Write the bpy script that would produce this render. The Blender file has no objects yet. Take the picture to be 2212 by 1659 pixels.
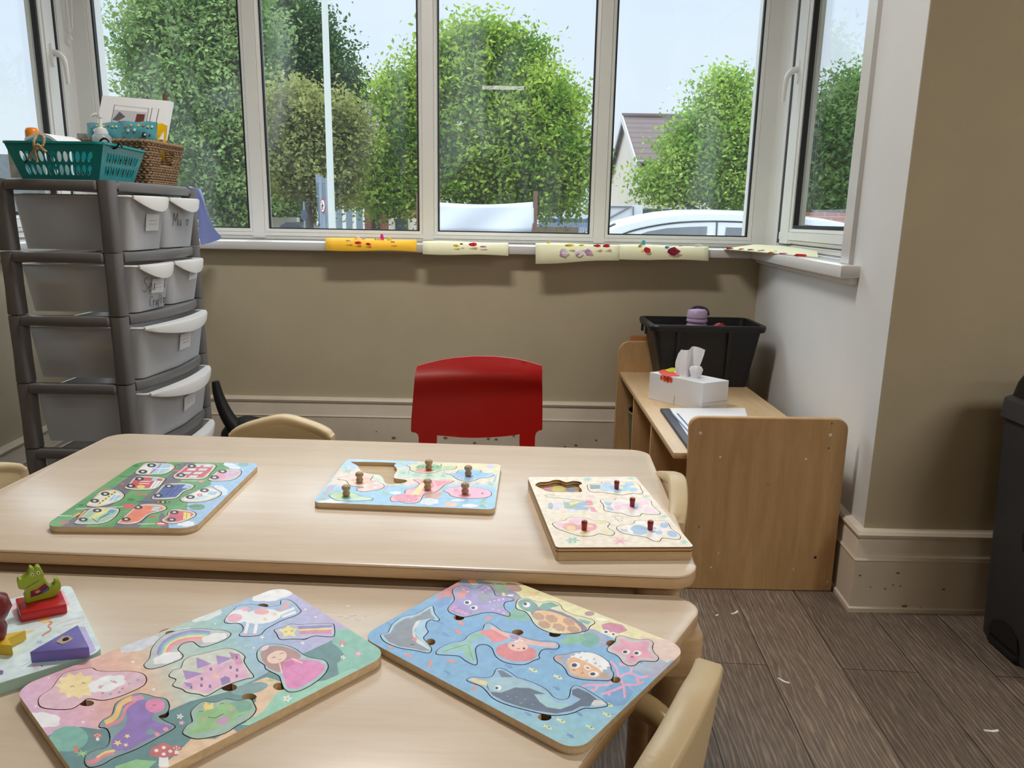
import bpy, bmesh, math, random
import numpy as np
from mathutils import Vector, Matrix, geometry
random.seed(7); np.random.seed(7)
C = bpy.context.scene.collection
S = bpy.context.scene

# ------------------------------------------------------------------ camera
F, H = 1620.0, 1.05
PITCH, ROLL, YAW = math.radians(12.42), math.radians(1.03), math.radians(0.2)
fw = np.array([-math.sin(YAW)*math.cos(PITCH), math.cos(YAW)*math.cos(PITCH), -math.sin(PITCH)])
_r = np.array([math.cos(YAW), math.sin(YAW), 0.0]); _u = np.cross(_r, fw)
RT = math.cos(ROLL)*_r + math.sin(ROLL)*_u
UP = -math.sin(ROLL)*_r + math.cos(ROLL)*_u
EYE = np.array([0, 0, H])
cd = bpy.data.cameras.new('camera'); cam = bpy.data.objects.new('camera', cd); C.objects.link(cam)
cd.sensor_fit = 'HORIZONTAL'; cd.sensor_width = 36.0; cd.lens = 36.0*F/2212.0
cd.clip_start = 0.02; cd.clip_end = 500
M4 = Matrix.Identity(4)
for i in range(3):
    M4[i][0] = RT[i]; M4[i][1] = UP[i]; M4[i][2] = -fw[i]; M4[i][3] = EYE[i]
cam.matrix_world = M4
S.camera = cam

# ------------------------------------------------------------------ world: overcast sky, brighter overhead
W = bpy.data.worlds.new('overcast_sky'); S.world = W; W.use_nodes = True
wn, wl = W.node_tree.nodes, W.node_tree.links
wn.clear()
wo = wn.new('ShaderNodeOutputWorld'); bgn = wn.new('ShaderNodeBackground')
tc = wn.new('ShaderNodeTexCoord'); sx = wn.new('ShaderNodeSeparateXYZ'); cr = wn.new('ShaderNodeValToRGB')
nz = wn.new('ShaderNodeTexNoise'); nz.inputs['Scale'].default_value = 2.2; nz.inputs['Detail'].default_value = 5
mp = wn.new('ShaderNodeMapping'); mp.inputs['Scale'].default_value = (1, 1, 2.6)
mxc = wn.new('ShaderNodeMix'); mxc.data_type = 'RGBA'; mxc.blend_type = 'MULTIPLY'; mxc.inputs[0].default_value = 1.0
cr2 = wn.new('ShaderNodeValToRGB')
wl.new(tc.outputs['Generated'], sx.inputs[0]); wl.new(sx.outputs['Z'], cr.inputs[0])
wl.new(tc.outputs['Generated'], mp.inputs[0]); wl.new(mp.outputs[0], nz.inputs['Vector']); wl.new(nz.outputs[0], cr2.inputs[0])
e = cr.color_ramp.elements
e[0].position = 0.0; e[0].color = (0.84, 0.91, 0.98, 1)
e[1].position = 0.30; e[1].color = (0.72, 0.83, 0.97, 1)
x = e.new(0.44); x.color = (3.4, 3.8, 4.2, 1)
x = e.new(0.65); x.color = (4.2, 4.5, 4.8, 1)
x = e.new(0.95); x.color = (3.4, 3.6, 3.9, 1)
e2 = cr2.color_ramp.elements
e2[0].position = 0.35; e2[0].color = (0.93, 0.95, 0.98, 1); e2[1].position = 0.62; e2[1].color = (1.06, 1.05, 1.03, 1)
wl.new(cr.outputs[0], mxc.inputs[6]); wl.new(cr2.outputs[0], mxc.inputs[7]); wl.new(mxc.outputs[2], bgn.inputs[0])
bgn.inputs[1].default_value = 1.0
wl.new(bgn.outputs[0], wo.inputs[0])
S.view_settings.view_transform = 'Standard'; S.view_settings.look = 'None'
S.view_settings.gamma = 1.0; S.view_settings.use_curve_mapping = False
S.view_settings.exposure = 0.12
try:
    S.cycles.use_denoising = True; S.cycles.max_bounces = 10; S.cycles.transparent_max_bounces = 16
    S.cycles.diffuse_bounces = 5; S.cycles.caustics_reflective = False; S.cycles.caustics_refractive = False
    S.cycles.sample_clamp_indirect = 6.0
except Exception: pass
LAMP_POWER = 13.0      # watts of each ceiling panel

# ------------------------------------------------------------------ measuring helpers (pixel of the photo -> point on a real plane)
def ray(x, y): return RT*(x-1106)/F - UP*(y-829.5)/F + fw
def pz(x, y, z): d = ray(x, y); return EYE + d*((z-H)/d[2])
def py(x, y, Y): d = ray(x, y); return EYE + d*(Y/d[1])
def pr(p):
    v = np.array(p, float)-EYE; z = v@fw
    return (1106+F*(v@RT)/z, 829.5-F*(v@UP)/z)

# ------------------------------------------------------------------ colour and materials
def lin(c):
    o = []
    for v in c[:3]:
        v = v/255.0
        o.append(v/12.92 if v <= 0.04045 else ((v+0.055)/1.055)**2.4)
    return tuple(o)
MATS = {}
def mat(name, col, rough=0.5, spec=0.5, noise=0.0, nscale=20.0, bump=0.0, bscale=60.0, metal=0.0, stretch=(1, 1, 1), trans=0.0, coat=0.0, sss=0.0, alpha=1.0):
    if name in MATS: return MATS[name]
    m = bpy.data.materials.new(name); m.use_nodes = True; n = m.node_tree.nodes; l = m.node_tree.links
    b = n['Principled BSDF']; c = lin(col)
    b.inputs['Base Color'].default_value = (*c, 1); b.inputs['Roughness'].default_value = rough
    b.inputs['Specular IOR Level'].default_value = spec; b.inputs['Metallic'].default_value = metal
    b.inputs['Coat Weight'].default_value = coat; b.inputs['Alpha'].default_value = alpha
    b.inputs['Transmission Weight'].default_value = trans
    if noise > 0 or bump > 0:
        t = n.new('ShaderNodeTexCoord'); mpn = n.new('ShaderNodeMapping'); mpn.inputs['Scale'].default_value = stretch
        l.new(t.outputs['Object'], mpn.inputs[0])
    if noise > 0:
        tx = n.new('ShaderNodeTexNoise'); tx.inputs['Scale'].default_value = nscale; tx.inputs['Detail'].default_value = 6
        rp = n.new('ShaderNodeValToRGB'); l.new(mpn.outputs[0], tx.inputs['Vector']); l.new(tx.outputs[0], rp.inputs[0])
        rp.color_ramp.elements[0].position = 0.3; rp.color_ramp.elements[1].position = 0.7
        rp.color_ramp.elements[0].color = (*[v*(1-noise) for v in c], 1); rp.color_ramp.elements[1].color = (*[min(1, v*(1+noise)) for v in c], 1)
        l.new(rp.outputs[0], b.inputs['Base Color'])
    if bump > 0:
        t2 = n.new('ShaderNodeTexNoise'); t2.inputs['Scale'].default_value = bscale; t2.inputs['Detail'].default_value = 4
        bp = n.new('ShaderNodeBump'); bp.inputs['Strength'].default_value = bump; bp.inputs['Distance'].default_value = 0.002
        l.new(mpn.outputs[0], t2.inputs['Vector']); l.new(t2.outputs[0], bp.inputs['Height']); l.new(bp.outputs[0], b.inputs['Normal'])
    MATS[name] = m; return m

def wood(name, c1, c2, rough=0.4, axis=0, scale=1.0, spec=0.5, wear=0.0):
    if name in MATS: return MATS[name]
    m = bpy.data.materials.new(name); m.use_nodes = True; n = m.node_tree.nodes; l = m.node_tree.links
    b = n['Principled BSDF']; t = n.new('ShaderNodeTexCoord'); mpn = n.new('ShaderNodeMapping')
    sc = [22*scale, 22*scale, 22*scale]; sc[axis] = 2.2*scale; mpn.inputs['Scale'].default_value = sc
    l.new(t.outputs['Object'], mpn.inputs[0])
    a = n.new('ShaderNodeTexNoise'); a.inputs['Scale'].default_value = 2.0; a.inputs['Detail'].default_value = 7; a.inputs['Distortion'].default_value = 0.6
    f = n.new('ShaderNodeTexNoise'); f.inputs['Scale'].default_value = 14.0; f.inputs['Detail'].default_value = 3
    l.new(mpn.outputs[0], a.inputs['Vector']); l.new(mpn.outputs[0], f.inputs['Vector'])
    ad = n.new('ShaderNodeMath'); ad.operation = 'MULTIPLY_ADD'; ad.inputs[1].default_value = 0.35
    l.new(f.outputs[0], ad.inputs[0]); l.new(a.outputs[0], ad.inputs[2])
    rp = n.new('ShaderNodeValToRGB'); l.new(ad.outputs[0], rp.inputs[0])
    rp.color_ramp.elements[0].position = 0.45; rp.color_ramp.elements[0].color = (*lin(c1), 1)
    rp.color_ramp.elements[1].position = 0.9; rp.color_ramp.elements[1].color = (*lin(c2), 1)
    l.new(rp.outputs[0], b.inputs['Base Color']); b.inputs['Roughness'].default_value = rough; b.inputs['Specular IOR Level'].default_value = spec
    bp = n.new('ShaderNodeBump'); bp.inputs['Strength'].default_value = 0.12; bp.inputs['Distance'].default_value = 0.0008
    l.new(ad.outputs[0], bp.inputs['Height']); l.new(bp.outputs[0], b.inputs['Normal'])
    MATS[name] = m; return m

def print_mat():
    if 'printed_paint' in MATS: return MATS['printed_paint']
    m = bpy.data.materials.new('printed_paint'); m.use_nodes = True; n = m.node_tree.nodes; l = m.node_tree.links
    b = n['Principled BSDF']; a = n.new('ShaderNodeVertexColor'); a.layer_name = 'ink'
    t = n.new('ShaderNodeTexCoord'); tx = n.new('ShaderNodeTexNoise'); tx.inputs['Scale'].default_value = 260; tx.inputs['Detail'].default_value = 3
    sc = n.new('ShaderNodeTexNoise'); sc.inputs['Scale'].default_value = 90; sc.inputs['Detail'].default_value = 6
    rp = n.new('ShaderNodeValToRGB'); rp.color_ramp.elements[0].position = 0.3; rp.color_ramp.elements[1].position = 0.75
    rp.color_ramp.elements[0].color = (1.02, 1.02, 1.02, 1); rp.color_ramp.elements[1].color = (1.3, 1.3, 1.3, 1)
    l.new(t.outputs['Object'], tx.inputs['Vector']); l.new(t.outputs['Object'], sc.inputs['Vector']); l.new(sc.outputs[0], rp.inputs[0])
    mx = n.new('ShaderNodeMix'); mx.data_type = 'RGBA'; mx.blend_type = 'MULTIPLY'; mx.inputs[0].default_value = 1
    hs = n.new('ShaderNodeHueSaturation'); hs.inputs['Saturation'].default_value = 0.84; hs.inputs['Value'].default_value = 1.12; l.new(a.outputs[0], hs.inputs['Color'])
    l.new(hs.outputs[0], mx.inputs[6]); l.new(rp.outputs[0], mx.inputs[7]); l.new(mx.outputs[2], b.inputs['Base Color'])
    b.inputs['Roughness'].default_value = 0.36; b.inputs['Specular IOR Level'].default_value = 0.6
    bp = n.new('ShaderNodeBump'); bp.inputs['Strength'].default_value = 0.25; bp.inputs['Distance'].default_value = 0.0004
    l.new(tx.outputs[0], bp.inputs['Height']); l.new(bp.outputs[0], b.inputs['Normal'])
    MATS['printed_paint'] = m; return m

def floor_mat():
    m = bpy.data.materials.new('vinyl_planks'); m.use_nodes = True; n = m.node_tree.nodes; l = m.node_tree.links
    b = n['Principled BSDF']; t = n.new('ShaderNodeTexCoord')
    rot = n.new('ShaderNodeMapping'); rot.inputs['Rotation'].default_value = (0, 0, math.radians(93))
    l.new(t.outputs['Object'], rot.inputs[0])
    br = n.new('ShaderNodeTexBrick'); br.inputs['Scale'].default_value = 1.0; br.inputs['Brick Width'].default_value = 1.22; br.inputs['Row Height'].default_value = 0.18
    br.inputs['Mortar Size'].default_value = 0.0012; br.offset = 0.37
    br.inputs['Color1'].default_value = (*lin((126, 112, 100)), 1); br.inputs['Color2'].default_value = (*lin((106, 93, 83)), 1); br.inputs['Mortar'].default_value = (*lin((52, 44, 38)), 1)
    l.new(rot.outputs[0], br.inputs['Vector'])
    mpn = n.new('ShaderNodeMapping'); mpn.inputs['Scale'].default_value = (1.1, 9, 1); l.new(rot.outputs[0], mpn.inputs[0])
    wv = n.new('ShaderNodeTexWave'); wv.wave_type = 'BANDS'; wv.bands_direction = 'Y'; wv.inputs['Scale'].default_value = 3.4; wv.inputs['Distortion'].default_value = 14
    wv.inputs['Detail'].default_value = 4; wv.inputs['Detail Scale'].default_value = 0.9; wv.inputs['Detail Roughness'].default_value = 0.55
    l.new(mpn.outputs[0], wv.inputs['Vector'])
    nz = n.new('ShaderNodeTexNoise'); nz.inputs['Scale'].default_value = 16; nz.inputs['Detail'].default_value = 8; l.new(mpn.outputs[0], nz.inputs['Vector'])
    r1 = n.new('ShaderNodeValToRGB'); r1.color_ramp.elements[0].position = 0.0; r1.color_ramp.elements[0].color = (1.45, 1.42, 1.38, 1)
    r1.color_ramp.elements[1].position = 0.35; r1.color_ramp.elements[1].color = (0.85, 0.85, 0.85, 1); l.new(wv.outputs[0], r1.inputs[0])
    r2 = n.new('ShaderNodeValToRGB'); r2.color_ramp.elements[0].position = 0.3; r2.color_ramp.elements[0].color = (0.7, 0.7, 0.7, 1)
    r2.color_ramp.elements[1].position = 0.7; r2.color_ramp.elements[1].color = (1.2, 1.2, 1.2, 1); l.new(nz.outputs[0], r2.inputs[0])
    m1 = n.new('ShaderNodeMix'); m1.data_type = 'RGBA'; m1.blend_type = 'MULTIPLY'; m1.inputs[0].default_value = 1
    m2 = n.new('ShaderNodeMix'); m2.data_type = 'RGBA'; m2.blend_type = 'MULTIPLY'; m2.inputs[0].default_value = 1
    l.new(br.outputs[0], m1.inputs[6]); l.new(r1.outputs[0], m1.inputs[7]); l.new(m1.outputs[2], m2.inputs[6]); l.new(r2.outputs[0], m2.inputs[7])
    l.new(m2.outputs[2], b.inputs['Base Color']); b.inputs['Roughness'].default_value = 0.42; b.inputs['Specular IOR Level'].default_value = 0.35
    bp = n.new('ShaderNodeBump'); bp.inputs['Strength'].default_value = 0.2; bp.inputs['Distance'].default_value = 0.001
    l.new(nz.outputs[0], bp.inputs['Height']); l.new(bp.outputs[0], b.inputs['Normal'])
    return m

def glass_mat(name='window_glass', dust=0.018):
    if name in MATS: return MATS[name]
    m = bpy.data.materials.new(name); m.use_nodes = True; n = m.node_tree.nodes; l = m.node_tree.links; n.clear()
    o = n.new('ShaderNodeOutputMaterial'); tr = n.new('ShaderNodeBsdfTransparent'); tr.inputs[0].default_value = (0.95, 0.97, 0.97, 1)
    gl = n.new('ShaderNodeBsdfGlossy'); gl.inputs['Roughness'].default_value = 0.0; gl.inputs[0].default_value = (1, 1, 1, 1)
    lw = n.new('ShaderNodeLayerWeight'); lw.inputs[0].default_value = 0.5; pw = n.new('ShaderNodeMath'); pw.operation = 'POWER'; pw.inputs[1].default_value = 5.0
    fr = n.new('ShaderNodeMath'); fr.operation = 'MULTIPLY_ADD'; fr.inputs[1].default_value = 0.6; fr.inputs[2].default_value = 0.014
    l.new(lw.outputs['Facing'], pw.inputs[0]); l.new(pw.outputs[0], fr.inputs[0]); mx = n.new('ShaderNodeMixShader')
    l.new(fr.outputs[0], mx.inputs[0]); l.new(tr.outputs[0], mx.inputs[1]); l.new(gl.outputs[0], mx.inputs[2])
    # smeared dust on the pane
    t = n.new('ShaderNodeTexCoord'); mpn = n.new('ShaderNodeMapping'); mpn.inputs['Scale'].default_value = (2.2, 2.2, 0.9); l.new(t.outputs['Object'], mpn.inputs[0])
    nz = n.new('ShaderNodeTexNoise'); nz.inputs['Scale'].default_value = 1.5; nz.inputs['Detail'].default_value = 7; nz.inputs['Distortion'].default_value = 0.8; l.new(mpn.outputs[0], nz.inputs['Vector'])
    rp = n.new('ShaderNodeValToRGB'); rp.color_ramp.elements[0].position = 0.48; rp.color_ramp.elements[0].color = (0.01, 0.01, 0.01, 1)
    rp.color_ramp.elements[1].position = 0.78; rp.color_ramp.elements[1].color = (dust*4, dust*4, dust*4, 1); l.new(nz.outputs[0], rp.inputs[0])
    vo = n.new('ShaderNodeTexVoronoi'); vo.inputs['Scale'].default_value = 38; l.new(t.outputs['Object'], vo.inputs['Vector'])
    r3 = n.new('ShaderNodeValToRGB'); r3.color_ramp.elements[0].position = 0.035; r3.color_ramp.elements[0].color = (0.5, 0.5, 0.5, 1)
    r3.color_ramp.elements[1].position = 0.06; r3.color_ramp.elements[1].color = (0, 0, 0, 1); l.new(vo.outputs['Distance'], r3.inputs[0])
    gt = n.new('ShaderNodeMath'); gt.operation = 'MULTIPLY'; l.new(r3.outputs[0], gt.inputs[0]); l.new(nz.outputs[0], gt.inputs[1])
    add = n.new('ShaderNodeMath'); add.operation = 'ADD'; add.use_clamp = True; l.new(rp.outputs[0], add.inputs[0]); l.new(gt.outputs[0], add.inputs[1])
    ts = n.new('ShaderNodeBsdfTranslucent'); ts.inputs[0].default_value = (0.75, 0.78, 0.78, 1)
    mx2 = n.new('ShaderNodeMixShader'); l.new(add.outputs[0], mx2.inputs[0]); l.new(mx.outputs[0], mx2.inputs[1]); l.new(ts.outputs[0], mx2.inputs[2])
    l.new(mx2.outputs[0], o.inputs[0]); MATS[name] = m; return m

def leaf_mat(name, c1, c2, k=0.8):
    if name in MATS: return MATS[name]
    m = bpy.data.materials.new(name); m.use_nodes = True; n = m.node_tree.nodes; l = m.node_tree.links; n.clear()
    o = n.new('ShaderNodeOutputMaterial'); df = n.new('ShaderNodeBsdfDiffuse'); ts = n.new('ShaderNodeBsdfTranslucent'); mx = n.new('ShaderNodeMixShader'); mx.inputs[0].default_value = 0.3
    t = n.new('ShaderNodeTexCoord'); nz = n.new('ShaderNodeTexNoise'); nz.inputs['Scale'].default_value = 1.6; nz.inputs['Detail'].default_value = 6
    rp = n.new('ShaderNodeValToRGB'); rp.color_ramp.elements[0].position = 0.35; rp.color_ramp.elements[1].position = 0.65
    rp.color_ramp.elements[0].color = (*[v*k for v in lin(c1)], 1); rp.color_ramp.elements[1].color = (*[v*k for v in lin(c2)], 1)
    l.new(t.outputs['Object'], nz.inputs['Vector']); l.new(nz.outputs[0], rp.inputs[0])
    l.new(rp.outputs[0], df.inputs[0]); l.new(rp.outputs[0], ts.inputs[0]); l.new(df.outputs[0], mx.inputs[1]); l.new(ts.outputs[0], mx.inputs[2]); l.new(mx.outputs[0], o.inputs[0])
    MATS[name] = m; return m

def plastic_clear(name, col, mixv=0.5, rough=0.5):
    if name in MATS: return MATS[name]
    m = bpy.data.materials.new(name); m.use_nodes = True; n = m.node_tree.nodes; l = m.node_tree.links
    b = n['Principled BSDF']; b.inputs['Base Color'].default_value = (*lin(col), 1); b.inputs['Roughness'].default_value = rough
    o = n['Material Output']; ts = n.new('ShaderNodeBsdfTranslucent'); ts.inputs[0].default_value = (*lin(col), 1)
    m1 = n.new('ShaderNodeMixShader'); m1.inputs[0].default_value = 0.35; l.new(b.outputs[0], m1.inputs[1]); l.new(ts.outputs[0], m1.inputs[2])
    tr = n.new('ShaderNodeBsdfTransparent'); m2 = n.new('ShaderNodeMixShader'); m2.inputs[0].default_value = mixv
    l.new(tr.outputs[0], m2.inputs[1]); l.new(m1.outputs[0], m2.inputs[2]); l.new(m2.outputs[0], o.inputs[0])
    MATS[name] = m; return m

# ------------------------------------------------------------------ mesh helpers
class MB:
    def __init__(s): s.v = []; s.f = []; s.m = []
    def add(s, vs, fs, mi=0):
        o = len(s.v); s.v += [tuple(float(c) for c in v) for v in vs]; s.f += [tuple(i+o for i in f) for f in fs]; s.m += [mi]*len(fs)
    def box(s, a, b, mi=0):
        x0, y0, z0 = a; x1, y1, z1 = b
        if x0 > x1: x0, x1 = x1, x0
        if y0 > y1: y0, y1 = y1, y0
        if z0 > z1: z0, z1 = z1, z0
        s.hexa([(x0, y0, z0), (x1, y0, z0), (x1, y1, z0), (x0, y1, z0)], [(x0, y0, z1), (x1, y0, z1), (x1, y1, z1), (x0, y1, z1)], mi)
    def hexa(s, bot, top, mi=0):
        s.add(list(bot)+list(top), [(3, 2, 1, 0), (4, 5, 6, 7), (0, 1, 5, 4), (1, 2, 6, 5), (2, 3, 7, 6), (3, 0, 4, 7)], mi)
    def rings(s, rings, closed=True, cap=True, mi=0):
        n = len(rings[0]); o = len(s.v)
        for r in rings: s.v += [tuple(float(c) for c in p) for p in r]
        for k in range(len(rings)-1):
            for i in range(n if closed else n-1):
                j = (i+1) % n
                s.f.append((o+k*n+i, o+k*n+j, o+(k+1)*n+j, o+(k+1)*n+i)); s.m.append(mi)
        if cap:
            s.f.append(tuple(o+i for i in reversed(range(n)))); s.m.append(mi)
            s.f.append(tuple(o+(len(rings)-1)*n+i for i in range(n))); s.m.append(mi)
    def prism(s, poly, z0, z1, bev=0.0, mi=0):
        """vertical prism of a 2D polygon, its edges bevelled"""
        if area(poly) < 0: poly = poly[::-1]
        if bev > 0:
            i1 = offset(poly, -bev*0.3); i2 = offset(poly, -bev)
            R = [[(x, y, z0) for x, y in i2], [(x, y, z0+bev*0.3) for x, y in i1], [(x, y, z0+bev) for x, y in poly], [(x, y, z1-bev) for x, y in poly],
                 [(x, y, z1-bev*0.3) for x, y in i1], [(x, y, z1) for x, y in i2]]
        else: R = [[(x, y, z0) for x, y in poly], [(x, y, z1) for x, y in poly]]
        s.rings(R, mi=mi)
    def tube(s, pts, r, n=12, closed=False, mi=0, cap=True):
        pts = [np.array(p, float) for p in pts]; N = len(pts)
        rs = r if hasattr(r, '__len__') else [r]*N
        T = []
        for i in range(N):
            a = pts[(i-1) % N] if (closed or i > 0) else pts[i]; b = pts[(i+1) % N] if (closed or i < N-1) else pts[i]
            d = b-a; T.append(d/(np.linalg.norm(d)+1e-12))
        up = np.array([0, 0, 1.0]) if abs(T[0][2]) < 0.9 else np.array([1.0, 0, 0])
        u = np.cross(T[0], up); u /= np.linalg.norm(u); R = []
        for i in range(N):
            u = u-T[i]*(u@T[i]); u /= (np.linalg.norm(u)+1e-12); w = np.cross(T[i], u)
            R.append([tuple(pts[i]+rs[i]*(math.cos(2*math.pi*k/n)*u+math.sin(2*math.pi*k/n)*w)) for k in range(n)])
        if closed: s.rings(R+[R[0]], cap=False, mi=mi)
        else: s.rings(R, cap=cap, mi=mi)
    def lathe(s, prof, c=(0, 0, 0), n=24, mi=0):
        """prof: (radius, height) from bottom to top, about the vertical through c"""
        R = [[(c[0]+max(r, 1e-4)*math.cos(2*math.pi*k/n), c[1]+max(r, 1e-4)*math.sin(2*math.pi*k/n), c[2]+z) for k in range(n)] for r, z in prof]
        s.rings(R, mi=mi)
    def build(s, name, mats, parent=None, smooth=35, loc=None):
        me = bpy.data.meshes.new(name); v = s.v
        if loc is not None: v = [(a-loc[0], b-loc[1], c-loc[2]) for a, b, c in v]
        me.from_pydata(v, [], s.f); me.validate()
        if not isinstance(mats, (list, tuple)): mats = [mats]
        for m in mats: me.materials.append(m)
        if len(mats) > 1 and len(me.polygons) == len(s.m): me.polygons.foreach_set('material_index', s.m)
        if smooth:
            me.shade_smooth(); me.set_sharp_from_angle(angle=math.radians(smooth))
        o = bpy.data.objects.new(name, me); C.objects.link(o)
        if loc is not None: o.location = loc
        if parent is not None: o.parent = parent
        return o
def area(p):
    return 0.5*sum(p[i][0]*p[(i+1) % len(p)][1]-p[(i+1) % len(p)][0]*p[i][1] for i in range(len(p)))
def offset(p, d):
    """move a polygon's outline outward by d"""
    s = 1 if area(p) > 0 else -1; n = len(p); o = []
    for i in range(n):
        a, b, c = np.array(p[i-1][:2], float), np.array(p[i][:2], float), np.array(p[(i+1) % n][:2], float)
        e1 = b-a; e2 = c-b; e1 /= (np.linalg.norm(e1)+1e-12); e2 /= (np.linalg.norm(e2)+1e-12)
        n1 = np.array([e1[1], -e1[0]])*s; n2 = np.array([e2[1], -e2[0]])*s; m = n1+n2; L = np.linalg.norm(m)
        if L < 1e-6: m = n1; L = 1
        m = m/L; k = 1/max(0.45, m@n1); o.append(tuple(b+m*d*k))
    return o
def rounded(pts, r, n=6):
    """round a polygon's corners; r one radius or one per corner"""
    N = len(pts); rr = r if hasattr(r, '__len__') else [r]*N; out = []
    for i in range(N):
        a, b, c = np.array(pts[i-1], float), np.array(pts[i], float), np.array(pts[(i+1) % N], float)
        d1 = (a-b); d2 = (c-b); l1 = np.linalg.norm(d1); l2 = np.linalg.norm(d2); d1 /= l1; d2 /= l2
        ang = math.acos(max(-1, min(1, d1@d2))); t = min(rr[i]/math.tan(ang/2), l1*0.48, l2*0.48)
        if rr[i] <= 0: out.append(tuple(b)); continue
        p0 = b+d1*t; p1 = b+d2*t; rad = t*math.tan(ang/2); cen = b+(d1+d2)/np.linalg.norm(d1+d2)*rad/math.sin(ang/2)
        a0 = math.atan2(*(p0-cen)[::-1]); a1 = math.atan2(*(p1-cen)[::-1]); da = (a1-a0+math.pi) % (2*math.pi)-math.pi
        out += [tuple(cen+rad*np.array([math.cos(a0+da*k/n), math.sin(a0+da*k/n)])) for k in range(n+1)]
    return out
def catmull(p, sub=3, closed=True):
    n = len(p); o = []; P_ = [np.array(q, float) for q in p]
    rng = range(n) if closed else range(n-1)
    for i in rng:
        a, b, c, d = (P_[(i-1) % n], P_[i], P_[(i+1) % n], P_[(i+2) % n]) if closed else (P_[max(i-1, 0)], P_[i], P_[i+1], P_[min(i+2, n-1)])
        for k in range(sub):
            t = k/sub; o.append(tuple(0.5*(2*b+(c-a)*t+(2*a-5*b+4*c-d)*t*t+(3*b-a-3*c+d)*t**3)))
    if not closed: o.append(tuple(P_[-1]))
    return o
def rect(x0, y0, x1, y1): return [(x0, y0), (x1, y0), (x1, y1), (x0, y1)]
def empty(name, label=None, cat=None, loc=(0, 0, 0), rz=0, group=None):
    o = bpy.data.objects.new(name, None); C.objects.link(o); o.location = loc; o.rotation_euler[2] = rz; o.empty_display_size = 0.05
    return tag(o, label, cat, group)
def tag(o, label=None, cat=None, group=None, kind=None):
    if label: o['label'] = label
    if cat: o['category'] = cat
    if group: o['group'] = group
    if kind: o['kind'] = kind
    return o
def struct(o): o['kind'] = 'structure'; return o
def inside(p, poly):
    x, y = p; c = False; n = len(poly); j = n-1
    for i in range(n):
        xi, yi = poly[i]; xj, yj = poly[j]
        if (yi > y) != (yj > y) and x < (xj-xi)*(y-yi)/(yj-yi)+xi: c = not c
        j = i
    return c

# shared materials
CREAM = mat('upvc_white', (222, 222, 218), 0.35, 0.5, noise=0.02, nscale=6)
SILLW = mat('sill_white_gloss', (216, 214, 212), 0.25, 0.5)
GASKET = mat('black_gasket', (22, 24, 26), 0.6)
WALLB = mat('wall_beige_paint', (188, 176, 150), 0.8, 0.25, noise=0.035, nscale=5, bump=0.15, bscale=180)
WALLB_LIT = mat('wall_beige_daylit', (216, 216, 214), 0.55, 0.35, noise=0.02, nscale=6, bump=0.12, bscale=90)  # same beige wall paint, window daylight put into the colour
SKIRT = mat('baseboard_cream_gloss', (216, 204, 186), 0.45, 0.4, noise=0.05, nscale=9, bump=0.25, bscale=50)
CEIL = mat('ceiling_white', (228, 226, 220), 0.9, 0.2, bump=0.1)
MAPLE = wood('maple_laminate', (224, 204, 180), (234, 217, 196), 0.28, 0, 1.0, 0.6)
MAPLE_E = wood('maple_edge', (194, 162, 122), (212, 182, 144), 0.42, 0, 1.2)
SHELFW = wood('shelf_maple', (184, 146, 98), (202, 166, 120), 0.45, 2, 0.8)
SHELFT = wood('shelf_maple_top', (200, 168, 124), (214, 184, 144), 0.4, 1, 0.8)
PLY = wood('plywood_edge', (198, 172, 134), (222, 200, 164), 0.6, 0, 2.5)
BEIGE = mat('beige_plastic', (214, 192, 152), 0.42, 0.45, bump=0.12, bscale=220)
TUBEB = mat('beige_tube_paint', (196, 172, 126), 0.22, 0.5)
RED = mat('red_plastic', (168, 18, 16), 0.33, 0.5)
GREYP = mat('grey_plastic', (104, 102, 102), 0.45, 0.45, noise=0.04, nscale=8)
BLACKP = mat('black_plastic', (24, 24, 27), 0.45, 0.45)
TUB = plastic_clear('frosted_plastic', (228, 230, 234), 0.76, 0.4)
TUBL = mat('frosted_lip', (218, 218, 216), 0.35, 0.5)
PAPERW = mat('white_paper', (232, 232, 234), 0.7, 0.2)
CHROME = mat('steel_screw', (226, 222, 214), 0.35)
DARKHOLE = mat('dark_hole', (40, 26, 16), 0.8)
PRINT = print_mat()

# ================================================================== THE ROOM
CZ = 2.6
def wR(Y): return 0.965+0.07*(Y-1.93)
def wL(Y): return -1.79-0.07*(Y-2.5)
def gR(Y): return 1.154+0.07*(Y-3.5)       # inner plane of the side windows
def gL(Y): return -1.98-0.07*(Y-3.5)
def on_R(x, y, off=0.0):
    d = ray(x, y); a = 1.154-0.07*3.5+off; t = a/(d[0]-0.07*d[1]); return EYE+d*t
def on_L(x, y, off=0.0):
    d = ray(x, y); a = -1.98+0.07*3.5+off; t = a/(d[0]+0.07*d[1]); return EYE+d*t
SZ0, SZ1 = 0.90, 0.937
m = MB(); m.prism(rect(-3.2, -3.2, 3.2, 3.55), -0.12, 0.0); struct(m.build('floor', floor_mat(), smooth=0))
m = MB(); m.prism(rect(-3.4, -3.4, 3.4, 3.62), CZ, CZ+0.12); struct(m.build('ceiling', CEIL, smooth=0))
m = MB(); m.prism([(wL(3.33)-0.16, 3.33), (wR(3.33)+0.16, 3.33), (wR(3.33)+0.16, 3.6), (wL(3.33)-0.16, 3.6)], 0, SZ0)
m.prism([(gL(3.5)-0.1, 3.5), (gR(3.5)+0.1, 3.5), (gR(3.5)+0.1, 3.62), (gL(3.5)-0.1, 3.62)], 2.25, CZ)
struct(m.build('wall_back', WALLB, smooth=0))
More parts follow.
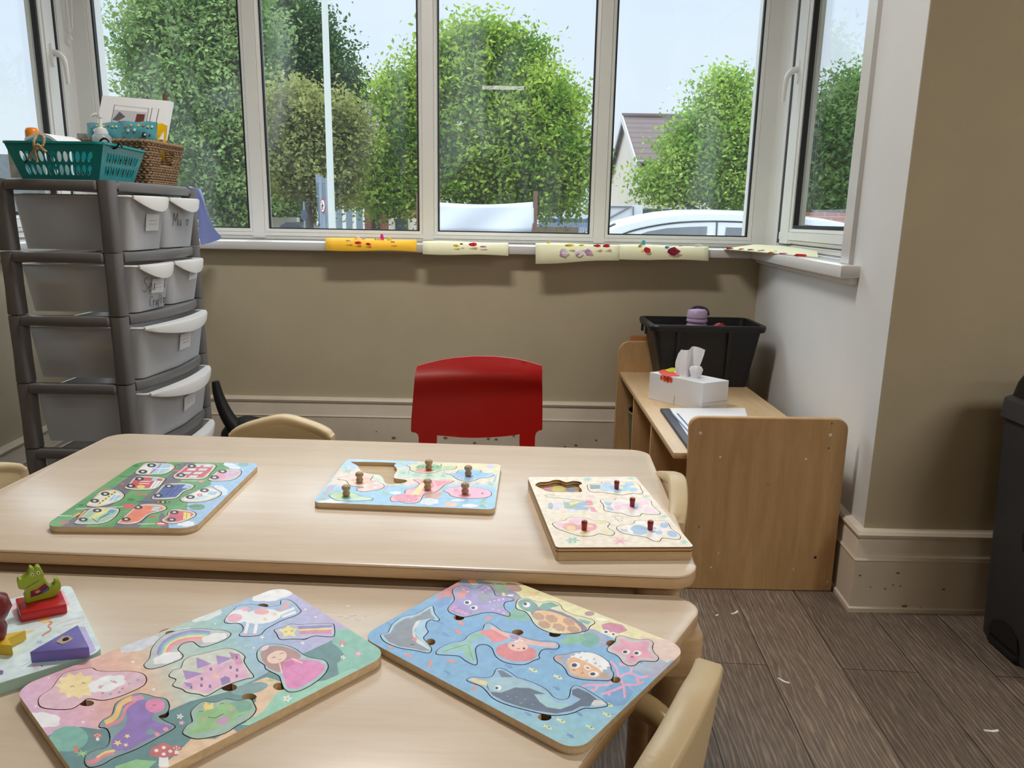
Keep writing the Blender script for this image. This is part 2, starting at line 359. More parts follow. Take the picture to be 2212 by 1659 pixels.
for nm, w, g, sg in (('wall_bay_right', wR, gR, 1), ('wall_bay_left', wL, gL, -1)):
    m = MB()
    lo = [(w(1.932), 1.932), (w(3.335), 3.335), (w(3.335)+sg*0.2, 3.335), (w(1.932)+sg*0.2, 1.932)]
    m.prism(lo, 0, SZ0)
    m.prism([(w(1.932), 1.932), (w(2.30), 2.30), (w(2.30)+sg*0.2, 2.30), (w(1.932)+sg*0.2, 1.932)], SZ0, CZ)
    m.prism([(w(2.30), 2.30), (w(3.335), 3.335), (g(3.52), 3.52), (g(3.52)+sg*0.1, 3.52), (g(2.30)+sg*0.1, 2.30)], 2.25, CZ)
    struct(m.build(nm, WALLB_LIT if sg > 0 else WALLB, smooth=0))
m = MB(); m.prism([(wR(1.93)+0.001, 1.93), (3.3, 1.93), (3.3, 2.15), (wR(2.15)+0.003, 2.15)], 0, CZ); struct(m.build('wall_right_front', WALLB, smooth=0))
m = MB(); m.prism([(wL(1.93)-0.001, 1.93), (-3.3, 1.93), (-3.3, 2.15), (wL(2.15)-0.003, 2.15)], 0, CZ); struct(m.build('wall_left_front', WALLB, smooth=0))
m = MB(); m.box((3.2, -3.3, 0), (3.35, 1.93, CZ)); struct(m.build('wall_right', WALLB, smooth=0))
m = MB(); m.box((-3.35, -3.3, 0), (-3.2, 1.93, CZ)); struct(m.build('wall_left', WALLB, smooth=0))
m = MB(); m.box((-3.2, -3.35, 0), (3.2, -3.2, CZ)); struct(m.build('wall_rear', WALLB, smooth=0))

def skirting(name, pts):
    """moulded skirting board along a polyline on the floor (outer face of the room on the right-hand side)"""
    prof = [(0.0, 0.0), (0.026, 0.0), (0.026, 0.012), (0.021, 0.016), (0.021, 0.150), (0.024, 0.154), (0.021, 0.159), (0.019, 0.163), (0.019, 0.205),
            (0.015, 0.214), (0.021, 0.219), (0.024, 0.228), (0.018, 0.236), (0.0, 0.240)]
    R = []
    n = len(pts)
    for i, p in enumerate(pts):
        p = np.array(p, float)
        d1 = p-np.array(pts[i-1]) if i > 0 else np.array(pts[1])-p; d2 = np.array(pts[i+1])-p if i < n-1 else d1
        d1 = d1/np.linalg.norm(d1); d2 = d2/np.linalg.norm(d2); n1 = np.array([d1[1], -d1[0]]); n2 = np.array([d2[1], -d2[0]]); b = n1+n2; b /= np.linalg.norm(b); k = 1/(b@n1)
        R.append([(p[0]+b[0]*k*a, p[1]+b[1]*k*a, z) for a, z in prof])
    m = MB(); m.rings(R); struct(m.build(name, SKIRT, smooth=30))
skirting('baseboard_back', [(wL(3.33), 3.33), (wR(3.33), 3.33)])
skirting('baseboard_right', [(wR(3.33), 3.33), (wR(1.93), 1.93), (3.2, 1.93)])
skirting('baseboard_left', [(-3.2, 1.93), (wL(1.93), 1.93), (wL(3.33), 3.33)])

# chips and scuffs in the skirting paint
m = MB()
CHIP = mat('bare_plaster_chip', (128, 112, 84), 0.9)
for px_, py_, r in ((850, 946, 5), (813, 932, 2), (962, 946, 5), (1025, 957, 4), (1055, 948, 4), (1072, 949, 4), (1110, 942, 3), (1220, 965, 3), (1244, 962, 4), (1288, 951, 3)):
    c = py(px_, py_, 3.3085); m.rings([[(c[0]+r*0.002*math.cos(t)*(1+0.3*math.sin(3*t+px_)), 3.3085-k*0.0004, c[2]+r*0.0013*math.sin(t)) for t in np.linspace(0, 5.9, 9)] for k in (0, 1)])
for px_, py_, r in ((1858, 1243, 2.5), (1940, 1238, 3.2), (1954, 1310, 5), (1988, 1313, 2), (1912, 1272, 2.2), (1929, 1264, 2), (2038, 1273, 3), (1945, 1266, 2), (1880, 1268, 1.6)):
    c = py(px_, py_, 1.9085); m.rings([[(c[0]+r*0.0016*math.cos(t)*(1+0.3*math.sin(3*t+px_)), 1.9085-k*0.0004, c[2]+r*0.001*math.sin(t)) for t in np.linspace(0, 5.9, 9)] for k in (0, 1)])
o = m.build('baseboard_chips', CHIP, smooth=0); struct(o)

# window sill running round the bay
nR = lambda Y: wR(Y)-0.055
nL = lambda Y: wL(Y)+0.055
sillp = [(nR(2.17), 2.17), (wR(2.17), 2.17), (wR(2.30), 2.30), (gR(2.30), 2.30), (gR(3.52)+0.03, 3.52), (gL(3.52)-0.03, 3.52), (gL(2.30), 2.30), (wL(2.30), 2.30), (wL(2.17), 2.17), (nL(2.17), 2.17), (nL(3.27), 3.27), (nR(3.27), 3.27)]
m = MB(); m.prism(sillp, SZ0, SZ1, 0.006); struct(m.build('trim_1', SILLW, smooth=40))
# cap moulding under the right sill and painted casing at the near end of the side windows
m = MB()
for w, sg in ((wR, -1), (wL, 1)):
    m.prism([(w(2.18), 2.18), (w(3.33), 3.33), (w(3.33)+sg*0.025, 3.31), (w(2.18)+sg*0.025, 2.18)], 0.882, 0.902, 0.004)
struct(m.build('trim_2', SILLW, smooth=40))
for k, (w, g, sg) in enumerate(((wR, gR, -1), (wL, gL, 1))):
    m = MB()
    m.prism([(w(2.23), 2.23), (w(2.30), 2.30), (w(2.30)+sg*0.014, 2.30), (w(2.23)+sg*0.014, 2.23)], SZ1, 2.25, 0.003)
    m.prism([(w(2.285)+sg*0.008, 2.285), (g(2.285), 2.285), (g(2.305), 2.305), (w(2.305)+sg*0.008, 2.305)], SZ1, 2.25, 0.003)
    struct(m.build('trim_%d' % (3+k), SILLW, smooth=40))

# ---- windows -------------------------------------------------------
GLASS = glass_mat()
FZ0, FZ1 = 0.937, 2.25
def frame_bar(m, A, B, n, wid, dep=0.055, bead=0.016):
    """upvc profile from A to B: flat face with stepped glazing beads on both long edges; n = direction into the room"""
    A = np.array(A, float); B = np.array(B, float); n = np.array(n, float); d = (B-A)/np.linalg.norm(B-A); s = np.cross(d, n)
    h = wid/2; p = [(-h, -dep), (-h, -0.016), (-h+0.004, -0.008), (-h+bead, -0.004), (-h+bead+0.0015, -0.007), (-h+bead+0.003, 0), (h-bead-0.003, 0), (h-bead-0.0015, -0.007), (h-bead, -0.004), (h-0.004, -0.008), (h, -0.016), (h, -dep)]
    m.rings([[tuple(Q+s*a+n*b) for a, b in p] for Q in (A, B)])
def gasket(m, P0, P1, z0, z1, n, t=0.006):
    """thin black seal round a pane between plan points P0 and P1"""
    P0 = np.array(P0, float); P1 = np.array(P1, float); d = (P1-P0)/np.linalg.norm(P1-P0); n = np.array(n[:2], float)
    for a, b in ((P0, P0+d*t), (P1-d*t, P1)):
        m.prism([tuple(a), tuple(b), tuple(b-n*0.02), tuple(a-n*0.02)], z0, z1)
    for za, zb in ((z0, z0+t), (z1-t, z1)): m.prism([tuple(P0), tuple(P1), tuple(P1-n*0.02), tuple(P0-n*0.02)], za, zb)
def pane(par, P0, P1, z0, z1, n, off=0.03):
    P0 = np.array(P0, float); P1 = np.array(P1, float); n = np.array(n[:2], float)
    a, b = P0-n*off, P1-n*off
    m = MB(); m.prism([tuple(a), tuple(b), tuple(b-n*0.004), tuple(a-n*0.004)], z0, z1); return m.build('pane', GLASS, par, smooth=0)
wb = empty('window_1'); struct(wb)
wb.location = (0, 3.5, SZ1)
def L1(o): o.parent = wb; o.matrix_parent_inverse = Matrix.Translation((0, -3.5, -SZ1)); return o
xs = [(-1.98, -1.868), (-1.230, -1.140), (-0.451, -0.364), (0.329, 0.416), (1.053, 1.154)]
m = MB()
for a, b in (xs[0], xs[-1]): frame_bar(m, ((a+b)/2, 3.4985, FZ0+0.001), ((a+b)/2, 3.4985, FZ1), (0, -1, 0), b-a, 0.10)
frame_bar(m, (-1.98, 3.5, FZ0+0.026), (1.154, 3.5, FZ0+0.026), (0, -1, 0), 0.052)
frame_bar(m, (-1.98, 3.5, FZ1-0.03), (1.154, 3.5, FZ1-0.03), (0, -1, 0), 0.06)
for g, sg in ((gR, 1), (gL, -1)):
    m.prism([(g(3.44)+sg*0.01, 3.44), (g(3.5)+sg*0.1, 3.44), (g(3.5)+sg*0.1, 3.6), (g(3.5)-sg*0.03, 3.6), (g(3.5)-sg*0.03, 3.515)], FZ0, FZ1)
L1(m.build('frame', CREAM, smooth=20))
for a, b in xs[1:-1]:
    m = MB(); frame_bar(m, ((a+b)/2, 3.499, FZ0+0.012), ((a+b)/2, 3.499, FZ1), (0, -1, 0), b-a); L1(m.build('mullion', CREAM, smooth=20))
for i in range(4):
    a, b = xs[i][1], xs[i+1][0]
    L1(pane(None, (a, 3.5), (b, 3.5), 0.985, 2.2, (0, -1)))
    m = MB(); gasket(m, (a, 3.512), (b, 3.512), 0.986, 2.2, (0, -1)); L1(m.build('gasket', GASKET, smooth=0))
def handle(par_inv, base, out, down=0.105):
    """cranked upvc window handle: base plate, arm reaching into the room, lever hanging down"""
    o = np.array(out, float); b = np.array(base, float)
    m = MB(); side = np.cross(o, (0, 0, 1))
    prof = rounded([(-0.012, -0.042), (0.012, -0.042), (0.012, 0.05), (-0.012, 0.05)], 0.011, 5)
    m.rings([[tuple(b+side*x+np.array([0, 0, z])+o*k) for x, z in offset(prof, -0.002 if k > 0.008 else 0)] for k in (0, 0.008, 0.0105)])
    pts = [b+o*0.008+np.array([0, 0, 0.012]), b+o*0.022+np.array([0, 0, 0.010]), b+o*0.038+np.array([0, 0, 0.0]), b+o*0.050+np.array([0, 0, -0.018]), b+o*0.054+np.array([0, 0, -0.05]), b+o*0.056+np.array([0, 0, -down]), b+o*0.056+np.array([0, 0, -down-0.008])]
    m.tube(catmull([tuple(p) for p in pts], 3, False), [0.013]*6+list(np.linspace(0.012, 0.006, 13)), 12)
    return m.build('handle', CREAM, smooth=50)
for nm, on, g, sg, pxs in (('window_2', on_R, gR, -1, dict(c=1682, f=1699, g0=1704, s=1726, gl=1737)), ('window_3', on_L, gL, 1, None)):
    W_ = empty(nm); struct(W_)
    n = np.array([sg*1.0, 0.07, 0]) if sg < 0 else np.array([1.0, 0.07, 0]); n /= np.linalg.norm(n)
    if sg < 0:
        Yc, Yf, Yg, Ys, Yp = 3.47, on(1699, 300)[1], on(1704, 300)[1], on(1727, 300)[1], on(1737, 300)[1]
    else:
        Yc, Yf, Yg, Ys, Yp = 3.47, on(130, 150)[1], on(126, 150)[1], on(97, 150)[1], on(88, 150)[1]
    print(nm, Yc, Yf, Yg, Ys, Yp)
    Yn = 2.31
    q = lambda Y, o=0.0: (g(Y)+n[0]*o, Y+n[1]*o)
    m = MB()
    def bar(Ya, Yb, z0, z1, off=0.0):
        A = (*q((Ya+Yb)/2, off), z0); B = (*q((Ya+Yb)/2, off), z1); frame_bar(m, A, B, n, abs(Ya-Yb), 0.06, min(0.014, abs(Ya-Yb)/4))
    bar(Yf, Yc+0.03, FZ0, FZ1); bar(Yn-0.02, Yn+0.03, FZ0, FZ1)
    frame_bar(m, (*q(Yn, 0), FZ0+0.014), (*q(Yc, 0), FZ0+0.014), n, 0.028, 0.06, 0.006); frame_bar(m, (*q(Yn, 0), FZ1-0.02), (*q(Yc, 0), FZ1-0.02), n, 0.04, 0.06, 0.01)
    o = m.build('frame', CREAM, W_, smooth=20)
    # opening sash stands slightly proud of the fixed frame
    m = MB(); bar(Ys, Yg, 0.968, 2.2, 0.006); bar(Yn+0.035, Yn+0.10, 0.968, 2.2, 0.006)
    frame_bar(m, (*q(Yn+0.035, 0.005), 1.0), (*q(Yg, 0.005), 1.0), n, 0.064, 0.06, 0.014); frame_bar(m, (*q(Yn+0.035, 0.005), 2.17), (*q(Yg, 0.005), 2.17), n, 0.06, 0.06, 0.014)
    sash = m.build('sash', CREAM, W_, smooth=20)
    m = MB(); gasket(m, q(Yn+0.10, -0.006), q(Ys, -0.006), 1.032, 2.14, n, 0.012)
    a, b = q(Yg, 0.001), q(Yf, 0.001); m.prism([a, b, (b[0]-n[0]*0.01, b[1]), (a[0]-n[0]*0.01, a[1])], 0.968, 2.2)
    m.build('gasket', GASKET, W_, smooth=0)
    pane(W_, q(Yn+0.10), q(Ys), 1.03, 2.14, n, 0.035)
    hp = on_R(1713, 165, -0.006) if sg < 0 else on_L(117, 122, 0.006)
    h = handle(None, (hp[0], (Ys+Yg)/2, hp[2]), n); h.parent = W_

# bead chain hanging at the left corner post
m = MB(); cp = py(140, 60, 3.42)
ch = [(py(134+1.5*i*0.9, -60+10*i, 3.43)) for i in range(12)]+[py(148, 72, 3.43)]+[py(156-0.4*i, 60-11*i, 3.43) for i in range(12)]
cpts = catmull([tuple(p) for p in ch], 4, False)
m.tube(cpts, 0.0012, 6)
for p in cpts[::1]: m.lathe([(0.0005, -0.0032), (0.003, -0.0015), (0.003, 0.0015), (0.0005, 0.0032)], p, 8)
cpt = py(149, 76, 3.43); m.tube([cpt, cpt-np.array([0, -0.02, 0.012])], 0.004, 8)
tag(m.build('blind_chain', CREAM, smooth=40), 'white bead chain of the blind looping down at the left corner post of the window', 'blind chain')

# ---- ceiling lights and daylight through the windows ---------------
for i, (lx, ly) in enumerate(((-0.35, 1.98), (2.35, -0.2), (-0.2, -2.4), (2.3, -2.0))):
    t = empty('ceiling_light', ['rectangular ceiling light over the play tables', 'rectangular ceiling light right of the tables', 'rectangular ceiling light behind the viewer', 'rectangular ceiling light in the right rear corner'][i], 'ceiling light', (lx, ly, CZ), group='ceiling lights of the classroom')
    hx, hy = ((0.3, 0.10), (0.6, 0.3), (0.27, 0.17), (0.6, 0.3))[i]
    m = MB(); m.box((-hx, -hy, -0.035), (hx, -hy+0.01, 0)); m.box((-hx, hy-0.01, -0.035), (hx, hy, 0)); m.box((-hx, -hy+0.01, -0.035), (-hx+0.01, hy-0.01, 0)); m.box((hx-0.01, -hy+0.01, -0.035), (hx, hy-0.01, 0)); m.build('frame', CREAM, t, smooth=0)
    ld = bpy.data.lights.new('lamp', 'AREA'); ld.shape = 'RECTANGLE'; ld.size = (0.56, 1.15, 0.5, 1.15)[i]; ld.size_y = (0.16, 0.55, 0.3, 0.55)[i]; ld.energy = LAMP_POWER*(2.0, 2.4, 0.5, 1.6)[i]; ld.color = (1.0, 0.965, 0.92)
    lo = bpy.data.objects.new('lamp', ld); C.objects.link(lo); lo.parent = t; lo.location = (0, 0, -0.03)
def portal(c, rot, sx_, sy_):
    ld = bpy.data.lights.new('window_portal', 'AREA'); ld.shape = 'RECTANGLE'; ld.size = sx_; ld.size_y = sy_
    try: ld.cycles.is_portal = True
    except Exception: pass
    o = bpy.data.objects.new('window_portal', ld); C.objects.link(o); o.location = c; o.rotation_euler = rot
portal((-0.41, 3.66, 1.6), (math.radians(-90), 0, 0), 3.3, 1.4)
portal((1.24, 2.9, 1.6), (math.radians(-90), 0, math.radians(-86)), 1.3, 1.4)
portal((-2.1, 2.9, 1.6), (math.radians(-90), 0, math.radians(86)), 1.3, 1.4)

# ================================================================== TABLES
def table(name, label, outline, ztop, thick, legs, z_leg, org, corner_r, brace=False):
    t = empty(name, label, 'table', (org[0], org[1], 0))
    q = rounded(outline, corner_r, 8)
    m = MB(); m.prism(q, ztop-0.004, ztop, 0.0035); top = m.build('tabletop', MAPLE, t, smooth=30); shift(top, org)
    m = MB(); m.prism(q, ztop-thick, ztop-0.004, 0.004); o = m.build('edge_band', MAPLE_E, t, smooth=30); shift(o, org)
    inner = offset(q, -0.035)
    m = MB(); m.prism(inner, ztop-thick-0.045, ztop-thick+0.001, 0.002); o = m.build('apron', MAPLE_E, t, smooth=30); shift(o, org)
    for (lx, ly) in legs:
        m = MB(); m.lathe([(0.0, 0.0), (0.022, 0.0), (0.024, 0.006), (0.024, 0.03), (0.0285, 0.034), (0.0285, ztop-thick-0.075), (0.030, ztop-thick-0.073), (0.030, ztop-thick-0.045)], (lx, ly, 0), 28)
        m.prism(rounded(rect(lx-0.034, ly-0.034, lx+0.034, ly+0.034), 0.02, 5), ztop-thick-0.06, ztop-thick-0.002, 0.003)
        lg = m.build('leg', MAPLE_E, t, smooth=40); shift(lg, org)
        m = MB(); m.lathe([(0.0, 0.0), (0.021, 0.0), (0.0245, 0.004), (0.0245, 0.02), (0.023, 0.024)], (lx, ly, 0), 24); f = m.build('foot', GREYP, lg, smooth=40)
        f.location = (0, 0, 0)
    return t
def shift(o, org):
    o.data.transform(Matrix.Translation((-org[0], -org[1], 0)))
a = math.radians(-2.5); ux = np.array([math.cos(a), math.sin(a)]); uy = np.array([-math.sin(a), math.cos(a)])
BR = np.array([0.295, 1.578]); T1 = [BR-ux*1.2-uy*0.6, BR-uy*0.6, BR, BR-ux*1.2]
T1 = [tuple(p) for p in T1]
ins = 0.055
lg1 = [tuple(BR-ux*ins-uy*ins), tuple(BR-ux*(1.2-ins)-uy*ins), tuple(BR-ux*ins-uy*(0.6-ins)), tuple(BR-ux*(1.2-ins)-uy*(0.6-ins))]
ZT1, ZT2 = 0.56, 0.53
tb1 = table('rectangular_table', 'long rectangular maple play table nearest the window wall, carrying three puzzles', T1, ZT1, 0.022, lg1, ZT1, tuple(BR-ux*0.6-uy*0.3), 0.04)
a2 = math.radians(-2.0); vx = np.array([math.cos(a2), math.sin(a2)]); vy = np.array([-math.sin(a2), math.cos(a2)])
B2 = np.array([0.285, 0.978])
T2 = [B2, B2-vx*1.2, B2-vx*0.9-vy*0.52, B2-vx*0.3-vy*0.52]
T2 = [tuple(p) for p in T2][::-1]
cen = B2-vx*0.6-vy*0.26
lg2 = [tuple(B2-vx*0.055-vy*0.04), tuple(B2-vx*(1.2-0.085)-vy*0.05), tuple(B2-vx*0.34-vy*0.46), tuple(B2-vx*0.86-vy*0.46)]
tb2 = table('trapezoid_table', 'lower maple play table with slanted side, nearest the viewer, carrying the mermaid and castle puzzles', T2, ZT2, 0.022, lg2, ZT2, tuple(cen), 0.035)

rs0 = random.Random(11)   # dried paint scuffs on the nearer table top
for x, y, r in ((735, 1330, 7), (748, 1334, 5), (762, 1328, 6), (722, 1322, 4), (775, 1338, 6), (790, 1330, 4), (752, 1310, 5), (700, 1306, 3), (815, 1322, 4), (560, 1290, 2)):
    c_ = pz(x, y, ZT2); ring = [(c_[0]+r*0.0006*(0.6+0.8*rs0.random())*math.cos(a), c_[1]+r*0.0006*(0.5+0.8*rs0.random())*math.sin(a), ZT2+0.0002) for a in np.linspace(0, 5.6, 9)]; m = MB(); m.add(ring, [tuple(range(9))]); o = m.build('paint_scuff', mat('dried_paint', (236, 226, 214), 0.7), tb2, smooth=0, loc=tuple(tb2.location)); o.location = (0, 0, 0)

# ================================================================== CHAIRS
def toddler_chair():
    """local frame: faces +y, floor at z=0, backrest at y=-0.13"""
    t = empty('toddler_chair', 'x', 'chair')
    # backrest: crest outline, curved in plan, with a thick rolled rim
    w = 0.122
    out = [(-w, 0.300), (-w-0.001, 0.52), (-w+0.004, 0.552), (-w+0.025, 0.566), (-0.06, 0.578), (0, 0.590), (0.06, 0.578), (w-0.025, 0.566), (w-0.004, 0.552), (w+0.001, 0.52), (w, 0.300), (w-0.02, 0.285), (-w+0.02, 0.285)]
    out = catmull(out, 5)
    def yb(x, z): return -0.150-0.10*(z-0.30)-0.012*(1-(x/w)**2)
    m = MB(); R = []
    for k, (ins_, dy) in enumerate(((0.010, -0.0165), (0.003, -0.016), (0.0, -0.0125), (0.0, 0.0125), (0.003, 0.016), (0.010, 0.0165), (0.016, 0.0135), (0.020, 0.0125))):
        q = offset(out, -ins_); R.append([(x, yb(x, z)+dy, z) for x, z in q])
    m.rings(R, cap=False)
    # front and back skins as fans toward a grid keep the curvature
    for ring, s_ in ((R[-1], 1), (R[0], -1)):
        cx = [(x*f, 0, 0.44+(z-0.44)*f) for f in (0.66, 0.33) for x, y, z in ring]
        n_ = len(ring); r1 = [(x, yb(x, z)+(0.0125 if s_ > 0 else -0.0165), z) for x, _, z in cx[:n_]]; r2 = [(x, yb(x, z)+(0.0125 if s_ > 0 else -0.0165), z) for x, _, z in cx[n_:]]
        if s_ > 0: m.rings([ring, r1, r2, [(0, yb(0, 0.44)+0.0125, 0.44)]*n_], cap=False)
        else: m.rings([[(0, yb(0, 0.44)-0.0165, 0.44)]*n_, r2, r1, ring], cap=False)
    m.build('backrest', BEIGE, t, smooth=50)
    m = MB(); q = rounded([(-0.135, -0.14), (0.135, -0.14), (0.145, 0.13), (-0.145, 0.13)], [0.03, 0.03, 0.05, 0.05], 6)
    R = []
    for ins_, z in ((0.01, 0.283), (0.0, 0.288), (0.0, 0.300), (0.006, 0.306), (0.02, 0.304), (0.05, 0.299), (0.10, 0.296)):
        R.append([(x, y, z) for x, y in offset(q, -ins_)])
    m.rings(R); m.build('seat', BEIGE, t, smooth=50)
    for sg in (-1, 1):
        m = MB(); x = sg*0.150; yl, yf = -0.155, 0.13
        p = [(x, yl-0.03, 0.0), (x, yl-0.01, 0.20), (x, yl, 0.34), (x, yl+0.012, 0.40), (x, yl+0.045, 0.438), (x, yl+0.09, 0.448), (x, 0.02, 0.448), (x, 0.07, 0.44), (x, 0.105, 0.41), (x, 0.12, 0.36), (x, 0.128, 0.2), (x, 0.14, 0.0)]
        m.tube(catmull(p, 5, False), 0.0165, 16); fr = m.build('arm_frame', TUBEB, t, smooth=60)
        for yy in (yl-0.03, 0.14):
            m = MB(); m.lathe([(0.0, 0.0), (0.018, 0.0), (0.019, 0.01), (0.018, 0.03)], (x, yy, 0), 16); m.build('foot', BLACKP, fr, smooth=40)
    for yy in (-0.10, 0.09):
        m = MB(); m.tube([(-0.15, yy, 0.275), (0.15, yy, 0.275)], 0.011, 12); m.build('stretcher', TUBEB, t, smooth=60)
    return t
def dup(root, loc, rz, label, group=None, scale=None):
    r = root.copy(); C.objects.link(r); r.location = loc; r.rotation_euler[2] = rz; r['label'] = label
    if group: r['group'] = group
    if scale: r.scale = scale
    for ch in list(root.children):
        c = ch.copy(); C.objects.link(c); c.parent = r
        for g in ch.children:
            d = g.copy(); C.objects.link(d); d.parent = c
    return r
ch0 = toddler_chair()
GC = 'beige toddler chairs around the play tables'
ch0.location = (-0.548, 1.512, 0); ch0.rotation_euler[2] = math.pi-0.03; ch0['label'] = 'beige toddler chair at the far long side of the tables, left of the red chair'; ch0['group'] = GC
dup(ch0, (0.114, 1.335, 0), math.radians(86), 'beige toddler chair at the right end of the window-side table, by the wooden shelf unit', GC)
dup(ch0, (-0.815, 1.29, 0), math.radians(-93), 'beige toddler chair at the left end of the tables, by the drawer tower', GC)
dup(ch0, (0.020, 0.762, 0), math.radians(61), 'beige toddler chair at the slanted right side, nearest the viewer', GC)

# red adult plastic chair
t = empty('plastic_chair', 'red plastic chair with a wide curved back, facing the table from the window wall', 'chair', (-0.02, 2.0, 0), math.pi)
YC = 2.14
def rp(px_, py_):   # outline point in the chair's own frame
    p = py(px_, py_, YC); return (-(p[0]+0.02), p[2])
orig = (880, 740); sc_ = 320/2212
ro = [(185, 295), (300, 275), (500, 245), (700, 228), (1000, 220), (1300, 232), (1600, 262), (1800, 300), (2010, 348), (2015, 420), (2015, 700), (2015, 1000), (2013, 1260), (2000, 1278), (1960, 1285), (1920, 1320), (1905, 1370), (1900, 1560), (1895, 1800),
      (1670, 1790), (1672, 1560), (1675, 1350), (1560, 1370), (1400, 1385), (1200, 1393), (1000, 1388), (800, 1368), (650, 1340), (470, 1305), (468, 1440), (470, 1560), (470, 1760), (216, 1760), (220, 1560), (222, 1300), (205, 1250), (170, 1225), (130, 1215), (115, 1190), (120, 1000), (140, 700), (160, 450), (172, 340)]
rw = [rp(orig[0]+x*sc_, orig[1]+y*sc_) for x, y in ro]
zt = max(z for x, z in rw)
def rc(x, z, d=0.0):
    y = -0.14-0.09*(x/0.17)**2*-1*0.35-0.12*(z-0.5)+0.010*math.exp(-((z-(zt-0.055))/0.03)**2)-0.014*max(0, (z-(zt-0.05))/0.05)**2
    return (x, y+d, z)
m = MB()
from mathutils.geometry import delaunay_2d_cdt
def skin(poly, step, keep_inside=True):
    """triangulated skin of a 2D polygon with interior grid points"""
    xs_ = [p[0] for p in poly]; ys_ = [p[1] for p in poly]; pts = [Vector(p) for p in poly]; n_ = len(pts)
    x_ = min(xs_)+step/2
    while x_ < max(xs_):
        y_ = min(ys_)+step/2
        while y_ < max(ys_):
            if inside((x_, y_), poly): pts.append(Vector((x_, y_)))
            y_ += step
        x_ += step
    v, e_, f, *_ = delaunay_2d_cdt(pts, [(i, (i+1) % n_) for i in range(n_)], [], 0, 1e-7)
    tri = [t_ for t_ in f if inside(((v[t_[0]][0]+v[t_[1]][0]+v[t_[2]][0])/3, (v[t_[0]][1]+v[t_[1]][1]+v[t_[2]][1])/3), poly)]
    return [tuple(q) for q in v], tri
sv, stri = skin(rw, 0.012)
def both_skins(m, sv, stri, fn, d0, d1, poly):
    n_ = len(sv); m.add([fn(x, z, d0) for x, z in sv], [tuple(reversed(t_)) for t_ in stri]); m.add([fn(x, z, d1) for x, z in sv], stri)
    cnt = {}
    for t_ in stri:
        for i in range(3):
            k = (t_[i], t_[(i+1) % 3]); cnt[k] = cnt.get(k, 0)+1
    vs = []; fs = []
    for (i, j) in cnt:
        if (j, i) not in cnt:
            o_ = len(vs); vs += [fn(*sv[i], d0), fn(*sv[j], d0), fn(*sv[j], d1), fn(*sv[i], d1)]; fs.append((o_, o_+1, o_+2, o_+3))
    m.add(vs, fs)
both_skins(m, sv, stri, rc, -0.0045, 0.0045, rw)
m.build('backrest', RED, t, smooth=50)
m = MB(); zs = min(z for x, z in rw)
q = rounded([(-0.17, -0.13), (0.17, -0.13), (0.18, 0.20), (-0.18, 0.20)], [0.04, 0.04, 0.06, 0.06], 8)
m.rings([[(x, y, z) for x, y in offset(q, -i_)] for i_, z in ((0.006, zs-0.01), (0, zs-0.004), (0, zs+0.004), (0.02, zs+0.004), (0.06, zs-0.004), (0.12, zs-0.008))]); m.build('seat', RED, t, smooth=50)
for sx_ in (-1, 1):
    for y0, y1 in ((-0.12, -0.19), (0.16, 0.20)):
        m = MB(); m.tube([(sx_*0.14, y0, zs-0.008), (sx_*0.15, (y0*0.6+y1*0.4), zs*0.6), (sx_*0.17, y1, 0.0)], [0.017, 0.015, 0.012], 12); m.build('leg', RED, t, smooth=50)

# ================================================================== SHELF UNIT
t = empty('shelf_unit', 'low maple shelf unit with an upright end panel, along the right bay wall', 'shelf', (0.71, 2.6, 0))
def at_shelf(o): o.parent = t; o.matrix_parent_inverse = Matrix.Translation((-0.71, -2.6, 0)); return o
SY0, SY1, SX0, SX1, STZ = 2.022, 3.20, 0.455, 0.925, 0.41
def yz_panel(m, poly, x0, x1, bev=0.003):
    R = []
    for ins_, xx in ((bev, x0), (0, x0+bev), (0, x1-bev), (bev, x1)): R.append([(xx, y, z) for y, z in offset(poly, -ins_)])
    if area(poly) > 0: R = R
    m.rings(R)
def xz_panel(m, poly, y0, y1, bev=0.003):
    R = []
    for ins_, yy in ((bev, y1), (0, y1-bev), (0, y0+bev), (bev, y0)): R.append([(x, yy, z) for x, z in offset(poly, -ins_)])
    m.rings(R)
m = MB(); xz_panel(m, rounded([(0.505, 0.0), (0.939, 0.0), (0.934, 0.523), (0.489, 0.521)], [0.004, 0.004, 0.035, 0.03], 8), 2.022, 2.040)
ep = at_shelf(m.build('end_panel', SHELFW, smooth=30))
for px_, py_, r, mt in ((1513, 936, 0.005, CHROME), (1794, 940, 0.005, CHROME), (1797, 915, 0.0022, DARKHOLE), (1790, 968, 0.0022, DARKHOLE), (1556, 988, 0.0035, CHROME), (1741, 992, 0.0035, CHROME), (1659, 1047, 0.0015, DARKHOLE), (1552, 1195, 0.002, CHROME), (1536, 1226, 0.0028, CHROME), (1761, 1204, 0.0042, DARKHOLE), (1714, 1230, 0.0025, CHROME), (1787, 1257, 0.0025, CHROME), (1510, 1138, 0.002, DARKHOLE)):
    c = py(px_, py_, 2.022); m = MB(); m.rings([[(c[0]+r*math.cos(k*0.524)*f, 2.0225-d, c[2]+r*math.sin(k*0.524)*f) for k in range(12)] for d, f in ((0, 1), (0.0012, 0.9), (0.0014, 0.4))])
    o = m.build('screw', mt, smooth=0); o.parent = ep
m = MB(); xz_panel(m, rounded([(0.445, 0.0), (0.905, 0.0), (0.905, 0.545), (0.445, 0.545)], [0.004, 0.004, 0.02, 0.05], 8), 3.192, 3.21); at_shelf(m.build('end_panel', SHELFW, smooth=30))
m = MB(); m.prism(rounded(rect(SX0, 2.04, 0.93, 3.192), 0.002, 2), STZ-0.018, STZ, 0.002); at_shelf(m.build('top_board', SHELFT, smooth=30))
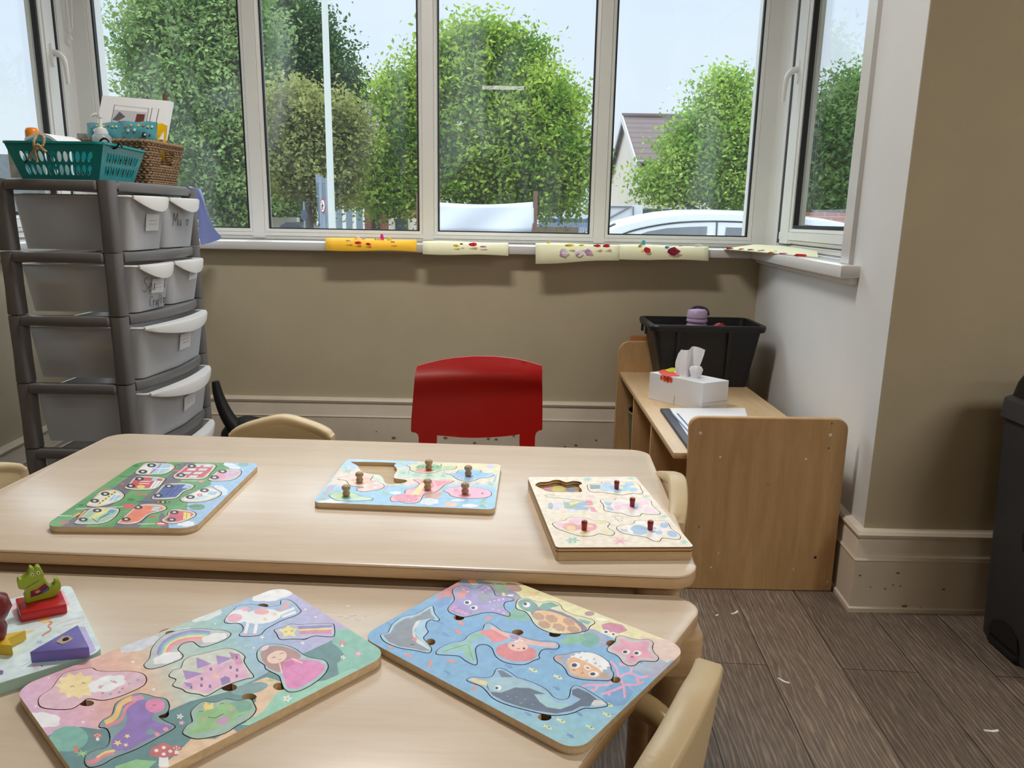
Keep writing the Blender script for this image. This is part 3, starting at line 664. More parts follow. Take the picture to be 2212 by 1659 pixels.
m = MB(); m.prism(rect(SX0+0.01, 2.04, 0.93, 3.192), 0.03, 0.048, 0.002); at_shelf(m.build('bottom_board', SHELFW, smooth=30))
for yy in (2.44, 2.83):
    m = MB(); m.prism(rect(SX0+0.008, yy-0.008, 0.915, yy+0.008), 0.048, STZ-0.018, 0.002); at_shelf(m.build('divider', SHELFW, smooth=30))
m = MB(); m.prism(rect(0.915, 2.04, 0.93, 3.192), 0.03, STZ-0.018, 0.002); at_shelf(m.build('back_panel', SHELFW, smooth=30))
m = MB(); m.prism(rounded(rect(0.50, 3.225, 0.90, 3.243), 0.004, 3), 0.0, 0.565, 0.004)
o = m.build('wooden_board', wood('orange_beech', (160, 98, 50), (186, 122, 70), 0.45, 0), smooth=30, loc=(0.7, 3.23, 0)); tag(o, 'reddish wooden board standing behind the far end of the shelf unit', 'board')
o.rotation_euler[1] = 0

# ================================================================== PUZZLES
class Crop:
    """a traced region of the photo laid on a horizontal plane of the scene"""
    def __init__(s, ox, oy, sc, z): s.o = (ox, oy); s.s = sc; s.z = z
    def w(s, p, z=None): q = pz(s.o[0]+p[0]*s.s, s.o[1]+p[1]*s.s, s.z if z is None else z); return (q[0], q[1])
    def c(s, P): q = pr((P[0], P[1], s.z)); return ((q[0]-s.o[0])/s.s, (q[1]-s.o[1])/s.s)
def ell(cx, cy, rx, ry, a=0, n=16):
    c, s_ = math.cos(a), math.sin(a)
    return [(cx+rx*math.cos(t)*c-ry*math.sin(t)*s_, cy+rx*math.cos(t)*s_+ry*math.sin(t)*c) for t in [2*math.pi*k/n for k in range(n)]]
def star(cx, cy, r, ry=None, n=5, k=0.42, a=0.3):
    ry = ry or r*0.6
    return [(cx+(r if i % 2 == 0 else r*k)*math.cos(a+math.pi*i/n), cy+(ry if i % 2 == 0 else ry*k)*math.sin(a+math.pi*i/n)) for i in range(2*n)]
def flower(cx, cy, r, ry=None, n=6):
    ry = ry or r*0.6
    return [(cx+r*(0.72+0.28*math.cos(n*t))*math.cos(t), cy+ry*(0.72+0.28*math.cos(n*t))*math.sin(t)) for t in [2*math.pi*k/36 for k in range(36)]]
def line(pts, w):
    """a stroke of width w as a polygon"""
    L, R_ = [], []
    for i, p in enumerate(pts):
        a = np.array(pts[max(i-1, 0)], float); b = np.array(pts[min(i+1, len(pts)-1)], float); d = b-a; d /= (np.linalg.norm(d)+1e-9); n_ = np.array([-d[1], d[0]])*w/2
        L.append(tuple(np.array(p)+n_)); R_.append(tuple(np.array(p)-n_))
    return L+R_[::-1]
def cloud(cx, cy, rx, ry, a=0.0, n=6):
    c, s_ = math.cos(a), math.sin(a); o = []
    for k in range(n*5):
        t = 2*math.pi*k/(n*5); f = 0.84+0.16*abs(math.sin(n*t/2)); X, Y = rx*f*math.cos(t), ry*f*math.sin(t); o.append((cx+X*c-Y*s_, cy+X*s_+Y*c))
    return o
def fish(cx, cy, r, a=0.0):
    c, s_ = math.cos(a), math.sin(a); p = [(1, 0), (0.6, -0.4), (0, -0.5), (-0.5, -0.2), (-1, -0.5), (-0.85, 0), (-1, 0.5), (-0.5, 0.2), (0, 0.5), (0.6, 0.4)]
    return [(cx+r*(x*c-y*s_*0.7), cy+r*(x*s_+y*c*0.7)) for x, y in p]
def sheet(cr, outer, holes, art, bg, step):
    """printed surface in crop coordinates: list of vertices, triangles and one colour per triangle corner"""
    pts = []; edges = []
    def addp(poly):
        o = len(pts); pts.extend(Vector((float(x), float(y))) for x, y in poly); n_ = len(poly); edges.extend((o+i, o+(i+1) % n_) for i in range(n_))
    addp(outer)
    for h in holes: addp(h)
    for poly, col in art: addp(poly)
    xs_ = [p[0] for p in outer]; ys_ = [p[1] for p in outer]; x_ = min(xs_)+step*0.5
    while x_ < max(xs_):
        y_ = min(ys_)+step*0.3
        while y_ < max(ys_):
            if inside((x_, y_), outer): pts.append(Vector((x_+0.013*step, y_)))
            y_ += step*0.6
        x_ += step
    v, e_, f, *_ = delaunay_2d_cdt(pts, edges, [], 0, 1e-4)
    bb = [(min(p[0] for p in q), max(p[0] for p in q), min(p[1] for p in q), max(p[1] for p in q)) for q, _ in art]
    hb = [(min(p[0] for p in q), max(p[0] for p in q), min(p[1] for p in q), max(p[1] for p in q)) for q in holes]
    T, K = [], []
    for t_ in f:
        cx = sum(v[i][0] for i in t_)/3; cy = sum(v[i][1] for i in t_)/3
        if not inside((cx, cy), outer): continue
        if any(b[0] <= cx <= b[1] and b[2] <= cy <= b[3] and inside((cx, cy), q) for q, b in zip(holes, hb)): continue
        col = None
        for (q, c_), b in zip(reversed(art), reversed(bb)):
            if b[0] <= cx <= b[1] and b[2] <= cy <= b[3] and inside((cx, cy), q): col = c_; break
        T.append(tuple(t_)); K.append([lin(col)]*3 if col is not None else [lin(bg(v[i][0], v[i][1])) for i in t_])
    return [tuple(q) for q in v], T, K
def slab(name, cr, outer, holes, art, bg, z1, z0, parent, side, step=60, loc=(0, 0, 0), bottom=False):
    V, T, K = sheet(cr, outer, holes, art, bg, step)
    Wv = [cr.w(p) for p in V]
    # make the triangles face up in world space
    T2, K2 = [], []
    for t_, k in zip(T, K):
        A = (Wv[t_[1]][0]-Wv[t_[0]][0])*(Wv[t_[2]][1]-Wv[t_[0]][1])-(Wv[t_[2]][0]-Wv[t_[0]][0])*(Wv[t_[1]][1]-Wv[t_[0]][1])
        if A < 0: t_ = t_[::-1]; k = k[::-1]
        T2.append(t_); K2.append(k)
    cnt = set()
    for t_ in T2:
        for i in range(3): cnt.add((t_[i], t_[(i+1) % 3]))
    vs = [(x-loc[0], y-loc[1], z1-loc[2]) for x, y in Wv]; n_ = len(vs); vs += [(x-loc[0], y-loc[1], z0-loc[2]) for x, y in Wv]
    fs = list(T2); mi = [0]*len(T2)
    for (i, j) in cnt:
        if (j, i) not in cnt: fs.append((j, i, n_+i, n_+j)); mi.append(1)
    if bottom:
        for t_ in T2: fs.append(tuple(n_+i for i in reversed(t_))); mi.append(1)
    me = bpy.data.meshes.new(name); me.from_pydata(vs, [], fs); me.materials.append(PRINT); me.materials.append(side)
    me.polygons.foreach_set('material_index', mi)
    ca = me.color_attributes.new('ink', 'FLOAT_COLOR', 'CORNER'); arr = np.ones((len(me.loops), 4), dtype=np.float32); k = 0
    for K_ in K2:
        for c_ in K_: arr[k, :3] = c_; k += 1
    arr[k:, :3] = 0.4; ca.data.foreach_set('color', arr.ravel())
    o = bpy.data.objects.new(name, me); C.objects.link(o); o.location = loc
    if parent is not None: o.parent = parent; o.location = (0, 0, 0) if loc == (0, 0, 0) else loc
    return o
def wpoly(cr, q): return [cr.w(p) for p in q]
def grow(cr, q, d): return [cr.c(p) for p in offset(wpoly(cr, q), d)]
def cen_of(q): return (sum(p[0] for p in q)/len(q), sum(p[1] for p in q)/len(q))
def puzzle(name, label, cr, corners, r, table_z, art, bg, pieces, empties, fingers, finger_cols, side=PLY, gap=0.0011, step=60, base_t=0.003, knob=None, pname='puzzle_piece', pgroup=None, extra_base=(), cat='puzzle'):
    outer = [cr.c(p) for p in rounded([cr.w(p) for p in corners], r, 7)]
    cx, cy = cen_of([cr.w(p) for p in corners]); t = empty(name, label, cat, (cx, cy, table_z))
    zt = cr.z; holes = []
    sm = [catmull(p['o'], 3) for p in pieces]
    for q in sm: holes.append(grow(cr, q, gap))
    for q in empties: holes.append(catmull(q, 3))
    for q in fingers: holes.append(ell(q[0], q[1], q[2], q[3], q[4] if len(q) > 4 else 0))
    loc = (cx, cy, table_z)
    o = slab('board_top', cr, outer, holes, art, bg, zt, table_z+base_t, None, side, step, loc); o.parent = t; o.location = (0, 0, 0)
    m = MB(); m.prism(offset(wpoly(cr, outer), -0.0004), table_z+0.0004, table_z+base_t, 0.0006); b = m.build('board_base', PLYB, t, smooth=30, loc=loc); b.location = (0, 0, 0)
    # printed floor of the recesses, seen through the finger holes
    crb = Crop(cr.o[0], cr.o[1], cr.s, table_z+base_t+0.0002)
    fa = []
    for q, c_ in zip(fingers, finger_cols): fa.append((ell(q[0], q[1]+6, q[2]*2.0, q[3]*2.2), tuple(min(250, int(v*1.45)) for v in c_)))
    for e_ in extra_base: fa.append(e_)
    for k, (q, c_) in enumerate(fa):
        m = MB(); m.add([(*crb.w(p), crb.z+k*0.00003) for p in q], [tuple(range(len(q)))] if area([crb.w(p) for p in q]) > 0 else [tuple(reversed(range(len(q))))])
        nm = 'recess_print'; mm = mat('ink_%d_%d_%d' % tuple(c_), c_, 0.6); oo = m.build(nm, mm, t, smooth=0, loc=loc); oo.location = (0, 0, 0)
    for p, q in zip(pieces, sm):
        c2 = cen_of([cr.w(a_) for a_ in q]); zp = table_z+base_t+0.0004; L = (c2[0], c2[1], zp)
        a_ = p.get('art', []); tint = p.get('bg', bg)
        po = slab(pname, cr, q, [], a_, tint if callable(tint) else (lambda x, y, tt=tint: tt), zt+p.get('dz', 0.0002), zp, None, PIECE_E, step*0.8, L)
        tag(po, p['label'], 'puzzle piece', pgroup)
        if knob: knob(po, cr, p, zt, L)
    return t
PLYB = wood('board_base_wood', (196, 168, 128), (212, 188, 150), 0.6, 0, 1.5)
PIECE_E = mat('piece_edge_mdf', (92, 66, 42), 0.8, noise=0.1)
BLK = (52, 54, 66); WHT = (232, 234, 238)
def eyes(l): return [(ell(x, y, rx, ry), WHT) for x, y, rx, ry in l]+[(ell(x-rx*0.2, y, rx*0.55, ry*0.6), BLK) for x, y, rx, ry in l]
def mix(a, b, t): t = max(0, min(1, t)); return tuple(a[i]*(1-t)+b[i]*t for i in range(3))
def ramp(st, t):
    for i in range(len(st)-1):
        if t <= st[i+1][0]: return mix(st[i][1], st[i+1][1], (t-st[i][0])/(st[i+1][0]-st[i][0]))
    return st[-1][1]

# ---------------------------------------------------------------- sea puzzle
cr = Crop(780, 1210, 700/2212, ZT2+0.011)
def bg_sea(x, y):
    d = (y-0.387*(x-825)-58)/1.07          # distance from the sandy far edge
    t = x/2200.0
    c1 = ramp([(0, (108, 170, 214)), (0.35, (92, 160, 214)), (0.7, (104, 172, 218)), (1, (150, 196, 214))], (y/1300))
    return mix(c1, (128, 190, 204), max(0, (y-850)/450)*(1 if x > 500 else 0.3))
art = [([(825, 40), (2240, 560), (2240, 610), (2090, 700), (1900, 640), (1780, 560), (1650, 500), (1500, 500), (1380, 430), (1250, 330), (1100, 300), (960, 240), (900, 180), (780, 110), (760, 90)], (226, 218, 160)),
       ([(1900, 520), (2040, 540), (2240, 590), (2180, 680), (2040, 690), (1960, 640)], (222, 190, 176)), (ell(2010, 740, 150, 70, 0.3), (166, 170, 196)), (ell(1900, 720, 90, 40, 0.2), (160, 178, 200)),
       (ell(880, 205, 90, 50, 0.4), (150, 150, 170)), (ell(640, 200, 110, 50, -0.5), (196, 134, 146)), (ell(570, 235, 60, 26, -0.5), (206, 120, 124)), (ell(720, 150, 60, 30, 0.2), (140, 148, 176)), ([(715, 125), (770, 120), (800, 165), (760, 170)], (226, 160, 120)),
       ([(820, 85), (848, 85), (845, 120), (828, 120)], (120, 118, 150)), (ell(960, 190, 55, 30, 0.3), (140, 176, 150)), (ell(1040, 250, 70, 34, 0.6), (150, 150, 180)), (ell(1090, 370, 80, 44, 0.2), (116, 176, 170)),
       (ell(1040, 185, 60, 26, 0.3), (178, 148, 140)), (star(1180, 235, 60, 26), (222, 190, 136)),
       (ell(1600, 530, 90, 50, 0.5), (150, 160, 196)), (ell(1560, 545, 70, 50), (104, 170, 160)), ([(1350, 560), (1420, 510), (1500, 505), (1540, 540), (1480, 570), (1400, 575)], (120, 184, 150)),
       ([(1640, 440), (1700, 425), (1780, 440), (1820, 480), (1760, 500), (1690, 490), (1650, 470)], (202, 110, 142)), (ell(1560, 365, 34, 16), (168, 134, 140)), (ell(1670, 490, 26, 16), WHT), (ell(1720, 505, 22, 14), WHT), (ell(1672, 490, 12, 8), (90, 60, 120)), (ell(1722, 505, 10, 7), (90, 60, 120)),
       ([(960, 380), (1040, 345), (1120, 360), (1130, 400), (1060, 412), (1000, 408)], (112, 176, 156)),
       (ell(1020, 240, 24, 7), WHT), (ell(1640, 405, 44, 9, 0.1), WHT), (ell(905, 140, 46, 9, 0.1), WHT),
       ([(480, 300), (560, 250), (620, 245), (600, 300), (540, 330)], (88, 144, 204)), ([(1180, 560), (1280, 540), (1380, 590), (1300, 640)], (84, 146, 208)),
       ([(1640, 920), (1700, 850), (1790, 830), (1860, 900), (1800, 990), (1700, 1000)], (92, 152, 206)), ([(1280, 1060), (1500, 1050), (1640, 1130), (1600, 1180), (1420, 1120)], (120, 188, 214))]
for x, y in ((870, 398), (680, 425), (660, 488), (210, 585), (322, 650), (470, 708), (615, 688), (775, 868)): art.append((fish(x, y, 32, 0.3+x*0.01), (222, 124, 106)))
for x, y in ((550, 430), (580, 510), (1010, 725), (590, 768), (1335, 875), (1490, 1050), (1140, 1050), (1430, 1200), (200, 440), (1900, 690)): art.append((fish(x, y, 30, 0.5), (70, 138, 204)))
for x, y in ((1175, 750), (1345, 798), (1275, 1140), (1365, 1095), (1565, 1140), (1680, 1055), (1690, 985)): art += [(fish(x, y, 34, 0.4), (226, 222, 150)), (ell(x+8, y, 8, 7), (90, 160, 170))]
cor = [[(1700, 690), (1740, 730), (1760, 800), (1790, 850), (1800, 940)], [(1760, 800), (1830, 770), (1900, 800), (1960, 790)], [(1760, 800), (1680, 850), (1560, 850), (1500, 870)], [(1790, 850), (1870, 850), (1930, 830)], [(1790, 860), (1720, 890), (1640, 915)], [(1840, 770), (1850, 730)], [(1620, 850), (1590, 890), (1570, 880)], [(1700, 890), (1690, 925)], [(1830, 720), (1760, 710)], [(1880, 800), (1900, 850)]]
for c_ in cor: art.append((line(catmull(c_, 3, False), 17), (226, 150, 196)))
sea = [
 dict(label='grey dolphin puzzle piece at the left corner of the sea board', bg=(150, 196, 222), o=[(135, 515), (150, 505), (185, 495), (215, 440), (280, 390), (370, 372), (420, 345), (470, 315), (490, 320), (500, 365), (532, 405), (510, 415), (480, 405), (445, 425), (440, 460), (455, 490), (425, 525), (430, 545), (470, 590), (478, 610), (465, 632), (430, 628), (350, 612), (270, 600), (200, 575), (155, 550)],
      art=[([(150, 512), (200, 500), (230, 445), (300, 400), (380, 382), (440, 350), (470, 330), (480, 370), (510, 402), (460, 400), (410, 410), (380, 450), (365, 500), (400, 540), (450, 590), (470, 620), (420, 620), (340, 602), (260, 590), (190, 560)], (132, 142, 156)), ([(375, 420), (410, 405), (365, 480), (372, 520), (455, 590), (468, 615), (380, 565), (350, 510), (352, 460)], (206, 212, 216)), (ell(365, 540, 18, 12), (214, 120, 124)), (line([(335, 575), (352, 580), (368, 574)], 5), BLK), (line([(330, 400), (410, 370)], 6), (166, 176, 188))]),
 dict(label='purple octopus puzzle piece near the far corner of the sea board', bg=(152, 156, 196), o=[(600, 320), (640, 270), (625, 215), (640, 190), (700, 175), (760, 195), (800, 190), (840, 168), (880, 180), (905, 215), (920, 245), (980, 248), (1030, 262), (1035, 275), (985, 285), (972, 310), (985, 340), (1012, 360), (1010, 382), (980, 378), (910, 358), (840, 358), (770, 375), (700, 388), (640, 372), (600, 350)],
      art=[(ell(700, 320, 95, 55), (150, 134, 204)), (line(catmull([(740, 290), (730, 230), (690, 205)], 4, False), 46), (150, 134, 204)), (line(catmull([(760, 290), (800, 240), (850, 195)], 4, False), 44), (158, 142, 210)), (line(catmull([(780, 310), (870, 280), (1010, 268)], 4, False), 36), (150, 134, 204)), (line(catmull([(780, 330), (880, 330), (995, 370)], 4, False), 38), (158, 142, 210)), (ell(690, 235, 40, 24, -0.6), (214, 128, 136)), (ell(845, 255, 50, 34), (146, 152, 174))]+[(ell(x, y, 9, 6), (220, 176, 222)) for x, y in ((880, 285), (910, 278), (940, 272), (970, 266), (830, 218), (850, 205), (870, 192), (900, 335), (940, 345), (975, 362), (700, 200), (730, 215))]+[(ell(x, y, r, r*0.6), (216, 138, 196)) for x, y, r in ((640, 320, 18), (660, 345, 20), (690, 355, 16), (620, 335, 12), (720, 365, 18))]+eyes([(728, 290, 26, 17), (770, 326, 26, 16)])),
 dict(label='green sea turtle puzzle piece with an orange patterned shell', bg=(208, 212, 176), o=[(1058, 310), (1075, 270), (1120, 262), (1170, 275), (1220, 290), (1280, 280), (1330, 288), (1360, 310), (1380, 340), (1450, 375), (1520, 390), (1580, 410), (1592, 430), (1560, 452), (1540, 480), (1480, 495), (1400, 502), (1310, 498), (1230, 470), (1180, 430), (1155, 385), (1120, 350), (1070, 335)],
      art=[(ell(1350, 415, 210, 62, 0.36), (132, 118, 146)), (ell(1340, 422, 175, 54, 0.36), (228, 178, 112))]+[(cloud(x, y, 46, 26, 0.3, 6), (188, 142, 106)) for x, y in ((1210, 385), (1300, 400), (1250, 440), (1350, 460), (1420, 420), (1450, 475))]+[(ell(1140, 310, 72, 40, 0.3), (110, 158, 152)), ([(1210, 330), (1240, 295), (1300, 288), (1355, 312), (1300, 325), (1270, 345)], (110, 166, 148)), ([(1480, 400), (1570, 420), (1550, 440), (1500, 425)], (120, 176, 156)), (ell(1130, 305, 26, 18), WHT), (ell(1120, 300, 12, 10), BLK)]),
 dict(label='red haired mermaid puzzle piece with a green tail', bg=(120, 176, 218), o=[(515, 640), (540, 600), (620, 565), (700, 550), (740, 510), (800, 485), (835, 470), (845, 440), (880, 432), (920, 455), (960, 485), (1020, 498), (1090, 520), (1160, 545), (1250, 555), (1320, 560), (1348, 580), (1335, 605), (1260, 605), (1225, 620), (1210, 650), (1215, 670), (1175, 685), (1120, 710), (1040, 710), (970, 690), (920, 655), (895, 600), (850, 575), (800, 580), (778, 610), (785, 660), (790, 700), (775, 714), (720, 690), (670, 655), (600, 648)],
      art=[([(720, 560), (760, 510), (850, 478), (930, 480), (900, 505), (830, 520), (770, 545), (750, 575)], (128, 188, 160)), ([(520, 640), (600, 585), (700, 565), (740, 560), (770, 610), (780, 700), (720, 670), (690, 610), (620, 622)], (134, 196, 170)), (line([(560, 625), (640, 600), (720, 575)], 5), (92, 158, 132)), (line([(770, 690), (745, 630), (735, 580)], 5), (92, 158, 132)), ([(870, 440), (930, 470), (1010, 505), (1100, 530), (1220, 560), (1330, 570), (1330, 595), (1230, 590), (1120, 570), (1000, 530), (900, 490)], (228, 172, 160)), ([(820, 480), (900, 475), (960, 510), (1010, 530), (950, 560), (900, 560), (860, 520), (815, 500)], (222, 108, 112)), (ell(1060, 630, 142, 62, 0.12), (214, 104, 110)), (ell(1070, 588, 70, 34, 0.1), (232, 182, 168)), ([(1010, 510), (1080, 520), (1070, 545), (1020, 535)], (150, 130, 196)), (ell(1038, 584, 9, 7), BLK), (ell(1112, 604, 9, 7), BLK), (line([(1050, 560), (1080, 545), (1110, 555)], 8), WHT), (ell(1075, 606, 12, 4), (206, 90, 100))]),
 dict(label='orange puffer fish puzzle piece with white spikes', bg=(150, 168, 196), o=[(1318, 665), (1340, 650), (1400, 645), (1450, 630), (1520, 626), (1600, 640), (1670, 680), (1700, 715), (1705, 750), (1720, 770), (1715, 800), (1690, 820), (1620, 820), (1520, 815), (1450, 800), (1415, 780), (1400, 750), (1370, 715), (1330, 690)],
      art=[(star(1555, 700, 155, 80, 20, 0.86), WHT), ([(1400, 690), (1450, 660), (1530, 690), (1620, 740), (1660, 780), (1600, 805), (1500, 800), (1430, 770)], (226, 168, 108)), (ell(1350, 675, 30, 14, 0.3), (196, 152, 124)), (ell(1660, 790, 36, 20, 0.3), (188, 152, 130)), (ell(1545, 735, 26, 16, 0.4), (236, 226, 228)), (ell(1547, 736, 14, 6, 0.4), (166, 96, 110))]+eyes([(1462, 718, 34, 22), (1588, 778, 34, 18)])+[(line([(x-8, y+6), (x, y-6), (x+8, y+6)], 4), (90, 90, 110)) for x, y in ((1500, 665), (1540, 685), (1590, 675), (1600, 705), (1630, 725), (1455, 750), (1510, 770))]),
 dict(label='pink starfish puzzle piece at the right corner of the sea board', bg=(196, 186, 190), o=[(1685, 600), (1735, 560), (1745, 525), (1790, 520), (1840, 535), (1900, 545), (1960, 542), (1992, 565), (1985, 600), (2000, 635), (2028, 665), (2010, 690), (1950, 688), (1900, 690), (1870, 715), (1830, 720), (1790, 700), (1765, 665), (1730, 640), (1690, 625)],
      art=[(catmull([(1705, 605), (1765, 580), (1775, 535), (1850, 565), (1965, 555), (1955, 610), (2000, 670), (1910, 665), (1840, 705), (1800, 650)], 3), (222, 140, 168))]+eyes([(1808, 627, 28, 17), (1885, 636, 28, 17)])+[(ell(1850, 662, 14, 5), (150, 60, 90))]),
 dict(label='dark blue narwhal puzzle piece with a yellow horn on the sea board', bg=(126, 178, 218), o=[(725, 815), (760, 800), (850, 805), (900, 790), (925, 745), (960, 742), (1010, 765), (1060, 800), (1110, 815), (1200, 850), (1270, 890), (1310, 935), (1370, 955), (1420, 940), (1435, 880), (1460, 858), (1500, 865), (1560, 900), (1640, 950), (1680, 985), (1660, 1000), (1580, 1010), (1520, 1010), (1450, 1040), (1380, 1055), (1300, 1058), (1200, 1040), (1080, 1010), (980, 980), (900, 940), (850, 885), (810, 855), (740, 830)],
      art=[([(735, 815), (770, 808), (870, 830), (860, 860), (800, 845)], (226, 206, 130)), ([(860, 830), (900, 808), (980, 800), (1080, 815), (1180, 860), (1280, 905), (1290, 940), (1180, 900), (1060, 890), (960, 910), (900, 930), (870, 890)], (146, 190, 208)), ([(860, 840), (880, 900), (960, 905), (1050, 870), (1150, 875), (1260, 915), (1180, 915), (1220, 970), (1270, 1005), (1360, 1020), (1440, 990), (1500, 950), (1440, 920), (1440, 885), (1480, 875), (1550, 905), (1610, 950), (1560, 1000), (1500, 1000), (1440, 1030), (1330, 1048), (1200, 1030), (1080, 1000), (980, 965), (900, 925), (858, 870)], (82, 102, 128)), ([(930, 755), (960, 752), (1040, 800), (960, 800)], (96, 116, 144)), ([(1180, 918), (1260, 930), (1340, 975), (1440, 985), (1360, 1015), (1270, 1005), (1220, 965)], (146, 196, 206)), ([(1590, 955), (1640, 960), (1670, 985), (1600, 1000), (1570, 985)], (214, 208, 206)), (ell(935, 872, 24, 17), WHT), (ell(926, 874, 11, 9), BLK)]+[(ell(x, y, 10, 4), (112, 134, 158)) for x, y in ((1060, 935), (1120, 950), (1020, 950), (1170, 985), (1090, 975), (1000, 930))]),
]
art += [(line([(95+i*52, 598+i*28+(i*37 % 11)*1.4-6), (147+i*52, 626+i*28+((i+1)*37 % 11)*1.4-6)], 11), (36, 62, 130)) for i in range(4, 20, 1) if i % 5 != 4]
puzzle('sea_puzzle', 'wooden puzzle board printed with a mermaid and sea animals near the right table corner', cr, [(-2, 521), (825, 58), (2225, 600), (1477, 1314)], 0.022, ZT2, art, bg_sea, sea, [],
       [(668, 392, 38, 18), (1068, 493, 40, 20), (1323, 505, 42, 20), (1708, 568, 36, 22), (1738, 817, 34, 22), (475, 558, 33, 22), (1253, 1072, 48, 24)],
       [(100, 74, 52), (150, 74, 58), (110, 84, 56), (160, 60, 58), (214, 160, 60), (118, 86, 56), (40, 50, 66)], pgroup='pieces of the sea puzzle')

# ---------------------------------------------------------------- fairy tale puzzle
cr = Crop(20, 1240, 820/2212, ZT2+0.012)
def bg_fairy(x, y):
    t = ((x-30)*0.93-(y-666)*0.36)/2100
    return ramp([(0, (216, 168, 204)), (0.14, (222, 164, 190)), (0.24, (222, 164, 150)), (0.34, (224, 180, 150)), (0.44, (190, 206, 194)), (0.58, (150, 196, 194)), (0.7, (146, 182, 220)), (0.82, (172, 170, 216)), (1, (186, 160, 200))], t)
DT = (92, 140, 144); MT = (122, 190, 172)
art = [([(220, 945), (300, 900), (420, 890), (520, 905), (640, 880), (800, 845), (920, 800), (1060, 740), (1260, 690), (1420, 620), (1530, 560), (1700, 470), (1850, 400), (2000, 330), (2260, 440), (2230, 520), (1400, 900), (900, 1160), (520, 1400), (200, 1400), (300, 1100)], DT),
       ([(1900, 330), (2000, 310), (2080, 350), (2230, 450), (2200, 520), (1920, 590), (1910, 520), (1960, 480), (1920, 430), (1880, 400)], MT), ([(1340, 660), (1500, 600), (1620, 640), (1560, 720), (1480, 800), (1400, 860), (1300, 850), (1440, 740), (1420, 690)], (226, 190, 150)), ([(1060, 960), (1200, 960), (1300, 900), (1340, 930), (1040, 1080), (880, 1200), (780, 1200), (960, 1060)], (226, 190, 150)),
       ([(1560, 690), (1700, 640), (1840, 620), (2000, 550), (2050, 560), (1400, 880), (1350, 880), (1480, 800)], (140, 206, 180)), (ell(1400, 668, 110, 32, -0.2), (120, 160, 164)), (ell(345, 960, 115, 75, -0.1), (110, 178, 164)), (ell(250, 1000, 60, 50), (118, 184, 168)), ([(500, 1400), (620, 1120), (740, 1080), (860, 1090), (760, 1180)], (132, 196, 130)),
       (cloud(210, 850, 95, 46, 0.1, 5), WHT), (cloud(120, 830, 60, 26, 0, 4), WHT), (cloud(1530, 120, 130, 38, -0.15), WHT), (cloud(1150, 240, 100, 30, -0.3), (214, 226, 226)), (cloud(760, 410, 130, 34, -0.3), (206, 212, 224)), (cloud(980, 350, 90, 26, -0.35), (200, 220, 216)),
       (ell(2030, 465, 18, 14), (206, 140, 190)), (ell(995, 835, 1, 1), WHT)]
art[3:3] = []
for x, y, r in ((1620, 725, 28), (1945, 485, 18), (995, 830, 22)): art += [(flower(x, y, r, r*0.75, 5), WHT), (ell(x, y, r*0.3, r*0.25), (222, 170, 90))]
for x, y, r in ((1005, 867, 20), (1075, 797, 14), (2035, 463, 18)): art += [(flower(x, y, r, r*0.7, 5), (226, 160, 200)), (ell(x, y, r*0.3, r*0.25), (230, 210, 120))]
def mushroom(x, y, r, tilt=0): return [([(x-r*0.3, y), (x+r*0.3, y), (x+r*0.35, y+r*0.9), (x-r*0.35, y+r*0.9)], WHT), ([(x-r, y+r*0.15), (x-r*0.8, y-r*0.4), (x, y-r*0.75), (x+r*0.8, y-r*0.4), (x+r, y+r*0.15), (x, y+r*0.3)], (200, 84, 84))]+[(ell(x+dx*r, y+dy*r, r*0.14, r*0.11), WHT) for dx, dy in ((-0.5, -0.2), (0, -0.4), (0.45, -0.15), (0, 0.05))]
art += mushroom(515, 945, 28)+mushroom(1940, 405, 22)+mushroom(900, 1045, 85)+mushroom(975, 1020, 32)+[([(370, 1005), (400, 1000), (405, 1035), (378, 1040)], (196, 120, 100)), (star(425, 1045, 50, 24, 6, 0.3), (140, 200, 110)), (star(1620, 590, 1, 1), WHT), (star(1525, 620, 40, 14, 6, 0.3), (140, 200, 110))]
for x, y, r in ((720, 512, 15), (842, 672, 16), (1475, 368, 17), (1710, 402, 17), (1425, 430, 12), (430, 862, 15), (620, 770, 9), (655, 645, 7), (1498, 320, 9), (1725, 205, 11), (1785, 250, 10), (1850, 235, 7), (1200, 290, 9), (882, 610, 6), (230, 605, 10), (155, 770, 12), (760, 545, 6), (1380, 420, 6), (1500, 150, 8), (1690, 160, 7), (490, 790, 7), (1320, 400, 6), (1640, 240, 7), (1560, 420, 8)): art.append((star(x, y, r, r*0.7, 4 if r < 10 else 5), WHT))
cast = [(940, 590)]
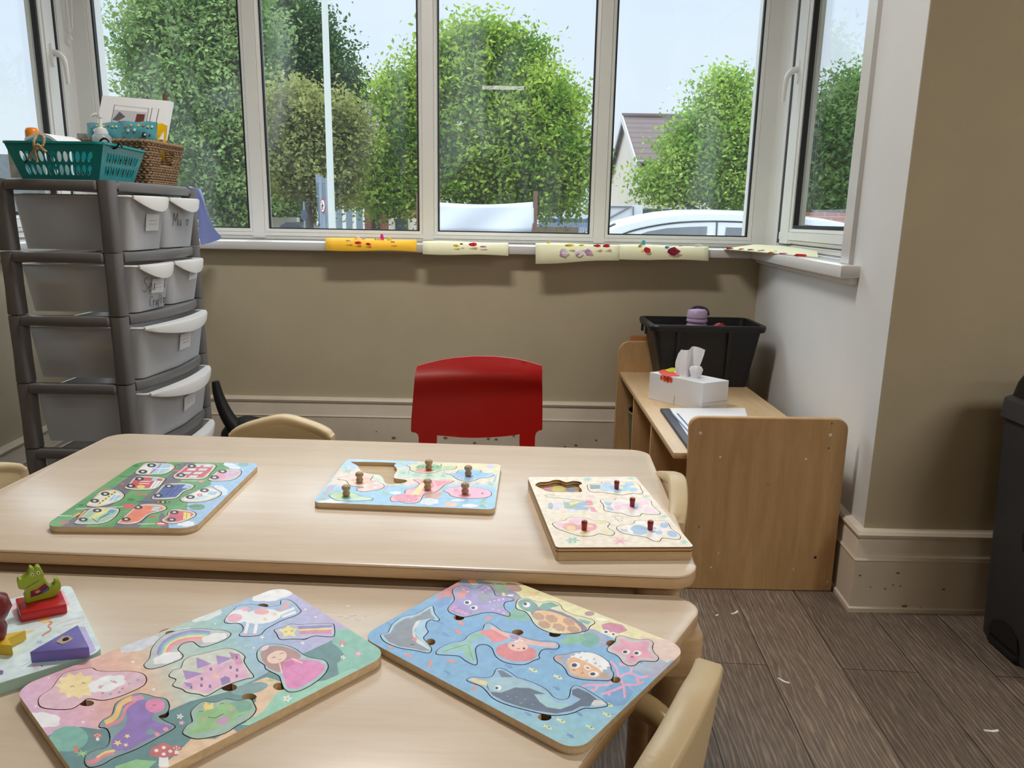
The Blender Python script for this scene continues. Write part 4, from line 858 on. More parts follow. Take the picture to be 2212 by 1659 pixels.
fairy = [
 dict(label='white unicorn puzzle piece with pink mane on the fairy tale board', bg=(150, 182, 218), o=[(1255, 275), (1275, 240), (1310, 210), (1330, 190), (1380, 180), (1430, 180), (1470, 190), (1520, 192), (1580, 180), (1585, 155), (1620, 150), (1660, 170), (1690, 205), (1698, 220), (1660, 245), (1600, 265), (1540, 295), (1490, 325), (1450, 358), (1345, 360), (1365, 325), (1360, 300), (1330, 285), (1275, 287)],
      art=[(ell(1470, 248, 115, 42, -0.1), WHT), (line([(1570, 235), (1660, 200)], 16), WHT), (line([(1590, 250), (1670, 222)], 14), WHT), (line([(1395, 270), (1375, 350)], 18), WHT), (line([(1445, 270), (1430, 350)], 18), WHT), (ell(1330, 248, 70, 40, -0.2), WHT), (ell(1312, 256, 46, 24, -0.1), (232, 164, 190)), (ell(1470, 220, 44, 18), (234, 158, 164)), ([(1590, 195), (1620, 160), (1640, 170), (1600, 210), (1560, 215)], (232, 150, 150)), ([(1340, 205), (1380, 190), (1410, 205), (1370, 220)], (232, 168, 196)), (star(1550, 235, 18, 12), (226, 200, 110)), (star(1492, 265, 18, 12), (226, 200, 110)), (ell(1376, 352, 14, 6), (226, 150, 176)), (ell(1432, 352, 14, 6), (226, 150, 176))]),
 dict(label='rainbow puzzle piece with two white clouds', bg=(186, 196, 196), o=[(787, 530), (820, 490), (830, 440), (865, 390), (920, 350), (1000, 328), (1100, 318), (1180, 325), (1240, 328), (1280, 340), (1288, 355), (1260, 380), (1200, 405), (1130, 425), (1100, 415), (1070, 393), (1010, 405), (980, 440), (1008, 470), (1000, 495), (940, 520), (880, 542), (815, 552)],
      art=[(line(catmull([(865+i*13, 470-i*1.5), (885+i*12, 415+i*3), (950+i*8, 365+i*7), (1060+i*2, 335+i*10), (1170-i*4, 340+i*9)], 4, False), 15), c_) for i, c_ in enumerate(((140, 128, 200), (120, 160, 210), (150, 206, 190), (236, 214, 130), (228, 128, 140), (226, 150, 164)))]+[(cloud(1195, 372, 80, 26, -0.2), WHT), (cloud(920, 490, 90, 32, -0.25), WHT)]),
 dict(label='smiling shooting star puzzle piece with a rainbow trail', bg=(176, 182, 214), o=[(1547, 325), (1600, 310), (1640, 292), (1690, 297), (1760, 292), (1870, 290), (1890, 300), (1893, 355), (1870, 365), (1780, 360), (1720, 378), (1640, 378), (1580, 380), (1562, 350)],
      art=[([(1680, 305), (1880, 298), (1878, 312), (1690, 322)], (130, 120, 196)), ([(1690, 322), (1878, 312), (1878, 322), (1690, 332)], (226, 214, 130)), ([(1690, 332), (1878, 322), (1878, 334), (1690, 340)], (226, 120, 120)), ([(1690, 340), (1878, 334), (1878, 350), (1690, 350)], (200, 130, 180)), (star(1628, 335, 62, 40, 5, 0.52, -0.4), (236, 218, 120)), (line([(1605, 335), (1612, 340), (1620, 335)], 3), BLK), (line([(1640, 330), (1647, 335), (1655, 330)], 3), BLK)]),
 dict(label='princess puzzle piece with brown hair and a pink gown', bg=(158, 196, 200), o=[(1445, 470), (1455, 440), (1500, 412), (1560, 410), (1620, 420), (1670, 440), (1710, 470), (1760, 490), (1830, 502), (1855, 530), (1850, 560), (1820, 600), (1760, 645), (1690, 680), (1630, 685), (1600, 660), (1585, 620), (1570, 590), (1500, 555), (1490, 530), (1455, 505)],
      art=[(catmull([(1465, 470), (1490, 430), (1570, 420), (1650, 440), (1700, 475), (1680, 500), (1640, 500), (1590, 560), (1560, 570), (1500, 540), (1475, 500)], 3), (176, 130, 130)), (ell(1560, 485, 60, 36, -0.3), (238, 200, 182)), ([(1600, 505), (1650, 490), (1720, 500), (1800, 510), (1840, 530), (1830, 570), (1760, 625), (1680, 670), (1620, 665), (1605, 620), (1590, 580)], (222, 112, 184)), ([(1590, 520), (1650, 500), (1670, 525), (1610, 545)], (206, 92, 160)), (line([(1575, 520), (1590, 580)], 9), (238, 200, 182)), (line([(1650, 495), (1710, 520)], 9), (238, 200, 182)), (line([(1640, 560), (1720, 600)], 4), (206, 96, 168)), (line([(1610, 600), (1680, 650)], 4), (206, 96, 168)), (line([(1575, 468), (1588, 460), (1600, 462)], 3), BLK), (line([(1530, 490), (1542, 484), (1552, 488)], 3), BLK), (line([(1565, 495), (1575, 500), (1588, 494)], 3), (190, 90, 110)), (ell(1490, 432, 26, 12, -0.5), (230, 200, 210))]),
 dict(label='pink castle puzzle piece with purple towers', bg=(204, 208, 194), o=[(935, 585), (960, 560), (1000, 550), (1020, 505), (1060, 480), (1110, 470), (1190, 450), (1260, 435), (1320, 445), (1370, 480), (1365, 510), (1395, 560), (1422, 600), (1380, 610), (1300, 635), (1230, 665), (1150, 710), (1110, 700), (1040, 690), (1010, 670), (955, 650), (975, 615), (940, 600)],
      art=[([(1020, 665), (1050, 600), (1120, 590), (1140, 540), (1200, 525), (1280, 515), (1340, 500), (1380, 560), (1400, 600), (1300, 630), (1220, 660), (1150, 695)], (224, 168, 200)), ([(1010, 640), (1060, 640), (1070, 675), (1020, 668)], (214, 160, 206)), ([(1090, 485), (1180, 525), (1095, 552)], (160, 122, 196)), ([(1010, 560), (1130, 580), (1030, 618)], (160, 122, 196)), ([(1015, 630), (1070, 640), (1040, 660)], (160, 122, 196)), ([(1205, 475), (1300, 490), (1215, 530)], (160, 122, 196)), ([(1280, 455), (1345, 470), (1300, 500)], (176, 118, 176)), ([(1300, 490), (1345, 472), (1360, 520), (1325, 530)], (214, 132, 176)), ([(1230, 610), (1260, 595), (1285, 605), (1290, 632), (1240, 650)], (140, 112, 180)), ([(1190, 585), (1225, 590), (1222, 605), (1195, 608)], (228, 196, 140))]+[(rect(x-7, y-9, x+7, y+9), (110, 96, 150)) for x, y in ((1175, 555), (1060, 660), (1325, 487), (1122, 612), (1120, 650), (1170, 655), (1290, 545), (1328, 560), (1325, 595))]),
 dict(label='smiling sun and white cloud puzzle piece at the left of the fairy tale board', bg=(220, 176, 194), o=[(172, 745), (185, 710), (250, 665), (290, 610), (330, 575), (400, 560), (480, 548), (510, 565), (600, 570), (700, 568), (770, 580), (797, 610), (780, 650), (700, 690), (620, 720), (540, 735), (460, 725), (420, 750), (360, 785), (260, 787), (190, 775)],
      art=[(star(395, 650, 130, 80, 11, 0.74), (238, 214, 140)), (cloud(570, 640, 120, 46, -0.25), WHT), (line([(355, 660), (368, 652), (380, 660)], 3), BLK), (line([(420, 640), (433, 632), (445, 640)], 3), BLK), (line([(525, 650), (537, 657), (548, 650)], 3), BLK), (line([(590, 622), (602, 629), (613, 622)], 3), BLK), (ell(528, 662, 12, 7), (232, 150, 180)), (ell(618, 632, 12, 7), (232, 150, 180))]+[(ell(x, y, 10, 6, -0.4), c_) for x, y, c_ in ((660, 668, (206, 110, 120)), (700, 640, (120, 170, 190)), (750, 618, (120, 160, 210)), (640, 690, (150, 140, 190)), (590, 700, (110, 170, 200)), (725, 670, (222, 200, 120)), (680, 700, (222, 190, 120)), (545, 695, (200, 110, 150)))]),
 dict(label='purple unicorn puzzle piece with rainbow mane and yellow stars', bg=(120, 156, 164), o=[(443, 1100), (450, 1060), (500, 1030), (570, 1010), (590, 950), (570, 900), (525, 890), (550, 850), (600, 820), (620, 760), (650, 735), (720, 705), (770, 698), (850, 718), (910, 730), (930, 770), (915, 810), (870, 830), (900, 855), (960, 885), (950, 905), (870, 950), (760, 1010), (690, 1040), (610, 1070), (540, 1110), (470, 1125)],
      art=[(catmull([(640, 760), (720, 735), (800, 740), (850, 800), (830, 850), (920, 880), (950, 895), (880, 930), (820, 900), (800, 940), (880, 930), (760, 990), (680, 1030), (600, 1020), (610, 950), (680, 880), (680, 800)], 2), (134, 100, 186)), (ell(850, 768, 58, 42), (222, 116, 170)), (line(catmull([(720, 720), (650, 760), (620, 830), (560, 870)], 4, False), 30), (232, 190, 90)), (line(catmull([(735, 740), (680, 780), (650, 850), (560, 890)], 4, False), 18), (222, 110, 130)), ([(700, 720), (770, 705), (790, 725), (730, 745)], (222, 130, 176)), (line(catmull([(610, 1040), (560, 1050), (500, 1090), (455, 1100)], 4, False), 26), (222, 110, 130)), (line(catmull([(615, 1030), (560, 1040), (510, 1070)], 4, False), 14), (236, 200, 100)), (star(632, 985, 30, 20), (236, 214, 110)), (star(688, 945, 20, 14), (236, 214, 110)), (star(680, 997, 18, 13), (236, 214, 110)), (ell(912, 905, 16, 12), (232, 130, 150)), (ell(862, 935, 14, 12), (232, 130, 150)), (ell(660, 900, 1, 1), WHT), (line([(835, 762), (845, 768), (856, 763)], 3), BLK)]),
 dict(label='green frog puzzle piece wearing a yellow crown', bg=(150, 186, 172), o=[(1013, 920), (1040, 880), (1070, 860), (1060, 810), (1080, 780), (1130, 745), (1200, 750), (1260, 730), (1330, 740), (1400, 730), (1425, 760), (1435, 795), (1400, 840), (1330, 880), (1260, 925), (1170, 950), (1090, 960), (1030, 940)],
      art=[(ell(1320, 790, 100, 48, -0.3), (110, 172, 150)), (catmull([(1100, 800), (1150, 785), (1200, 780), (1240, 750), (1280, 755), (1330, 790), (1330, 840), (1290, 870), (1220, 890), (1150, 900), (1100, 880), (1090, 840)], 3), (136, 190, 120)), ([(1040, 900), (1100, 880), (1190, 880), (1220, 900), (1160, 915), (1100, 930), (1050, 935)], (136, 190, 120)), (ell(1245, 856, 40, 22, -0.3), (196, 140, 190)), ([(1130, 770), (1145, 745), (1165, 765), (1190, 745), (1190, 785), (1140, 795)], (236, 206, 100)), (line([(1160, 835), (1200, 840), (1250, 815)], 4), (50, 90, 70)), (ell(1138, 850, 12, 8), (222, 140, 150)), (ell(1292, 790, 12, 8), (222, 140, 150)), (line([(1105, 805), (1118, 798), (1130, 805)], 3), BLK), (line([(1228, 760), (1240, 753), (1252, 759)], 3), BLK), (line([(1330, 820), (1400, 800)], 14), (136, 190, 120))]),
]
puzzle('fairy_tale_puzzle', 'long wooden inset puzzle board in pastel colours with castle, princess and unicorns, nearest the viewer', cr, [(29, 666), (1585, 69), (2210, 468), (506, 1343)], 0.022, ZT2, art, bg_fairy, fairy, [],
       [(1478, 184, 32, 12), (950, 347, 42, 17), (1712, 366, 36, 17), (1575, 655, 38, 22), (1280, 660, 48, 22), (1398, 716, 44, 20), (450, 752, 45, 18), (898, 812, 34, 28)],
       [(110, 84, 56), (128, 80, 62), (120, 84, 52), (206, 160, 50), (150, 92, 78), (110, 104, 66), (60, 56, 84), (176, 104, 60)], pgroup='pieces of the fairy tale puzzle')

# ---------------------------------------------------------------- vehicle puzzle
cr = Crop(80, 920, 640/2212, ZT1+0.011)
GR, RD, SK = (74, 150, 78), (112, 110, 124), (140, 184, 224)
def bg_veh(x, y): return mix(GR, (96, 168, 100), 0.5+0.5*math.sin(x*0.02+y*0.05))
def band(x0, x1, X0, X1): return [(x0, 775), (x1, 775), (X1, 255), (X0, 255)]
art = [(band(150, 330, 850, 990), RD), (band(545, 745, 1110, 1200), RD), ([(940, 775), (960, 720), (1060, 700), (1110, 660), (1130, 560), (1200, 480), (1330, 400), (1440, 330), (1420, 255), (1720, 255), (1720, 340), (1200, 790)], SK),
       ([(900, 590), (1000, 560), (1120, 540), (1200, 480), (1300, 440), (1290, 400), (1180, 430), (1000, 520)], (86, 156, 100)), (band(930, 990, 985, 1020)[:1]+[(985, 760), (975, 700), (930, 640), (905, 690)], RD),
       (cloud(1110, 730, 70, 22), WHT), (cloud(1370, 480, 60, 36, 0.4), (206, 222, 236)), (cloud(1455, 300, 70, 20, 0.3), (206, 222, 236)), (ell(1195, 605, 60, 24), (104, 160, 130)), (line([(1105, 600), (1210, 598)], 5), (90, 90, 90)), (ell(1540, 288, 40, 14), (120, 176, 170)),
       (ell(685, 600, 50, 19), (208, 60, 68)), (line([(290, 620), (640, 602)], 4), WHT), (ell(925, 730, 44, 16), (204, 60, 68)), (line([(750, 732), (880, 730)], 4), WHT), (rect(900, 726, 950, 734), WHT), (ell(200, 722, 40, 10), (196, 90, 96)),
       (ell(940, 568, 55, 12), (60, 60, 60)), (ell(905, 568, 10, 8), (206, 70, 60)), (ell(940, 568, 10, 8), (222, 180, 70)), (ell(973, 568, 10, 8), (90, 170, 90)), (line([(745, 566), (890, 568)], 4), (50, 50, 50)),
       ([(255, 680), (310, 648), (335, 650), (280, 682)], (222, 170, 70)), ([(280, 682), (335, 650), (350, 652), (300, 684)], (40, 40, 40)), ([(305, 684), (355, 630), (378, 632), (325, 684)], (222, 170, 70)), ([(1190, 405), (1260, 405), (1225, 425)], (214, 130, 140)), (line([(1075, 410), (1195, 410)], 5), (200, 206, 214)),
       ([(620, 435), (640, 422), (655, 432), (635, 445)], (204, 50, 66)), (line([(615, 378), (735, 380)], 3), (60, 80, 60)), (line([(160, 670), (260, 672)], 4), WHT), (rect(840, 672, 890, 684), (204, 60, 60)), (rect(1015, 328, 1062, 338), (206, 90, 90)), (rect(735, 505, 820, 516), (206, 90, 90)), (rect(480, 470, 540, 480), (206, 90, 90)), (ell(740, 298, 22, 8), (58, 120, 66)), (ell(1055, 292, 22, 8), (58, 120, 66)), (ell(700, 550, 26, 9), (58, 120, 66)), (ell(330, 592, 22, 8), (58, 120, 66))]
WIN = (150, 196, 222)
def wheels(*l): return [(ell(x, y, 34, 15), (52, 54, 60)) for x, y in l]+[(ell(x, y, 14, 7), (206, 206, 206)) for x, y in l]
def body(q, c): return (grow_px(q, -9), c)
def grow_px(q, d): return offset(q, d)
CRM = (206, 200, 186)
def veh(label, o, cols): return dict(label=label, bg=CRM, o=o, art=[body(o, cols[0])]+cols[1])
V = [
 veh('white van piece with blue windows in the vehicle puzzle', [(735, 345), (760, 320), (800, 285), (850, 275), (900, 278), (1000, 285), (1028, 310), (985, 345), (930, 362), (800, 365), (745, 360)], ((226, 226, 226), [([(880, 285), (1000, 292), (985, 330), (930, 355), (840, 355), (860, 320)], WIN), (line([(925, 282), (915, 300), (845, 356)], 8), (190, 60, 70)), (line([(930, 310), (900, 355)], 5), WHT), (line([(870, 318), (1000, 318)], 5), WHT)]+wheels((855, 295), (790, 342)))),
 veh('red double-decker bus piece in the vehicle puzzle', [(1020, 370), (1060, 340), (1110, 300), (1150, 285), (1330, 290), (1300, 345), (1240, 395), (1060, 397), (1025, 388)], ((200, 50, 62), [([(1170+i*22-j*36, 292+j*26), (1230+i*22-j*36, 292+j*26), (1212+i*22-j*36, 308+j*26), (1152+i*22-j*36, 308+j*26)], (196, 214, 222)) for i in (0, 3.8) for j in range(4)]+wheels((1155, 300), (1075, 368)))),
 veh('pink camper van piece in the vehicle puzzle', [(1282, 395), (1320, 360), (1370, 330), (1490, 325), (1525, 345), (1500, 380), (1450, 405), (1330, 412), (1285, 405)], ((222, 140, 178), [([(1420, 335), (1500, 338), (1470, 395), (1400, 398)], (200, 180, 206)), (line([(1445, 335), (1420, 398)], 5), (222, 140, 178)), (line([(1400, 360), (1500, 362)], 5), (222, 140, 178))]+wheels((1385, 340), (1325, 385)))),
 veh('red fire engine piece in the vehicle puzzle', [(655, 460), (690, 430), (730, 385), (800, 375), (945, 388), (945, 415), (880, 470), (760, 478), (680, 472)], ((196, 44, 56), [([(870, 388), (905, 390), (890, 412), (850, 410)], WIN), (line([(770, 415), (850, 416)], 5), WHT), (line([(760, 430), (840, 432)], 5), WHT), (ell(775, 455, 32, 13), (222, 196, 70)), ([(880, 410), (940, 412), (900, 466), (840, 464)], (232, 232, 232)), (line([(900, 415), (860, 462)], 4), (60, 120, 90)), (line([(925, 415), (885, 462)], 4), (60, 120, 90))]+wheels((765, 395), (700, 448)))),
 veh('blue pickup truck piece in the vehicle puzzle', [(858, 535), (900, 490), (940, 445), (1000, 430), (1110, 428), (1172, 445), (1150, 470), (1095, 490), (1040, 540), (940, 548), (870, 548)], ((54, 84, 160), [([(1110, 438), (1160, 448), (1130, 468), (1080, 466)], (150, 186, 226)), (line([(960, 520), (1030, 450)], 6), (36, 56, 120)), (line([(990, 525), (1060, 455)], 6), (36, 56, 120))]+wheels((985, 450), (905, 520)))),
 veh('white ambulance piece with a red cross in the vehicle puzzle', [(1070, 545), (1120, 520), (1200, 480), (1290, 455), (1340, 475), (1375, 500), (1350, 530), (1270, 560), (1190, 570), (1100, 568)], ((228, 228, 226), [([(1290, 485), (1350, 495), (1330, 520), (1270, 510)], WIN), ([(1220, 515), (1290, 525), (1250, 550), (1160, 555)], (190, 214, 222)), (ell(1215, 516, 20, 10), (206, 60, 70)), (ell(1215, 516, 10, 4), WHT)]+wheels((1250, 482), (1145, 532)))),
 veh('white and yellow chequered car piece in the vehicle puzzle', [(370, 585), (420, 540), (480, 490), (590, 478), (650, 515), (620, 555), (540, 585), (450, 605), (380, 598)], ((222, 220, 206), [(line([(590, 488), (450, 592)], 14), (222, 204, 70)), ([(575, 515), (630, 520), (590, 560), (530, 562)], WIN), (line([(600, 515), (560, 562)], 5), WHT)]+[(ell(580-i*22, 496+i*16, 6, 4), (40, 40, 40)) for i in range(6)]+wheels((510, 508), (430, 560)))),
 veh('pale green and yellow van piece in the vehicle puzzle', [(280, 720), (330, 680), (390, 625), (470, 608), (590, 615), (612, 635), (570, 690), (490, 728), (350, 735), (290, 730)], ((150, 196, 170), [([(480, 618), (560, 620), (480, 668), (420, 700), (380, 690)], (222, 214, 130)), ([(545, 625), (590, 630), (570, 650), (520, 650)], (70, 140, 206)), (line([(410, 690), (450, 720), (470, 690), (540, 655)], 7), (50, 90, 150))]+wheels((450, 632), (345, 700)))),
 veh('orange truck piece in the vehicle puzzle', [(600, 720), (660, 670), (730, 610), (800, 585), (930, 590), (965, 620), (900, 645), (830, 665), (760, 720), (680, 735), (610, 730)], ((226, 104, 54), [([(870, 603), (925, 606), (900, 636), (850, 634)], (170, 206, 214))]+wheels((755, 608), (665, 698)))),
 veh('small red car piece with yellow windows in the vehicle puzzle', [(930, 705), (975, 670), (985, 640), (1030, 622), (1150, 635), (1185, 665), (1130, 700), (1050, 725), (980, 728)], ((206, 62, 84), [([(1095, 645), (1150, 652), (1140, 690), (1090, 698)], (232, 210, 80)), (line([(1120, 645), (1115, 695)], 4), (206, 62, 84))]+wheels((1025, 645), (1005, 700)))),
]
puzzle('vehicle_puzzle', 'green wooden puzzle board of roads and vehicles at the left of the table', cr, [(753, 266), (1668, 279), (1172, 764), (46, 751)][::-1], 0.022, ZT1, art, bg_veh, V, [], [], [], pgroup='pieces of the vehicle puzzle', gap=0.0014)

# ---------------------------------------------------------------- dinosaur puzzle with wooden knobs
cr = Crop(660, 960, 500/2212, ZT1+0.011)
def bg_dino(x, y):
    if y < 250 and x > 1090-(y-160)*0.4: return (228, 208, 160)
    if y < 230+max(0, (400-x))*0.1: return (150, 198, 228)
    if y < 390: return mix((232, 204, 190), (206, 216, 196), 0.5+0.5*math.sin(x*0.011))
    return (136, 192, 228)
PLM = (140, 196, 176)
art = [([(880, 230), (1090, 235), (1350, 260), (1340, 320), (1100, 325), (880, 320)], (190, 212, 190)), ([(150, 500), (230, 390), (300, 385), (170, 545)], (178, 170, 206)), ([(1130, 440), (1320, 450), (1260, 525), (1140, 525)], (206, 160, 140)), ([(740, 440), (770, 385), (800, 385), (765, 440)], (176, 168, 206)),
       (ell(1765, 208, 44, 20), (190, 190, 214)), ([(975, 285), (985, 232), (1000, 232), (992, 285)], (170, 168, 200)), ([(1300, 310), (1320, 255), (1335, 258), (1315, 312)], (170, 168, 200)), ([(1790, 360), (1815, 285), (1830, 290), (1812, 362)], (170, 168, 200)), ([(1660, 590), (1680, 530), (1740, 480), (1760, 490), (1710, 550), (1720, 610)], (120, 176, 190)),
       (ell(1385, 572, 60, 22), (232, 186, 158)), (cloud(1180, 545, 100, 34), (206, 222, 236)), (cloud(860, 462, 60, 14), WHT), (cloud(1570, 585, 80, 16), WHT), (cloud(1460, 534, 70, 12), (220, 230, 240)), ([(95, 555), (240, 520), (420, 552), (240, 562)], WHT)]
for x, y, r in ((400, 255, 80), (930, 270, 60), (1060, 290, 70), (1180, 300, 60), (760, 465, 80), (920, 380, 60), (1320, 300, 50), (1640, 375, 50), (1770, 380, 70), (220, 470, 70), (170, 520, 60), (1560, 360, 40), (1310, 410, 50), (920, 180, 60), (845, 400, 40), (1700, 560, 80), (700, 260, 40), (490, 395, 40)): art.append((star(x, y, r, r*0.42, 6, 0.3, 0.2), PLM))
DK = (118, 84, 50)
KNOBW = wood('knob_beech', (160, 132, 94), (188, 160, 122), 0.35, 2, 4)
def knob_wood(po, cr, p, zt, L):
    x, y = cr.w(p['knob']); m = MB(); r = 0.0066
    m.lathe([(0.0, 0), (0.0050, 0.0005), (0.0066, 0.003), (0.0064, 0.006), (0.0050, 0.0085), (0.0052, 0.0100), (0.0070, 0.0122), (0.0078, 0.0148), (0.0070, 0.0176), (0.0046, 0.0192), (0, 0.0198)], (x, y, zt+0.0004), 24)
    o = m.build('knob', KNOBW, po, smooth=60, loc=L); o.location = (0, 0, 0)
def dl(l): return l
D_ = [
 dict(label='green stegosaurus puzzle piece with a wooden knob at the back of the dinosaur board', bg=(214, 210, 168), knob=(1178, 240), o=[(965, 195), (1060, 190), (1130, 180), (1290, 185), (1290, 205), (1350, 210), (1430, 208), (1440, 220), (1410, 238), (1300, 245), (1240, 265), (1150, 275), (1060, 265), (1005, 245), (1000, 215)],
      art=[(ell(1180, 222, 130, 34), (120, 180, 130)), (ell(1140, 250, 90, 16), (222, 116, 110)), (ell(1360, 222, 66, 12), (150, 200, 150))]+[(ell(x, 215, 12, 8), (80, 140, 100)) for x in (1080, 1120, 1220, 1260)]),
 dict(label='blue striped dinosaur puzzle piece with a wooden knob at the right', bg=(150, 196, 226), knob=(1555, 298), o=[(1345, 280), (1440, 275), (1470, 245), (1550, 240), (1670, 245), (1680, 270), (1780, 280), (1795, 300), (1740, 315), (1660, 325), (1600, 350), (1500, 350), (1440, 325), (1400, 295)],
      art=[([(1400, 285), (1500, 255), (1670, 255), (1780, 290), (1640, 320), (1590, 342), (1510, 342), (1450, 320)], (110, 176, 220))]+[(line([(1450+i*34, 300), (1440+i*34, 340)], 10), (190, 170, 214)) for i in range(6)]),
 dict(label='pale pink dinosaur puzzle piece with a wooden knob at the left', bg=(232, 204, 190), knob=(517, 362), o=[(315, 335), (350, 312), (470, 300), (630, 298), (635, 315), (620, 345), (700, 360), (750, 395), (720, 425), (640, 440), (560, 450), (495, 440), (505, 420), (560, 410), (470, 400), (420, 385), (390, 345)],
      art=[(ell(560, 345, 120, 34), (232, 176, 160)), (ell(660, 405, 76, 30), (232, 184, 170)), (ell(665, 412, 18, 7), WHT), (ell(440, 362, 24, 12), (232, 210, 150)), (line([(620, 375), (690, 385)], 10), (170, 200, 214))]),
 dict(label='green turtle-like dinosaur puzzle piece with a wooden knob at the front left', bg=(176, 214, 190), knob=(390, 492), o=[(228, 487), (300, 455), (400, 450), (490, 480), (540, 500), (630, 510), (635, 530), (560, 538), (400, 540), (300, 535), (260, 515)],
      art=[(ell(370, 492, 110, 34), (176, 212, 140)), (ell(550, 520, 70, 14), (196, 214, 190)), (ell(395, 518, 40, 12), (120, 176, 214))]),
 dict(label='pink long-necked dinosaur puzzle piece with a wooden knob in the middle', bg=(232, 168, 176), knob=(1167, 432), o=[(812, 530), (830, 495), (900, 480), (950, 470), (960, 435), (1040, 420), (1085, 385), (1080, 365), (1035, 340), (1060, 332), (1200, 345), (1330, 340), (1400, 345), (1408, 358), (1330, 385), (1290, 420), (1240, 455), (1140, 470), (1110, 510), (1080, 550), (980, 562), (900, 545), (840, 545)],
      art=[(ell(960, 515, 120, 36, 0.05), (226, 120, 150)), ([(1100, 345), (1210, 345), (1230, 400), (1190, 440), (1080, 440), (1110, 400)], (222, 110, 130)), ([(1010, 480), (1110, 370), (1150, 370), (1080, 490)], (236, 214, 140)), ([(1230, 350), (1390, 352), (1260, 400)], (226, 120, 140)), (ell(975, 530, 16, 9), WHT), (ell(975, 530, 8, 5), BLK)]+[(line([(1040+i*16, 480+i*3), (1050+i*16, 500)], 5), (130, 60, 90)) for i in range(4)]),
 dict(label='round pink dinosaur puzzle piece with a wooden knob at the front right', bg=(232, 170, 196), knob=(1525, 468), o=[(1320, 440), (1400, 412), (1500, 405), (1620, 412), (1740, 435), (1775, 470), (1750, 500), (1640, 515), (1480, 510), (1390, 490), (1370, 465)],
      art=[(ell(1570, 460, 170, 44), (232, 158, 190)), (ell(1520, 490, 60, 14), (214, 90, 110)), (ell(1690, 468, 10, 6), BLK), (ell(1440, 440, 20, 10), (222, 130, 170))]),
]
puzzle('dinosaur_puzzle', 'wooden dinosaur puzzle board with round wooden knobs and one empty recess', cr, [(72, 553), (400, 138), (1868, 190), (1806, 622)][::-1], 0.012, ZT1, art, bg_dino, D_,
       [[(445, 175), (470, 166), (840, 175), (845, 200), (875, 240), (850, 290), (848, 320), (900, 330), (960, 340), (968, 355), (920, 370), (800, 380), (755, 360), (740, 320), (700, 290), (640, 285), (560, 270), (520, 240), (500, 205)]], [], [], pgroup='pieces of the dinosaur puzzle', knob=knob_wood)

# ---------------------------------------------------------------- farm figure puzzle with red pegs
cr = Crop(1120, 980, 420/2212, ZT1+0.022)
WD = (232, 220, 198)
def bg_farm(x, y): return mix(WD, (222, 208, 182), 0.5+0.5*math.sin(x*0.05+3*math.sin(y*0.02)))
art = [(flower(780, 293, 56, 26), (130, 204, 190)), (flower(825, 485, 54, 22), (236, 180, 200)), (flower(615, 985, 84, 38), (122, 190, 174)), (ell(618, 990, 20, 10), (222, 190, 110)), (flower(1155, 990, 92, 44), (236, 150, 160)), (ell(1155, 992, 24, 11), (150, 190, 170)),
       (star(1280, 283, 60, 20, 7, 0.4), (150, 206, 180)), (star(1455, 486, 56, 20, 7, 0.4), (150, 206, 180)), (star(1660, 715, 56, 30, 7, 0.4), (150, 206, 180)), (star(1885, 1005, 56, 30, 7, 0.4), (150, 206, 180)),
       # printed farmer figure
       (ell(445, 595, 70, 44), (214, 206, 220)), (ell(365, 595, 30, 40), (150, 170, 190)), ([(510, 530), (640, 540), (720, 560), (720, 620), (640, 640), (520, 620)], (150, 180, 160)), ([(640, 555), (790, 545), (800, 590), (650, 600)], (140, 170, 206)), ([(650, 600), (800, 605), (800, 640), (660, 640)], (140, 170, 206)), ([(760, 530), (830, 530), (850, 585), (780, 590)], (222, 130, 150)), ([(800, 600), (860, 610), (900, 665), (830, 660)], (222, 130, 150)), ([(570, 545), (700, 540), (700, 555), (590, 590)], (226, 206, 120)), (ell(610, 650, 60, 20), (206, 206, 226)), (cloud(550, 530, 40, 22), (214, 214, 230)), (line([(300, 475), (320, 490), (600, 520), (850, 560)], 5), (120, 110, 110)), (line([(300, 475), (350, 468), (410, 475)], 5), (120, 110, 110))]
for i in range(14): art.append((ell(1145+60*math.cos(i*0.9)*(0.5+0.5*(i % 3)/2), 735+28*math.sin(i*0.9), 5, 3), (60, 50, 40)))
REDK = mat('red_peg', (140, 20, 24), 0.25, 0.5)
def knob_red(po, cr, p, zt, L):
    x, y = cr.w(p['knob']); m = MB()
    m.lathe([(0.0, 0), (0.0038, 0.0004), (0.0042, 0.001), (0.0042, 0.006), (0.0044, 0.0085), (0.0048, 0.0105), (0.0047, 0.0135), (0.0038, 0.0150), (0, 0.0154)], (x, y, zt+0.0004), 20)
    o = m.build('peg', REDK, po, smooth=40, loc=L); o.location = (0, 0, 0)
LB = (168, 196, 222)
